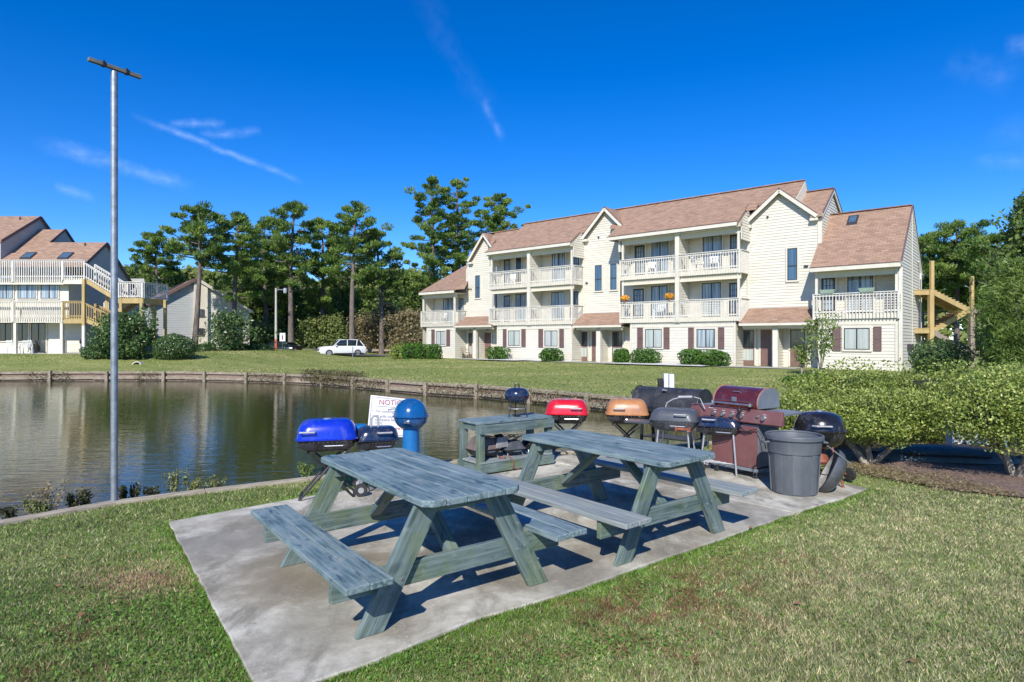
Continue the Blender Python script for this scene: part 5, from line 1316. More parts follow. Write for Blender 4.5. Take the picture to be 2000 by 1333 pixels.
# --- left unit roof and walls
zeL=Zp(850,569,TE); sLe=S(818.5,TE); tL=5.2; 
zrL=zmain(t_l2)-1.4
mb=MB()
mb.slab([(sLe,TE,zeL),(sL1+.25,TE,zeL),(sL1+.25,TB,zeL+(TB-TE)*.50),(sLe,TB,zeL+(TB-TE)*.50)],.15)
mb.slab([(sLe,TB,zeL+(TB-TE)*.50),(sG1a+.02,TB,zeL+(TB-TE)*.50),(sG1a+.02,tL,zeL+(tL-TE)*.50),(sLe,tL,zeL+(tL-TE)*.50)],.15)
mb.slab([(sLe,tL,zeL+(tL-TE)*.5),(sG1a+.02,tL,zeL+(tL-TE)*.5),(sG1a+.02,tL+2.5,zeL+1.6),(sLe,tL+2.5,zeL+1.6)],.15)
# little triangular piece of roof turning the corner by the first gable
mb.add([(sL1+.25,TE,zeL),(S(909,.3),.2,zeL+.05),(sG1a+.02,TB-.02,zeL+(TB-TE)*.5),(sL1+.25,TB,zeL+(TB-TE)*.5)],[(0,1,2,3)])
mb.build('roof',M['roof_shingles'],bd); eave(sLe,sL1+.25,TE,zeL)
mb=MB(); a0=S(824)+.0
mb.siding((a0,BACK+1),(a0,TG),[(0,0),(BACK+1-TG,0),(BACK+1-TG,zeL),(BACK+1-tL,zeL+(tL-TE)*.5-.2),(0,zeL+1.5)]); mb.build('end_wall',M['siding_cream'],bd)
mb=MB(); mb.siding((sG1a,BACK),(sG1a,TB),[(0,0),(BACK-TB,0),(BACK-TB,zb[0]-.15),(0,zb[0]-.15)]); mb.build('end_wall',M['siding_cream'],bd)
# rear wall closes the block
mb=MB(); zrw=zmain(3.2)-(BACK-3.2)*pit*.8-.2
mb.siding((sG3b,BACK),(sG1a,BACK),[(0,0),(sG3b-sG1a,0),(sG3b-sG1a,zrw-.3),(0,zrw-.3)]); mb.siding((sw,BACK),(sG3b,BACK),[(0,0),(sw-sG3b,0),(sw-sG3b,zeR),(0,zeR)]); mb.siding((sG1a,BACK+1),(a0,BACK+1),[(0,0),(sG1a-a0,0),(sG1a-a0,zeL+1.4),(0,zeL+1.4)]); mb.build('rear_wall',M['siding_cream'],bd)
# small fittings
for u,v in ((1170,464),(1195,463),(917,565),(921,565),(1146,553),(1147.5,553),(1500,424),(1573,520),(1577,520)):
    mb=MB(); s_=S(u,TB);z_=Zp(u,v,TB); mb.box(s_-.05,s_+.05,TB-.11,TB-.034,z_-.05,z_+.04); mb.build('vent_hood',M['dark_frame'],bd)
for u in (1143,1163,1205,1457,1499,1560,919,953):
    mb=MB(); s_=S(u,TB); mb.box(s_-.14,s_+.14,TB-.05,TB-.034,2.28,2.37); mb.build('number_plate',M['dark_frame'],bd)
# ================================================================ LEFT BUILDING (deck and stairs)
LB=Frame((-30.4,42.0,.75),(1,0))
b2=thing('apartment_building','cream condominium at the far left with a white-railed roof deck and timber stair beside it','building',LB.o,0)
S2=LB.S;Z2=LB.Z
W0=-13.0
h2,h3=Z2(60,627)+.22,Z2(60,549)+.20      # deck levels
r2,r3=Z2(60,588.5),Z2(60,508.5)
# decks
mb=MB(); mb.box(W0,0.02,-.02,1.6,h2-.12,h2); mb.box(W0,.03,-.05,.0,h2-.35,h2-.121); mb.build('balcony_deck',M['trim_cream'],b2)
mb=MB(); mb.box(W0,0.02,-.02,2.0,h3-.12,h3); mb.box(W0,.03,-.05,.0,h3-.45,h3-.121); mb.build('roof_deck',M['trim_cream'],b2)
x=-.05
for a in (-.05,-3.45,-6.8,-10.2):
    railing(b2,(a-3.3,-.06),(a,-.06),h2,r2,mat='trim_cream',gap=.155); railing(b2,(a-3.3,-.06),(a,-.06),h3,r3,gap=.145,balw=.055)
# second storey window wall
mb=MB(); mb.siding((W0,.5),(0,.5),[(0,h2),(-W0,h2),(-W0,h3-.12),(0,h3-.12)]); mb.build('upper_wall',M['trim_cream'],b2)
mb=MB(); mb.siding((0,.5),(0,1.9),[(0,h2),(1.4,h2),(1.4,h3-.12),(0,h3-.12)]); mb.build('upper_wall',M['siding_cream'],b2)
for u0,u1 in ((-80,-8),(0.5,27.5),(36,72.5),(81,115)):
    window(b2,S2(u0,.5),S2(u1,.5),Z2(60,584,.5),Z2(60,554,.5),.5,'pane_curtain',trim=.06)
# posts through the lower storey
for u in (29,120,-80):
    mb=MB(); s_=S2(u); mb.box(s_-.09,s_+.09,-.02,.15,0,h2-.12); mb.build('porch_post',M['trim_cream'],b2)
mb=MB(); mb.box(-10,1.7,-.2,1.6,-.5,.02); mb.build('patio_slab',M['walk_concrete'],b2)
mb=MB(); mb.siding((W0,1.55),(.3,1.55),[(0,0),(.3-W0,0),(.3-W0,h2-.12),(0,h2-.12)]); mb.build('ground_wall',M['siding_cream'],b2)
for u0,u1 in ((-75,-5),(0,24),(33,56)): window(b2,S2(u0,1.55),S2(u1,1.55),.85,2.25,1.55,'pane_dark',trim=.07)
window(b2,S2(62,1.55),S2(91,1.55),.03,2.2,1.55,'pane_dark',trim=.07)
mb=MB(); mb.box(S2(97.5,.3),0,.18,.3,0,1.0); mb.build('low_wall',M['siding_cream'],b2)
# main lower roof (slope up from the deck), two ridge heights and the raised left block
zf2=lambda t: Z2(163,515,1.9)+(t-1.9)*.78
tA=4.3;zA=zf2(tA);tB=5.9
xs1=S2(69,5.5); xs2=S2(127,tB)
mb=MB()
mb.slab([(xs2,1.75,zf2(1.75)),(.15,1.75,zf2(1.75)),(.15,tA,zf2(tA)),(xs2,tA,zf2(tA))],.15); mb.slab([(W0,1.75,zf2(1.75)),(xs2,1.75,zf2(1.75)),(xs2,tB,zf2(tB)),(W0,tB,zf2(tB))],.15,off=3)
mb.slab([(xs2,tA,zf2(tA)),(.15,tA,zf2(tA)),(.15,9.4,zf2(tA)-(9.4-tA)*.9),(xs2,9.4,zf2(tA)-(9.4-tA)*.9)],.15); mb.slab([(W0,tB,zf2(tB)),(xs2,tB,zf2(tB)),(xs2,9.4,zf2(tB)-(9.4-tB)*.9),(W0,9.4,zf2(tB)-(9.4-tB)*.9)],.15)
r=mb.build('roof',M['roof_shingles'],b2)
for u0,u1,va,vb in ((43,67,490.5,501),(116,140,494.5,505)):
    t0,t1=2.35,3.0; skylight(r,S2((u0+u1)/2-10,2.7),S2((u0+u1)/2+11,2.7),t0,t1,zf2)
mb=MB(); 
for u,v in ((166,476),): 
    s_=S2(u,3.9); mb.tube([(s_,3.9,zf2(3.9)-.1),(s_,3.9,zf2(3.9)+.22)],.05,8)
mb.build('roof_vent',M['dark_frame'],r)
mb=MB(); mb.siding((0,1.9),(0,9.2),[(0,0),(7.3,0),(7.3,zf2(tA)-(9.2-tA)*.9-.17),(tA-1.9,zf2(tA)-.17),(0,zf2(1.9)-.17)]); mb.build('end_wall',M['siding_shaded_grey'],b2)  # side wall of the cream block, its shade painted in as grey
mb=MB(); mb.beam((.16,1.75,zf2(1.75)-.08),(.16,tA,zf2(tA)-.08),.05,.2); mb.beam((.16,tA,zf2(tA)-.08),(.16,9.4,zf2(tA)-(9.4-tA)*.9-.08),.05,.2); mb.build('rake_board',M['shutter_brown'],b2)
mb=MB(); mb.prism([(xs2,tA-.05,zf2(tA)-.3),(xs2,tB,zf2(tB)-.08),(xs2,tB+1.9,zf2(tA)-.3)],(-.06,0,0)); mb.build('step_gable',M['siding_shaded_grey'],b2)
mb=MB(); mb.beam((xs2+.05,tA,zf2(tA)),(xs2+.05,tB,zf2(tB)+.02),.06,.12); mb.beam((xs2+.05,tB,zf2(tB)+.02),(xs2+.05,tB+1.4,zf2(tB)-1.26),.06,.12); mb.build('rake_board',M['shutter_brown'],b2)
# raised block
zU=lambda t: Z2(0,464,2.6)+(t-2.6)*.66
tU=5.9; mb=MB()
mb.slab([(W0,2.2,zU(2.2)),(xs1+.12,2.2,zU(2.2)),(xs1+.12,tU,zU(tU)),(W0,tU,zU(tU))],.15); mb.slab([(W0,tU,zU(tU)),(xs1+.12,tU,zU(tU)),(xs1+.12,9.4,zU(tU)-(9.4-tU)*.85),(W0,9.4,zU(tU)-(9.4-tU)*.85)],.15)
r=mb.build('roof',M['roof_shingles'],b2)
mb=MB(); s_=S2(39,5.3); mb.tube([(s_,5.3,zU(5.3)-.1),(s_,5.3,zU(5.3)+.22)],.05,8); mb.build('roof_vent',M['dark_frame'],r)
mb=MB(); mb.siding((xs1,2.3),(xs1,9.2),[(0,5.5),(6.9,5.5),(6.9,zU(tU)-(9.2-tU)*.85-.17),(tU-2.3,zU(tU)-.17),(0,zU(2.3)-.17)]); mb.siding((W0,2.3),(xs1,2.3),[(0,5.5),(xs1-W0,5.5),(xs1-W0,zU(2.3)-.17),(0,zU(2.3)-.17)]); mb.build('raised_wall',M['siding_shaded_grey'],b2)
mb=MB(); mb.beam((xs1+.13,2.2,zU(2.2)-.08),(xs1+.13,tU,zU(tU)-.08),.05,.2); mb.beam((xs1+.13,tU,zU(tU)-.08),(xs1+.13,9.4,zU(tU)-(9.4-tU)*.85-.08),.05,.2); mb.build('rake_board',M['shutter_brown'],b2)
mb=MB(); mb.siding((0,9.2),(W0,9.2),[(0,0),(-W0,0),(-W0,6),(0,6)]); mb.build('rear_wall',M['siding_shaded_grey'],b2)
# ---- stairs beside it
st=thing('staircase','switchback outdoor stair of yellow treated timber with white upper rails, beside the left condominium','staircase',LB.o,0)
xL1=S2(167);xR=S2(237);xR2=S2(290)
hM=Z2(260,585.5)+.12
mb=MB(); mb.box(.05,xL1,-.05,1.3,h3-.12,h3); mb.box(.05,xL1,-.09,-.05,h3-.42,h3-.02); mb.build('top_landing',M['trim_cream'],st)
railing(st,(.05,-.1),(xL1,-.1),h3,r3,drop=.15)
mb=MB(); mb.box(.05,xL1,-.05,1.3,h2-.12,h2); mb.box(.05,xL1,-.09,-.05,h2-.40,h2-.02); mb.build('lower_landing',M['treated_pine'],st)
railing(st,(.05,-.1),(xL1,-.1),h2,r2,mat='treated_pine',drop=.1)
mb=MB(); mb.box(xR-.2,xR2-.35,-.05,2.4,hM-.12,hM); mb.box(xR-.2,xR2-.3,-.09,-.05,hM-.38,hM-.05); mb.box(xR2-.36,xR2-.30,-.05,2.4,hM-.38,hM-.05); mb.build('mid_landing',M['treated_pine'],st)
railing(st,(xR-.1,-.1),(xR2-.35,-.1),hM,hM+1.08,drop=.02); railing(st,(xR2-.30,0),(xR2+.05,2.2),hM,hM+1.08,drop=.05)
def flight(x0,z0,x1,z1,y0,y1,mat,rmat,rail=1.0):
    n=int(abs(z1-z0)/.19)
    mb=MB()
    for y in (y0,y1): mb.beam((x0,y,z0-.16),(x1,y,z1-.16),.05,.28)
    mb.build('stringer',M[mat],st)
    mb=MB()
    for i in range(n+1):
        a=(i+.5)/(n+1); mb.box(x0+(x1-x0)*a-.14,x0+(x1-x0)*a+.14,y0+.03,y1-.03,z0+(z1-z0)*a-.02,z0+(z1-z0)*a+.02)
    mb.build('treads',M[mat],st)
    if rail: 
        railing(st,(x0,y0-.04),(x1,y0-.04),(z0,z1),(z0+rail,z1+rail),mat=rmat,drop=.02); railing(st,(x0,y1+.04),(x1,y1+.04),(z0,z1),(z0+rail,z1+rail),mat=rmat,drop=.02)
flight(xL1,h3,xR-.2,hM,-.02,.95,'treated_pine','rail_white',1.05)
flight(xL1+.5,h2+.1,xR-.2,hM-.02,1.25,2.2,'treated_pine','rail_white',1.0)
flight(xL1,h2,xL1+3.4,.9,-.02,.95,'treated_pine','treated_pine',1.0)
flight(xL1+.2,.25,xL1+2.2,1.2,1.2,2.1,'treated_pine','rail_white',.95)
for x_,y_,z1 in ((xL1-.02,-.12,h3-.1),(xL1+.7,1.2,h3-1.0),(xR+.0,-.02,hM),(xR2-.45,-.02,hM),(xR+.9,2.3,hM),(xR2-.1,2.2,hM)):
    mb=MB(); mb.box(x_-.09,x_+.09,y_-.09,y_+.09,1.9 if x_<xL1+.1 else -.6,z1); mb.build('post',M['treated_pine'],st)
mb=MB(); mb.box(xL1-.11,xL1+.07,-.21,-.03,-.6,1.9); mb.build('post',M['rail_white'],st)
# patio chairs
def patio_chair(loc,rz,label,mat='plastic_white'):
    t=thing('patio_chair',label,'chair',loc,rz,None)
    for x in (-.24,.24):
        for y in (-.22,.22):
            mb=MB(); mb.beam((x*1.1,y*1.15,0),(x,y,.42),.045,.045,up=(0,1,0)); mb.build('leg',M[mat],t)
        mb=MB(); mb.tube([(x*1.1,-.24,.0),(x*1.12,-.22,.62),(x*1.12,.0,.66),(x*1.0,.25,.66)],.022,6); mb.build('armrest',M[mat],t)
    mb=MB(); mb.rbox([(.41,.25,.24,.05),(.44,.26,.25,.05)]); mb.build('seat',M[mat],t)
    mb=MB()
    for k in range(7): mb.beam((-.23+k*.0767,.23,.44),(-.23+k*.0767,.32,.84),.035,.018,up=(0,1,0))
    mb.beam((-.26,.32,.85),(.26,.32,.85),.03,.06); mb.beam((-.25,.28,.64),(.25,.28,.64),.03,.03); mb.build('backrest',M[mat],t)
    return t
patio_chair((LB.o.x+S2(14),LB.o.y+.55,.77),radians(170),'white plastic patio chair, the left one under the far-left condominium balcony')
patio_chair((LB.o.x+S2(41),LB.o.y+.55,.77),radians(215),'white plastic patio chair turned aside, right of its twin on the left condominium patio')
t=thing('patio_table','round white plastic table between two patio chairs at the left condominium','table',(LB.o.x+S2(29)+.1,LB.o.y+1.05,.77))
mb=MB(); mb.lathe([(.42,.68),(.42,.71)],20); mb.build('tabletop',M['plastic_white'],t)
for k in range(4): a=k*pi/2+.7; mb=MB(); mb.beam((.3*cos(a),.3*sin(a),0),(.22*cos(a),.22*sin(a),.68),.04,.04,up=(0,1,0)); mb.build('leg',M['plastic_white'],t)
q=bl(S(905,.6),.75); patio_chair((q[0],q[1],.23),B.ang+radians(200),'tan fabric porch chair by the first entrance of the long condominium','chair_tan')
t=thing('smoker_grill','small black kettle grill on a stand beneath the left condominium landing','grill',(LB.o.x+S2(153)-.2,LB.o.y+.7,.77))
mb=MB(); mb.lathe([(.001,.62),(.15,.66),(.2,.78),(.16,.92),(.001,.98)],18,cap0=False,cap1=False); mb.build('bowl',M['black_enamel'],t,smooth=True)
for k in range(3): a=k*2.1; mb=MB(); mb.tube([(.1*cos(a),.1*sin(a),.66),(.2*cos(a),.2*sin(a),0)],.015,6); mb.build('leg',M['aluminium_leg'],t)
# ================================================================ SECOND LEFT HOUSE (grey gable)
c0=at(291,590,58)
L3=Frame((c0.x,58,.3),(.80,.60))
b3=thing('apartment_building','pale grey-sided condominium with a plain tall gable end, behind the round clipped shrubs','building',L3.o,L3.ang)
S3=L3.S;Z3=L3.Z
a_ap=S3(382.6);z_ap=Z3(382.6,543);a_r=S3(487);z_r=Z3(487,606);zl=Z3(291,590)
mb=MB(); mb.siding((0,0),(S3(378),0),[(0,-.5),(S3(378),-.5),(S3(378),z_ap-.25),(0,zl)],e=.22); mb.build('gable_wall',M['siding_shaded_grey'],b3)
mb=MB(); mb.siding((S3(404),0),(a_r,0),[(0,-.5),(a_r-S3(404),-.5),(a_r-S3(404),z_r),(0,z_ap-(S3(404)-a_ap)*(z_ap-z_r)/(a_r-a_ap)-.1)],e=.22); mb.build('gable_wall',M['siding_cream'],b3)
mb=MB(); a0_,a1_=S3(378),S3(404); zt1=z_ap-(a1_-a_ap)*(z_ap-z_r)/(a_r-a_ap)
mb.prism([(a0_,-.3,-.5),(a1_,-.3,-.5),(a1_,-.3,zt1-.1),(a_ap,-.3,z_ap-.1),(a0_,-.3,z_ap-.25)],(0,.5,0)); fixn(mb.build('chimney_bay',M['stucco_cream'],b3))
mb=MB(); mb.box(a0_-.02,a0_+.14,-.33,-.3,-.5,z_ap-.3); mb.box(a1_-.14,a1_+.02,-.33,-.3,-.5,zt1-.2); mb.build('corner_board',M['trim_cream'],b3)
for v0,v1 in ((605.5,618),(642.5,655)):
    a,b_=S3(386,-.3),S3(397,-.3); window(b3,a,b_,Z3(391,v1,-.3),Z3(391,v0,-.3),-.3,'pane_dark',trim=.06,frame='shutter_brown',split='n')
D3=20
for sg,(e_,ze_) in ((-1,(-.2,zl-.15)),(1,(a_r+.2,z_r-.1))):
    mb=MB(); P=[(e_,-.45,ze_),(e_,D3,ze_),(a_ap,D3,z_ap),(a_ap,-.45,z_ap)]; mb.slab(P,.2)
    r=fixn(mb.build('roof',M['roof_shingles'],b3))
    mb=MB(); mb.beam((e_,-.47,ze_-.14),(a_ap,-.47,z_ap-.14),.06,.28); mb.build('rake_board',M['trim_cream' if sg>0 else 'shutter_brown'],b3)
    if sg<0:
        zz=lambda t:0
        for u,v in ((312,553),(333,549)):
            # long narrow skylights lying on the left slope
            for fr_ in (1,):
                x_=-.2+(a_ap+.2)*.72; k=(z_ap-ze_)/(a_ap-e_); y_=3.0 if u>320 else 6.2
                mb=MB(); mb.prism([(x_-1.0,y_,ze_+(x_-1.0-e_)*k),(x_+.6,y_,ze_+(x_+.6-e_)*k),(x_+.6,y_+.9,ze_+(x_+.6-e_)*k),(x_-1.0,y_+.9,ze_+(x_-1.0-e_)*k)],(0,0,.14)); mb.build('skylight',M['dark_frame'],r)
mb=MB(); mb.siding((0,D3-.3),(0,0),[(0,-.5),(D3-.3,-.5),(D3-.3,zl-.3),(0,zl-.3)],e=.25); mb.siding((a_r,0),(a_r,D3-.3),[(0,-.5),(D3-.3,-.5),(D3-.3,z_r-.2),(0,z_r-.2)],e=.25); mb.build('side_wall',M['siding_shaded_grey'],b3)
mb=MB(); mb.box(S3(437),S3(452),-.03,.0,.2,1.9); mb.build('door',M['door_brown'],b3)
# ================================================================ RIGHT TIMBER STAIR
t=thing('staircase','unfinished yellow timber switchback stair without rails, right of the long condominium','staircase',(0,0,0))
def atd(u,v,D): return at(u,v,D)
D=33.0; 
pp=lambda u,v,dd=0: atd(u,v,D+dd)
def post(u,v0,v1,dd,mat='treated_pine',w=.16):
    a=pp(u,v0,dd); b=pp(u,v1,dd); mb=MB(); mb.beam((a.x,a.y,min(a.z,b.z)),(a.x,a.y,max(a.z,b.z)),w,w,up=(0,1,0)); mb.build('post',M[mat],t)
post(1820,510,567,0); post(1818,567,720,0,w=.22); post(1898,540,602,2.2); post(1897,602,720,2.2,'grey_timber',w=.25); post(1784,536,700,1.5,'rail_white',w=.12)
for (u0,v0,u1,v1,d0,d1,mt) in ((1782,568,1820,568,.0,0,'treated_pine'),(1780,643,1820,643,0,0,'treated_pine'),(1890,603,1915,605,2.2,2.2,'grey_timber'),(1885,681,1920,684,2.2,2.2,'grey_timber')):
    a=pp(u0,v0+4,d0);b=pp(u1,v1+4,d1); mb=MB()
    mb.beam(a,b,.06,.24); mb.beam(a+Vector((0,1.3,0)),b+Vector((0,1.3,0)),.06,.24); mb.beam(a+Vector((0,.65,.14)),b+Vector((0,.65,.14)),1.4,.04); mb.build('landing',M[mt],t)
for (u0,v0,u1,v1,yo,mt) in ((1822,567,1893,603,0,'treated_pine'),(1822,643,1893,603,1.4,'treated_pine'),(1822,645,1888,683,0,'grey_timber')):
    a=pp(u0,v0+4,yo);b=pp(u1,v1+4,yo+.6); mb=MB()
    for q in (0,1.1): mb.beam(a+Vector((0,q,0)),b+Vector((0,q,0)),.05,.26)
    mb.build('stringer',M[mt],t)
    mb=MB()
    for i in range(10): c=a.lerp(b,(i+.5)/10); mb.box(c.x-.13,c.x+.13,c.y,c.y+1.1,c.z+.12,c.z+.16); mb.box(c.x-.02,c.x+.02,c.y,c.y+1.1,c.z+.0,c.z+.12)
    mb.build('treads',M[mt],t)
# HVAC unit
q=gp(1799,713,.1)
t=thing('air_conditioner','pale grey outdoor air-conditioning unit at the right end wall of the long condominium','air conditioner',(at(1800,700,29).x,29,.1),radians(-30))
mb=MB(); mb.rbox([(0,.42,.40,.05),(.04,.40,.38,.05),(.58,.40,.38,.05),(.62,.42,.40,.05),(.66,.40,.38,.05)]); b=mb.build('housing',M['hvac_grey'],t,smooth=True,ang=30)
mb=MB()
for k in range(8): mb.box(-.34,.34,-.392,-.382,.08+k*.055,.105+k*.055)
mb.build('grille',M['dark_frame'],b)
mb=MB(); mb.lathe([(.30,.665),(.30,.68),(.05,.70)],20); mb.build('fan_guard',M['dark_frame'],t)
# flowers and planters on balcony rails
def flowers(u,v,lab):
    s_=S(u,-.07); p=bl(s_,-.10); z=.2+rT2+.0
    t=thing('flower_pot',lab,'flower pot',(p[0],p[1],z),0,None)
    mb=MB(); mb.lathe([(.09,0),(.13,.16),(.14,.18)],14); mb.build('pot',M['terracotta'],t,smooth=True)
    n=260; d=unit(RNG.normal(size=(n,3))); P=np.c_[d[:,0]*.27,d[:,1]*.22,.28+d[:,2]*.16]*(1)
    raw_mesh('blooms',leaf_quads(P,d,.09,.08),4,M['flower_orange'],{'rnd':np.repeat(RNG.random(n),4)},parent=t)
flowers(1221,588,'orange flowers in a pot at the left corner of the lower middle balcony rail')
flowers(1308,578,'orange flowers in a pot beside the pillar of the lower middle balcony')
for u,lab in ((1616,'pale green planter box on the right balcony rail, in front of the door'),(1693,'pale green planter box on the right balcony rail, in front of the window')):
    p=bl(S(u,-.07),-.08); t=thing('planter_box',lab,'planter',(p[0],p[1],.2+rT2),B.ang)
    mb=MB(); mb.rbox([(0,.30,.10,.02),(.20,.38,.13,.02)],cap1=False); mb.rbox([(.16,.35,.11,.02),(.17,.35,.11,.02)]); mb.build('box',M['planter_green'],t)
def balc_chair(u,lev,lab,ty=.55,rz=0):
    s_=S(u,ty); p=bl(s_,ty); patio_chair((p[0],p[1],.2+lev),B.ang+rz,lab)
for u,lev,lab in ((1000,zD3,'upper left balcony of the long condominium'),(1272,zD3,'upper middle balcony, left of its pillar'),(1362,zD3,'upper middle balcony, right of its pillar'),(1288,zD2,'lower middle balcony, left of its pillar'),(865,zD2,'far-left balcony of the long condominium'),(1395,zD3,'upper middle balcony near the corner window')):
    balc_chair(u,lev,'white chair on the '+lab,rz=random.choice((0,2.9,.4)))
# ================================================================ VEGETATION
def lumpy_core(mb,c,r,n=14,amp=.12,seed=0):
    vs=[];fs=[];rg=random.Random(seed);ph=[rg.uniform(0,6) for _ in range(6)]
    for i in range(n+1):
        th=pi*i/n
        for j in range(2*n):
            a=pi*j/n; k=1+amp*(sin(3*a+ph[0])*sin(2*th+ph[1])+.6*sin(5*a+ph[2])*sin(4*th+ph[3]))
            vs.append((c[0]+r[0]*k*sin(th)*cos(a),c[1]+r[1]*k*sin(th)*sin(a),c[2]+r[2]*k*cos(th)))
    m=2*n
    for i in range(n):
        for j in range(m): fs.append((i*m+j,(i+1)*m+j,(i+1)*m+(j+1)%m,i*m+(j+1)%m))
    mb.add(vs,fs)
def dirs(n,rng): return unit(rng.normal(size=(n,3)))
def shell_pts(n,c,r,rng,amp=.13,depth=.28,flat=0.0,seed=0,zmin=None):
    """points in the outer shell of a lumpy ellipsoid; flat>0 squares it off like clipped hedging"""
    d=dirs(n,rng); rg=np.random.default_rng(seed); k=np.ones(n)
    for _ in range(7):
        q=unit(rg.normal(size=(1,3)))[0]; f=rg.uniform(3,8); k+=amp/2.2*np.sin(f*(d@q)+rg.uniform(0,6))
    k*=1-depth*rng.random(n)**1.6
    p=np.sign(d)*np.abs(d)**(1-flat); 
    P=np.array(c)+p*k[:,None]*np.array(r)
    if zmin is not None: 
        m=P[:,2]>zmin; P=P[m]; d=d[m]
    return P,d
def shrub(name,label,cat,loc,r,mat,n,L,W,group=None,core=True,zc=None,flat=.0,amp=.13,depth=.28,lobes=None,stems=None,seed=1,bias=.5,tone=0.0):
    t=thing(name,label,cat,loc,0,group); rng=np.random.default_rng(seed*13+5)
    zc=r[2] if zc is None else zc
    lobes=lobes or [(0,0,0,1,1,1)]
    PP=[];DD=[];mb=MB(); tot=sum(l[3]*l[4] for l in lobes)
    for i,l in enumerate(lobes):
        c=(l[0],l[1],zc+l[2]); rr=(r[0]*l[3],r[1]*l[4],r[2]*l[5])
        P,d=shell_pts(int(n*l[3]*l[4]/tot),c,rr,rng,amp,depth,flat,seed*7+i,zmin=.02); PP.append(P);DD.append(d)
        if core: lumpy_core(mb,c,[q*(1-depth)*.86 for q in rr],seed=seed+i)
    P=np.concatenate(PP);d=np.concatenate(DD)
    V=leaf_quads(P,d,L,W,bias,rng); rnd=np.repeat(np.clip(rng.normal(.5+tone,.24,len(P)),0,1),4)
    crown=raw_mesh('foliage',V,4,MATS[mat],{'rnd':rnd},parent=t)
    if core: mb.build('light_block_core',MATS['dark_shade_core'],t,smooth=True,ang=180)  # added dark core that stops light passing through the leaves
    mb=MB(); rg=random.Random(seed)
    for i in range(stems or 3):
        a=rg.uniform(0,6.28); b=rg.uniform(.2,.55); zt=zc+(0 if not stems else r[2]*.1)
        p0=Vector((rg.uniform(-.10,.10),rg.uniform(-.08,.08),-.05)); p2=Vector((cos(a)*r[0]*b,sin(a)*r[1]*b,zt)); p1=p0.lerp(p2,.5)+Vector((cos(a)*.05,sin(a)*.05,-.05))
        q=.040 if stems else .02
        mb.tube([p0,p0.lerp(p1,.5)+Vector((0,0,.02)),p1,p2],[q*1.25,q,q*.8,q*.4],7)
        if stems:
            for k in range(3):
                e=p1+Vector((rg.uniform(-.3,.3),rg.uniform(-.3,.3),rg.uniform(.2,.5))); mb.tube([p1.lerp(p2,.2*k),e],[q*.5,q*.2],5)
    mb.build('stems',MATS['bark_pale'],t,smooth=True)
    return t
# -- clipped shrubs along the front of the long building
gB='clipped shrubs along the front of the long condominium'
def front_shrub(u0,u1,v0,v1,tt,lab,seed):
    uc=(u0+u1)/2; s_=S(uc,tt); p=bl(s_,tt); k=B.k(uc,tt); w=(u1-u0)/FX*k/2*.93; h=(v1-v0)/FX*k
    shrub('clipped_shrub',lab,'shrub',(p[0],p[1],.2),(w,w*.8,h*.55),'round_shrub',1500,.12,.075,gB,zc=h*.48,flat=.12,seed=seed,amp=.08)
front_shrub(947,997,673,700,-1.1,'round clipped green shrub alone between the first entrance and first ground floor window',1)
front_shrub(1050,1101,677,703,-1.1,'round clipped green shrub alone below the second ground floor window pair',2)
front_shrub(1196,1232,681,710,-1.1,'small clipped shrub, left one of the pair by the second entrance',3)
front_shrub(1227,1292,680,711,-1.1,'wider clipped shrub, right one of the pair near the second entrance',4)
front_shrub(1323,1378,681,713,-1.1,'clipped green shrub, left half of the pair before the right-hand shuttered window',5)
front_shrub(1364,1428,683,715,-1.1,'clipped green shrub, right half of the pair before the right-hand shuttered window',6)
gH='hedge shrubs at the left end of the long condominium'
for i,(u0,u1,lab) in enumerate(((763,800,'pale clipped hedge shrub, leftmost of the row by the parking lot'),(784,820,'dark green hedge shrub, second from the parking lot'),(812,845,'dark green hedge shrub, third from the parking lot'),(834,863,'dark green hedge shrub nearest the left end wall of the long condominium'))):
    uc=(u0+u1)/2; D=50-i*.6; w=(u1-u0)/FX*D/2; shrub('hedge_shrub',lab,'shrub',((uc-CX)/FX*D,D,.15),(w*1.05,w*.9,.66),'round_shrub' if i else 'hedge_leaves',1300,.13,.08,gH,zc=.56,flat=.18,seed=10+i,amp=.06)
shrub('hedge_shrub','low dull green hedge behind the row by the parking lot','shrub',(at(815,690,56).x,56,.1),(1.9,.8,.7),'round_shrub',1500,.14,.09,gH,seed=15)
# -- left side shrubs
shrub('large_shrub','big loose dark green shrub behind the metal pole, beside the timber stair','shrub',(at(243,700,38.5).x,38.5,.45),(1.75,1.5,1.6),'holly_leaves',9000,.17,.10,None,zc=1.55,lobes=[(0,0,0,.95,1,.95),(-.9,.1,-.5,.55,.6,.6),(.8,-.2,-.3,.6,.7,.75),(.1,-.3,.5,.6,.6,.6)],seed=21,amp=.2,depth=.4,bias=.3)
shrub('clipped_shrub','rounded clipped pale green shrub right of the big loose shrub','shrub',(at(339,706,38.8).x,38.8,.3),(1.25,1.15,.92),'holly_leaves',5200,.11,.07,None,zc=.88,seed=22,amp=.05,bias=.7)
shrub('low_shrub','small low shrub at the foot of the left timber stair','shrub',(at(198,700,39).x,38.6,.5),(.9,.7,.5),'holly_leaves',1500,.13,.08,None,zc=.4,seed=23)
shrub('clipped_shrub','dark clipped shrub below the two green-framed windows of the grey house','shrub',(at(398,690,52).x,52,.15),(1.15,.9,.68),'holly_leaves',1700,.15,.09,None,zc=.62,seed=24)
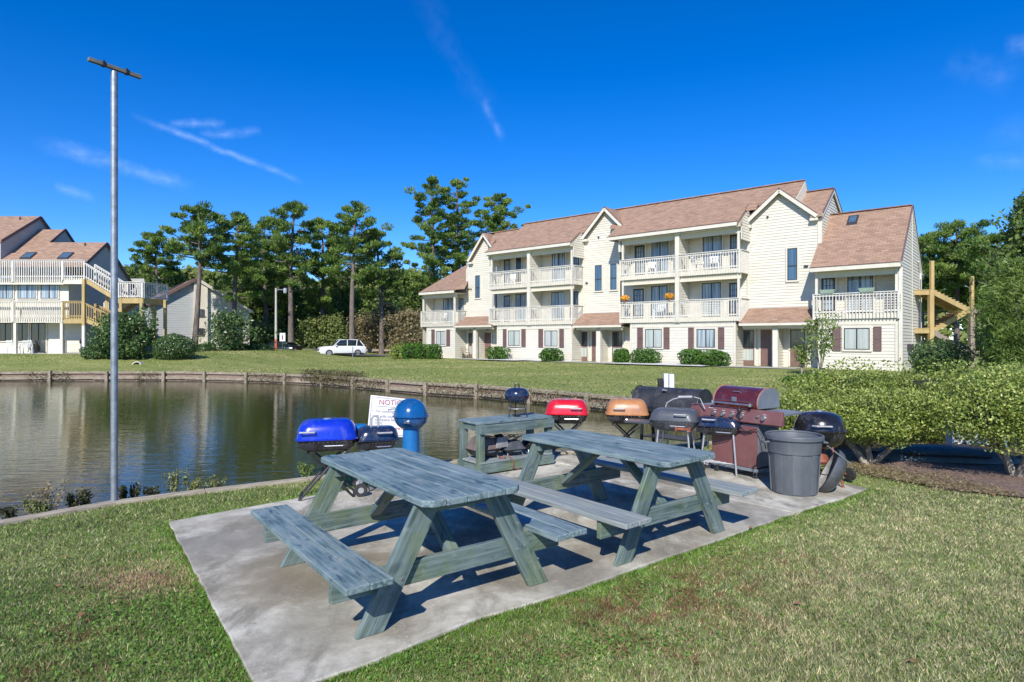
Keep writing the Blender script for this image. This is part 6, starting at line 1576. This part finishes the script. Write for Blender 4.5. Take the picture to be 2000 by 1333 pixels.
for i,(u,lab) in enumerate(((455,'dark hedge shrub left of the dark parked car'),(485,'dark hedge shrub in the middle of the row beside the dark parked car'),(513,'dark hedge shrub partly hiding the dark parked car'))):
    shrub('hedge_shrub',lab,'shrub',(at(u,692,55).x,55,.1),(1.0,.8,.66),'holly_leaves',1300,.16,.10,'hedge row by the parked cars',zc=.6,seed=25+i)
shrub('large_shrub','round light evergreen hedge mound right of the air-conditioning unit','shrub',(at(1837,712,27.5).x,27.5,.1),(1.25,1.1,.86),'holly_leaves',4500,.10,.06,None,zc=.82,seed=29,amp=.05,bias=.7)
# -- the big yellow-green hedge on the right
gR='variegated yellow-green shrubs on the right'
HL=[(5.0,8.55,.92,.70,.38,.69,24000,.036,.022,5,'variegated shrub with three pale stems, nearest the trash can'),
    (6.40,7.75,1.12,.83,.54,.90,32000,.036,.022,6,'tall variegated shrub with thick leaning stems at the right edge'),
    (5.15,10.5,1.15,.95,.47,.44,16000,.043,.027,3,'variegated shrub directly behind the black kettle grill'),
    (6.75,10.7,1.1,.9,.46,.42,14000,.045,.028,3,'variegated shrub behind the three-stemmed one'),
    (8.35,9.6,1.3,1.0,.66,.72,9000,.05,.03,3,'variegated shrub behind the leaning stems at the right edge'),
    (7.8,14.6,1.35,1.2,.60,.56,9000,.065,.04,3,'far variegated mound before the right end of the long condominium'),
    (9.0,13.2,1.5,1.1,.62,.60,10000,.06,.036,3,'broad variegated mound in front of the air-conditioning unit'),
    (10.8,13.4,1.6,1.2,.64,.62,8000,.06,.036,3,'broad variegated mound at the far right below the willow-like tree')]
for i,(x,y,rx,ry,rz,zc,n,L,W_,st_,lab) in enumerate(HL):
    shrub('variegated_shrub',lab,'shrub',(x,y,0),(rx,ry,rz),'hedge_leaves',n,L,W_,gR,zc=zc,flat=.04,amp=.22,depth=.45,stems=st_,seed=40+i,bias=.15,tone=(.04,.06,-.06,-.22,-.12,.0,-.08,-.02)[i],core=True,lobes=[(0,0,0,.93,.93,.92),(-.55*rx,-.15*ry,-.08,.42,.5,.62),(.5*rx,-.3*ry,.03,.45,.5,.6),(.0,-.45*ry,-.12,.45,.45,.62)])  # tone: front leaves lighter, back ones darker, painting the shaded gaps
for i,(x,y,r_) in enumerate(((10.7,22.2,.9),(12.1,21.3,1.0),(11.6,23.6,.8),(13.2,22.5,1.0))):
    shrub('low_shrub','low spreading juniper, number '+['one','two','three','four'][i],'shrub',(x,y,.08),(r_,r_*.8,.20),'round_shrub',1500,.10,.05,'low spreading shrubs',zc=.14,seed=60+i,core=False)
# -- dark boat hull under the hedge
t=thing('covered_boat','dark teal upturned boat under a tarp beneath the right hedge','boat',(6.15,8.85,0),radians(-12))
mb=MB(); n=12
prof=[]
vs=[];fs=[];m=9
for i in range(n+1):
    x=-.95+1.9*i/n; k=max(.05,(1-abs(x/.98)**3))
    for j in range(m):
        a=pi*j/(m-1); vs.append((x,.30*k**.5*cos(a),.03+.20*k**.6*sin(a)**.7))
for i in range(n):
    for j in range(m-1): fs.append((i*m+j,(i+1)*m+j,(i+1)*m+j+1,i*m+j+1))
mb.add(vs,fs); mb.build('hull',MATS['tarp'],t,smooth=True,ang=180)
mb=MB(); mb.tube([(-.95,-.02,.10),(-.5,-.27,.12),(.4,-.29,.12),(.95,-.02,.10)],.018,6); mb.build('gunwale',MATS['black_tube'],t,smooth=True)
# white slatted garden seat glimpsed behind the stems
t=thing('slatted_bench','white slatted bench glimpsed through the stems of the right hedge','bench',(6.95,9.35,0),radians(-15))
for k in range(6): mb=MB(); mb.box(-.30+k*.11,-.24+k*.11,0,.02,.15,.52); mb.build('slat',MATS['white_paint'],t)
mb=MB(); mb.box(-.34,.36,-.01,.03,.50,.55); mb.box(-.34,.36,-.012,-.002,.18,.22); mb.box(-.34,-.31,-.2,.03,0,.5); mb.box(.33,.36,-.2,.03,0,.5); mb.build('frame',MATS['white_paint'],t)
# -- trees
def tree_trunk(mb,H,r0,lean,rg,branches,wob=.25,n=9):
    pts=[];ph=rg.uniform(0,6)
    for i in range(9):
        a=i/8; pts.append(Vector((lean[0]*a+wob*sin(a*4+ph)*a,lean[1]*a+wob*cos(a*3+ph)*a,H*a-.3*(1-a))))
    mb.tube(pts,[r0*(1.25 if i==0 else 1)*(1-.78*i/8) for i in range(9)],n)
    return pts
def pt_on(pts,a):
    a=min(max(a,0),.999)*(len(pts)-1); i=int(a); return pts[i].lerp(pts[i+1],a-i)
def pine(u,vt,D,R,vb,label,seed,group='tall pines beyond the pond',lean=0,dens=1.0,base_z=0.1,du=0):
    H=EYE+(HV-vt)/FX*D-base_z; hb=max(.2,(EYE+(HV-vb)/FX*D-base_z)/H)
    x=(u-CX)/FX*D; t=thing('pine_tree',label,'pine tree',(x-lean,D,base_z),0,group); rg=random.Random(seed); rng=np.random.default_rng(seed)
    mb=MB(); pts=tree_trunk(mb,H*.97,.12+H*.013,(lean,0),rg,None)
    C=[]; nb=int((22+H*(1-hb)*1.9)*dens)
    for i in range(nb):
        h=hb+(1-hb)*((i+rg.random())/nb)**.9; q=(h-hb)/(1-hb)
        prof=(.50+.62*sin(pi*min(1,q*.86+.13)))*(1 if q<.80 else 1-(q-.8)*2.6)
        Lb=R*prof*rg.uniform(.45,1.12); a=i*2.4+rg.uniform(-.6,.6); p=pt_on(pts,h*.985); e=p+Vector((cos(a)*Lb,sin(a)*Lb,Lb*rg.uniform(.05,.45)))
        mid=p.lerp(e,.55)+Vector((0,0,-.10*Lb)); mb.tube([p,mid,e],[.07*(1.2-q),.045,.02],5)
        k=max(1,int(Lb/.75))
        for j in range(k):
            f=1-j*.27 if k>1 else 1
            c=p.lerp(e,f)+Vector((rg.uniform(-.35,.35),rg.uniform(-.35,.35),rg.uniform(-.1,.25))); C.append((c,rg.uniform(.38,.80)*(.8+.2*R/3)))
    top=pts[-1]
    for j in range(3): C.append((top+Vector((rg.uniform(-.5,.5),rg.uniform(-.5,.5),rg.uniform(-.6,.1))),.6))
    nn=135; PP=[];NN=[]
    for c,r_ in C:
        d=dirs(nn,rng); rad=rng.random(nn)[:,None]**.45; P=np.array(c)+d*rad*np.array([r_,r_,r_*.55]); PP.append(P); NN.append(d*.6+np.array([0,0,.7]))
    P=np.concatenate(PP);N_=np.concatenate(NN); n=len(P)
    ax=unit(N_+rng.normal(size=(n,3))*.55); sd=unit(np.cross(ax,rng.normal(size=(n,3))))
    l=(.22+.20*rng.random(n))[:,None]; w=(.042+.024*rng.random(n))[:,None]*(D/62)**.5
    V=np.stack([P-ax*l*.5,P+sd*w,P+ax*l*.6,P-sd*w],1).reshape(-1,3)
    clr=np.repeat(np.clip(.5+.25*np.repeat(rng.normal(size=len(C)),nn)+.12*rng.normal(size=n),0,1),4)
    mb.build('trunk',MATS['bark'],t,smooth=True,ang=60)
    raw_mesh('crown',V,4,MATS['pine_needles'],{'rnd':clr},parent=t)
    return t
def leafy(u,vt,D,R,label,mat,seed,group=None,base_z=.1,n=5200,L=.36,W_=.22,crown_low=.25,name='leafy_tree',cat='tree',trunk='bark',dense=.45,x=None):
    H=EYE+(HV-vt)/FX*D-base_z
    t=thing(name,label,cat,((u-CX)/FX*D,D,base_z),0,group); rg=random.Random(seed); rng=np.random.default_rng(seed)
    mb=MB(); pts=tree_trunk(mb,H*.85,.08+H*.014,(rg.uniform(-.4,.4),0),rg,None,wob=.35)
    PP=[];DD=[];cl=[];nl=13
    for i in range(nl):
        q=(i+.5)/nl; h=crown_low+(1-crown_low)*q; a=i*2.4+rg.random(); rr=R*(.35+.55*sin(pi*min(1,q*.8+.15)))
        off=R*.62*sin(pi*min(1,q*.85+.12))*rg.uniform(.5,1.1); c=(cos(a)*off,sin(a)*off*.8,min(H-rr*.6,h*H))
        P,d=shell_pts(n//nl,c,(rr*rg.uniform(.6,.85),rr*.7,rr*rg.uniform(.45,.65)),rng,.3,.75,0,seed*31+i,zmin=.05); PP.append(P);DD.append(d); cl.append(np.full(len(P),rng.normal(0,.13)))
        p=pt_on(pts,min(.95,h*.9)); mb.tube([p,Vector(c)],[.06,.02],5)
    P=np.concatenate(PP);d=np.concatenate(DD);cc=np.concatenate(cl)
    V=leaf_quads(P,d+np.array([0,0,.25]),L,W_,.35,rng); rnd=np.repeat(np.clip(rng.normal(.5,.2,len(P))+cc,0,1),4)
    mb.build('trunk',MATS[trunk],t,smooth=True,ang=60); raw_mesh('crown',V,4,MATS[mat],{'rnd':rnd},parent=t)
    return t
PN=[(308,450,88,3.1,540,'lone small pine rising behind the grey house, left of the group',0),(392,398,57,2.5,515,'pine with a leaning bare trunk before the grey gable, leftmost of the tall group',.6),
 (458,412,60,2.4,590,'dense pine second from the left of the tall group',0),(520,428,68,2.7,600,'mid-height pine left of the tallest middle one',0),
 (572,388,64,3.0,565,'tallest pine of the middle group with a pale straight trunk',.2),(628,425,70,2.7,610,'pine behind, between the two tall middle ones',0),
 (688,392,62,2.9,555,'broad tall pine above the white parked car',0),(740,447,66,2.5,590,'lower pine right of the one above the white car',-.3),
 (843,340,74,3.5,590,'very tall pine left of the long condominium, first of the three highest',0),(895,343,78,3.3,560,'very tall pine behind the left gable, second of the three highest',0),(966,372,86,4.4,520,'broad pine rising over the left roof of the long condominium',0),
 (545,470,75,2.4,620,'thin pine deep in the middle of the wood',0),(660,470,78,2.4,620,'thin pine deep in the wood behind the lamp post',0),(482,455,72,2.4,610,'thin pine deep in the wood left of the lamp post',0)]
for i,(u,vt,D,R,vb,lab,lean) in enumerate(PN): pine(u,vt,D,R,vb,lab,100+i*3,lean=lean)
PR=[(1800,500,66,2.6,610,'pine just right of the long condominium end wall'),(1822,455,60,3.0,610,'pine behind the left post of the timber stair'),(1868,432,57,3.2,600,'tallest pine behind the right timber stair'),(1912,478,58,2.8,600,'pine between the timber stair and the willow-like tree'),(1950,455,52,2.8,590,'pine far right, beyond the willow-like tree')]
for i,(u,vt,D,R,vb,lab) in enumerate(PR): pine(u,vt,D,R,vb,lab,200+i*3,group='pines behind the right timber stair')
leafy(2022,372,34,2.3,'tall dark leafy tree cut by the right edge of the picture','oak_leaves',301,n=9000,L=.26,W_=.16)
leafy(1992,505,24,1.45,'feathery light green willow-like tree at the right edge','willow_leaves',303,n=12000,L=.26,W_=.035,crown_low=.12,name='willow_tree')
leafy(1948,592,27,.95,'smaller feathery green tree beside the timber stair','willow_leaves',305,n=6500,L=.26,W_=.04,crown_low=.1,name='willow_tree')
LT=[(425,560,70),(462,545,74),(500,560,76),(540,548,78),(585,556,80),(620,575,74),(665,560,80),(705,575,76),(745,560,84),(790,528,90),(838,535,92),(250,520,95),(290,530,98),(340,520,92)]
nm=['above the right slope of the grey house','behind the roof peak of the grey house','right of the grey house','behind the hedge row','behind the lamp post','behind the road sign','left above the white car','over the white car','right of the white car','left of the long condominium','touching the left balcony of the long condominium','behind the far-left stair landing','behind the roof of the grey house on the left','behind the roof of the grey house, small and far']
for i,(u,vt,D) in enumerate(LT): leafy(u,vt,D,3.6 if i<11 else 2.8,'dark green broadleaf tree '+nm[i],'oak_leaves',320+i,'broadleaf trees of the wood',n=5200,L=.42,W_=.26,crown_low=.06)
AT=[(757,592,70,'tawny half-bare tree behind the road, left of its twin'),(800,600,64,'tawny half-bare tree beside the left end of the long condominium'),(715,615,72,'small tawny tree behind the white car'),(690,630,76,'brownish thicket tree between the pine trunks'),(600,625,80,'olive brown tree behind the white picket fence'),(612,618,67.5,'olive thicket tree left of the white parked car'),(652,612,68,'olive thicket tree directly behind the white parked car'),(495,625,66,'olive thicket tree behind the dark parked car'),(532,615,69,'olive thicket tree behind the concrete lamp post')]
for i,(u,vt,D,lab) in enumerate(AT): leafy(u,vt,D,3.0 if i<5 else 2.0,lab,'autumn_leaves' if i<5 else 'wood_leaves',350+i,'tawny trees at the wood edge',n=3800,L=.30,W_=.16,crown_low=.03,trunk='bark_pale')
leafy(448,606,53,2.2,'spreading small tree with fresh green leaves before the grey house','holly_leaves',370,n=4500,L=.22,W_=.13,crown_low=.2)
# sparse young tree at the last entrance
def sapling(u,v,D,h,label,seed,R=.5,n=420):
    t=thing('young_tree',label,'young tree',((u-CX)/FX*D,D,.15),0,None); rg=random.Random(seed); rng=np.random.default_rng(seed); mb=MB(); C=[]
    for i in range(7):
        a=rg.uniform(0,6.28); r_=rg.uniform(.25,1)*R; hh=h*rg.uniform(.55,1); p=[Vector((0,0,0)),Vector((cos(a)*r_*.4,sin(a)*r_*.4,hh*.5)),Vector((cos(a)*r_,sin(a)*r_,hh))]; mb.tube(p,[.03,.02,.006],5)
        for k in range(7): C.append(p[1].lerp(p[2],k/6)+Vector((rg.uniform(-.2,.2),rg.uniform(-.2,.2),0)))
    mb.build('stems',MATS['bark_pale'],t)
    C=np.array(C); P=C[rng.integers(0,len(C),n)]+rng.normal(size=(n,3))*.13
    raw_mesh('foliage',leaf_quads(P,P*0,.17,.06,0,rng),4,MATS['willow_leaves'],{'rnd':np.repeat(rng.random(n),4)},parent=t)
sapling(1603,722,27.3,2.6,'thin young tree with sparse leaves by the last entrance door',401,.75,900)
sapling(1566,715,28.2,1.6,'short leafy sapling beside the last entrance door',402,.45,420)
# far wood: one mass
def far_woods():
    rng=np.random.default_rng(77); n=90000; x=rng.uniform(-170,230,n); x=np.where(rng.random(n)<.65,rng.uniform(-80,30,n),x)
    y=112+rng.random(n)*18+np.abs(x)*.0; top=9.5+4.5*vnoise(x,x*0,9,1)+2.0*vnoise(x,x*0,3,2); z=top*rng.random(n)**.75
    P=np.c_[x,y-z*.3,z]; d=np.tile([0,-1,.5],(n,1)).astype(float)
    V=leaf_quads(P,d,1.4,1.0,.4,rng); g=vnoise(x,z*2,5,4)
    o=raw_mesh('far_woods',V,4,MATS['wood_leaves'],{'rnd':np.repeat(np.clip(.25+.5*g+.15*rng.normal(size=n),0,1),4)}); tag(o,'dark green wood closing the view beyond the parking lot','wood',kind='stuff')
far_woods()
def reeds():
    rng=np.random.default_rng(5); n=9000; x=rng.uniform(-34,2,n); y=rng.uniform(83,92,n); h=.5+.8*rng.random(n)*vnoise(x,y,4,3)
    w=.05; V=np.stack([np.c_[x-w,y,h*0],np.c_[x+w,y,h*0],np.c_[x+rng.normal(size=n)*.15,y,h]],1).reshape(-1,3)
    o=raw_mesh('tall_grass',V,3,MATS['tall_reeds'],{'rnd':np.repeat(rng.random(n),3)}); tag(o,'band of tall dry grass beyond the parking lot','grass',kind='stuff')
reeds()
# -- weeds
def weeds(name,label,cat,P0,n,spread,h,L,W_,mat,kind=None,seed=0,up=.6):
    rng=np.random.default_rng(seed); P0=np.array(P0,float); k=rng.integers(0,len(P0),n); r=rng.normal(size=(n,3))*np.array(spread); r[:,2]=np.abs(rng.random(n))*h
    P=P0[k]+r; V=leaf_quads(P,np.tile([0,-.3,up],(n,1)),L,W_,.4,rng)
    return raw_mesh(name,V,4,MATS[mat],{'rnd':np.repeat(rng.random(n),4)})
def weed_plant(u,D,h,w,mat,label,seed,n=260,stalks=9,L=.035,W_=.018):
    x=(u-CX)/FX*D; t=thing('weed_plant',label,'weed',(x,D,-.02),0,None); rg=random.Random(seed); rng=np.random.default_rng(seed); mb=MB(); C=[]
    for i in range(stalks):
        a=rg.uniform(0,6.28); e=Vector((cos(a)*w*rg.random(),sin(a)*w*.5*rg.random(),h*rg.uniform(.55,1))); mb.tube([Vector((e.x*.3,e.y*.3,-.1)),e],[.003,.0015],4)
        for k in range(8): C.append(Vector((e.x*.3,e.y*.3,0)).lerp(e,.2+.8*k/7))
    mb.build('stalks',MATS['bark_pale'],t); C=np.array(C); P=C[rng.integers(0,len(C),n)]+rng.normal(size=(n,3))*.014
    raw_mesh('leaves',leaf_quads(P,P*0,L,W_,0,rng),4,MATS[mat],{'rnd':np.repeat(rng.random(n),4)},parent=t)
for i,(u,D,h,w,mat,lab) in enumerate(((20,6.05,.16,.20,'weed_dark','dark low weed on the bulkhead at the far left'),(75,6.2,.14,.16,'weed_leaves','small weed on the near bulkhead, left of the tall thin pole'),(140,6.4,.18,.10,'weed_dark','upright dark weed left of the tall thin pole'),
    (170,6.5,.20,.10,'weed_dark','pair of reddish upright weeds near the tall thin pole'),(240,6.72,.17,.04,'weed_dark','thin dark weed just right of the tall thin pole'),(262,6.78,.16,.07,'weed_dark','bushy dark weed, second right of the tall thin pole'),
    (295,6.86,.13,.10,'weed_dark','low reddish weed cluster before the pale feathery weeds'),(340,7.02,.30,.20,'weed_leaves','pale feathery weed overhanging the pond edge'),(378,7.1,.20,.12,'weed_leaves','white-flowering weed at the middle of the pond edge'),
    (425,7.2,.18,.20,'weed_leaves','flowering weed right of the feathery one at the pond edge'),(597,7.85,.20,.12,'willow_leaves','bright yellow-green leafy weed left of the blue grill'),(90,6.25,.34,.22,'autumn_leaves','tall brownish dry weed at the pond edge on the left'))):
    weed_plant(u,D,h,w,mat,lab,500+i,n=320)
P0=[]
s=.5
while s<cum[-1]-12:
    p,d=along(s); n_=Vector((-d.y,d.x,0)); q=p+n_*.14
    if vnoise(np.array([s]),np.array([0.]),2.5,3)[0]>.42: P0.append((q.x,q.y,-.42))
    s+=.25
o=weeds('bank_weeds','','',P0,6500,(.12,.10,0),.40,.08,.035,'bank_dry',seed=3); tag(o,'brown and green weeds trailing over the far bulkhead','weeds',kind='stuff')
P1=[]
for u in np.arange(598,705,3.5):
    D=1210*1.74/(738-663)*1.0
    s_=min(range(len(FB)),key=lambda i:abs(CX+FB[i].x/FB[i].y*FX-u)); 
a=Vector(POND_FAR[8]);b=Vector(POND_FAR[7])
for k in np.linspace(.0,1,40): q=Vector((-10.3,30.75)).lerp(Vector((-6.9,28.2)),k); P1.append((q.x+.05,q.y+.05,-.3))
o=weeds('bank_brush','','',P1,3400,(.18,.22,0),.55,.12,.035,'bank_dry',seed=8); tag(o,'mound of brown brush spilling over the middle of the far bulkhead','brush',kind='stuff')
# near slope beyond the grills: rough shore plants
P2=[(x,y,-.45) for x,y in ((5.9,12.6),(6.0,13.4),(6.0,14.2),(5.8,15.2),(5.3,16.2),(4.9,11.4),(5.4,12.0),(4.5,17.4),(3.9,18.1))]
o=weeds('shore_plants','','',P2,3600,(.30,.35,0),.75,.10,.05,'weed_leaves',seed=12); tag(o,'leafy plants on the shore behind the grills','shore plants',kind='stuff')
# ================================================================ VEHICLES AND STREET THINGS
def car(loc,rz,label,paint,suv=True):
    t=thing('parked_car',label,'car',loc,rz,'cars in the parking lot')
    Lh=2.25; W_=.88; zt=1.0 if suv else .88; zr=1.66 if suv else 1.40
    def loft(st,nm,mat,parent=t):
        mb=MB();vs=[];fs=[];m=12
        for (x,z0,z1,hw,rd) in st:
            for (sy,sz) in ((1,0),(1,1),(-1,1),(-1,0)):
                for k in range(3):
                    a={(1,0):-pi/2,(1,1):0,(-1,1):pi/2,(-1,0):pi}[(sy,sz)]+pi/2*k/2
                    cy=sy*(hw-rd);cz=(z1-rd) if sz else (z0+rd)
                    vs.append((x,cy+rd*cos(a),cz+rd*sin(a)))
        for i in range(len(st)-1):
            for k in range(m): fs.append((i*m+k,i*m+(k+1)%m,(i+1)*m+(k+1)%m,(i+1)*m+k))
        fs.append(tuple(range(m-1,-1,-1))); fs.append(tuple(range((len(st)-1)*m,len(st)*m))); mb.add(vs,fs)
        return fixn(mb.build(nm,MATS[mat],parent,smooth=True,ang=35))
    body=loft([(-2.28,.38,.74,.66,.10),(-2.18,.26,.90,.80,.14),(-1.8,.22,.98,.87,.16),(-1.0,.22,zt+.03,.90,.14),(0,.22,zt+.03,.90,.12),(1.3,.22,zt+.03,.90,.12),(2.0,.24,zt+.0,.87,.12),(2.2,.30,zt-.05,.80,.12)],'body',paint)
    loft([(-1.05,zt-.1,zt+.02,.72,.03),(-.45,zt-.1,zr-.10,.66,.05),(.3,zt-.1,zr-.02,.68,.06),(1.3,zt-.1,zr-.06,.66,.06),(1.75 if suv else 1.4,zt-.1,zr-.20,.62,.06),(2.12,zt-.1,zt+.05,.68,.03)],'windows','car_glass')
    mb=MB()
    mb.rbox([(zr-.05,1.05,.60,.2,.55,0),(zr,.95,.55,.2,.55,0)]); mb.build('roof',MATS[paint],t,smooth=True)
    for sy in (-1,1):
        mb=MB()
        for a,b in (((-1.0,.74,zt),(-.35,.64,zr-.06)),((.35,.80,zt),(.38,.665,zr-.04)),((1.25,.80,zt),(1.35,.66,zr-.06)),((2.05,.72,zt),(1.65 if suv else 1.35,.61,zr-.14))): mb.beam((a[0],sy*a[1],a[2]),(b[0],sy*b[1],b[2]),.06,.07)
        mb.build('pillars',MATS[paint],t)
        mb=MB(); mb.rbox([(.0,.09,.05,.03),(.14,.09,.05,.03)],c=(-.75,sy*.98,zt)); mb.build('mirror',MATS[paint],t,smooth=True)
        mb=MB(); mb.rbox([(0,.16,.12,.04),(.15,.14,.10,.04)],c=(-2.08,sy*.66,.64)); mb.build('headlight',MATS['chrome'],t,smooth=True)
        mb=MB(); mb.rbox([(0,.10,.10,.03),(.26,.08,.08,.03)],c=(2.13,sy*.70,zt-.28)); mb.build('taillight',MATS['lamp_red'],t,smooth=True)
        for x in (-1.40,1.35):
            mb=MB(); mb.tube([(x,sy*.70,.34),(x,sy*.905,.34)],.34,22); w=mb.build('wheel',MATS['rubber'],t,smooth=True)
            mb=MB(); mb.tube([(x,sy*.80,.34),(x,sy*.915,.34)],.215,18)
            mb.build('rim',MATS['wheel_alloy'],w,smooth=True)
        mb=MB(); mb.box(-.95,1.9,min(sy*.9,sy*.915),max(sy*.9,sy*.915),.26,.34); mb.build('sill',MATS['black_tube'],t)
    mb=MB(); mb.box(-2.31,-2.24,-.45,.45,.58,.72); mb.box(-2.30,-2.2,-.7,.7,.30,.42); mb.build('grille',MATS['dark_frame'],t,bevel=.01)
    mb=MB(); mb.box(-2.325,-2.30,-.22,.22,.45,.55); mb.build('number_plate',MATS['sign_white'],t)
    return t
car((at(668,690,61.3).x,61.3,.06),radians(27),'white parked sport utility car seen from its front left side','car_white')
car((at(541,690,60.8).x,60.8,.06),radians(-4),'dark blue-black parked car partly behind the hedge and lamp post','car_dark',suv=False)
t=thing('lamp_post','pale concrete lamp post with a short arm and an orange painted foot','lamp post',(at(539,690,57).x,57,.05))
mb=MB(); mb.tube([(0,0,-.2),(0,0,6.4)],[.13,.085],12); mb.build('pole',MATS['concrete_pole'],t,smooth=True)
mb=MB(); mb.tube([(0,0,-.02),(0,0,1.7)],[.137,.122],12); mb.build('painted_foot',MATS['orange_paint'],t,smooth=True)
mb=MB(); mb.tube([(0,0,6.1),(.25,0,6.25),(.65,0,6.25)],.03,6); mb.build('arm',MATS['galvanised'],t)
mb=MB(); mb.lathe([(.05,.25),(.16,.2),(.19,0),(.14,-.22),(.05,-.26)],12,c=(.85,0,6.15)); mb.build('lamp_head',MATS['hvac_grey'],t,smooth=True)
t=thing('road_sign','small white sign with a dark figure on a green post before the parking lot','sign',(at(552,700,56).x,56,.0))
mb=MB(); mb.box(-.03,.03,-.03,.03,-.2,2.2); mb.build('post',MATS['sign_green'],t)
mb=MB(); mb.box(-.26,.26,-.05,-.03,1.55,2.3); b=mb.build('plate',MATS['sign_white'],t,bevel=.01)
mb=MB(); mb.box(-.05,.05,-.056,-.05,1.7,2.1); mb.build('symbol',MATS['sign_black'],b)
t=thing('thin_post','thin grey post before the white parked car','post',(at(689,700,57).x,57,.0))
mb=MB(); mb.tube([(0,0,-.1),(0,0,1.0)],.04,8); mb.build('post',MATS['galvanised'],t); mb=MB(); mb.tube([(0,0,1.0),(0,0,1.03)],.05,8); mb.build('cap',MATS['galvanised'],t)
t=thing('picket_fence','low white picket fence left of the white parked car','fence',(at(611,690,70).x,70,.05))
mb=MB(); w=1.35
for z in (.25,.85): mb.box(-w,w,-.03,.03,z-.05,z+.05)
for k in range(13): x=-w+k*2*w/12; mb.box(x-.05,x+.05,-.05,-.031,.02,1.0)
mb.build('panel',MATS['white_paint'],t)
for x in (-w,w): mb=MB(); mb.box(x-.07,x+.07,-.02,.10,-.1,1.1); mb.build('post',MATS['white_paint'],t)
t=thing('guard_rail','weathered wooden rail fence right of the white parked car','fence',(at(745,690,66).x,66,.05))
mb=MB(); mb.beam((-2.2,.3,.5),(2.3,-.4,.55),.08,.22); mb.build('rail',MATS['grey_timber'],t)
for x in (-1.9,0,2.0): mb=MB(); mb.box(x-.1,x+.1,.0,.2,-.1,.62); mb.build('post',MATS['grey_timber'],t)
t=thing('drain_pipe','round concrete drain outlet at the foot of the big left shrub','drain',(at(272,718,36.9).x,36.9,.1),0)
mb=MB(); mb.lathe([(.30,-.4),(.30,.3),(.24,.3),(.24,-.4)],20,cap0=False,cap1=False); o=mb.build('pipe',MATS['concrete_pole'],t,smooth=True); o.rotation_euler=(radians(82),0,0)
mb=MB(); mb.lathe([(.239,0),(.239,.02)],20); o=mb.build('dark_disc',MATS['pipe_shade_black'],t); o.rotation_euler=(radians(82),0,0)  # black disc painted in as the shade inside the pipe
# ragged litter along the mulch edge and loose straw on it
def litter():
    rng=np.random.default_rng(91); n=5200; a=rng.integers(0,4,n); t=rng.random(n); M_=np.array(MULCH[:5]); P=M_[a]+(M_[a+1]-M_[a])*t[:,None]
    P=P+np.c_[rng.normal(size=n)*.10,np.abs(rng.normal(size=n))*.55-.05]
    V=leaf_quads(np.c_[P,.035+.01*rng.random(n)],np.tile([0,0,2.],(n,1)),.055,.012,.9,rng)
    o=raw_mesh('leaf_litter',V,4,MATS['autumn_leaves'],{'rnd':np.repeat(np.clip(.75+.3*rng.normal(size=n),0,1),4)}); tag(o,'straw and fallen leaves strewn on the mulch under the hedge','litter',kind='stuff')
litter()

# broad-leaved weeds in the near lawn and a few fallen leaves
def lawn_weeds():
    rng=np.random.default_rng(17); PP=[]
    for (u,v,sx,sy,n) in ((380,1190,.35,.18,1500),(420,1290,.5,.2,2200),(200,1260,.4,.2,900),(300,1200,.5,.15,1200),(1270,1160,.22,.12,700),(1240,1250,.3,.12,700),(1170,1270,.25,.1,500),(1010,1310,.3,.1,600),(860,1290,.3,.08,500),(1420,1080,.3,.12,500),(60,1180,.5,.2,800),(1800,1240,.6,.3,500)):
        q=gp(u,v); PP.append(np.c_[q.x+rng.normal(size=n)*sx,q.y+rng.normal(size=n)*sy,.012+.014*rng.random(n)])
    P=np.concatenate(PP); m=(rng.random(len(P))<.5)&~in_poly(P[:,0],P[:,1],PAD1)&~in_poly(P[:,0],P[:,1],PAD2); P=P[m]
    V=leaf_quads(P,np.tile([0,0,1.2],(len(P),1)),.021,.014,.7,rng); c=np.array([.13,.25,.045])*(.6+.8*rng.random(len(P)))[:,None]
    o=raw_mesh('clover',V,4,MATS['grass_blades'],{'col':np.repeat(c,4,0)}); tag(o,'bright green clover patches in the near lawn','clover',kind='stuff')
    n=60; y=rng.uniform(3,9,n); x=rng.uniform(-.8,.8,n)*y; k=~in_poly(x,y,POND)&~in_poly(x,y,MULCH)&~in_poly(x,y,PAD1)&~in_poly(x,y,PAD2); P=np.c_[x,y,np.full(n,.040)][k]
    V=leaf_quads(P,np.tile([0,0,3.],(len(P),1)),.055,.035,1.2,rng); c=np.array([.34,.17,.09])*(.6+.8*rng.random(len(P)))[:,None]
    o=raw_mesh('fallen_leaves',V,4,MATS['grass_blades'],{'col':np.repeat(c,4,0)}); tag(o,'scattered brown fallen leaves on lawn and slab','leaves',kind='stuff')
lawn_weeds()
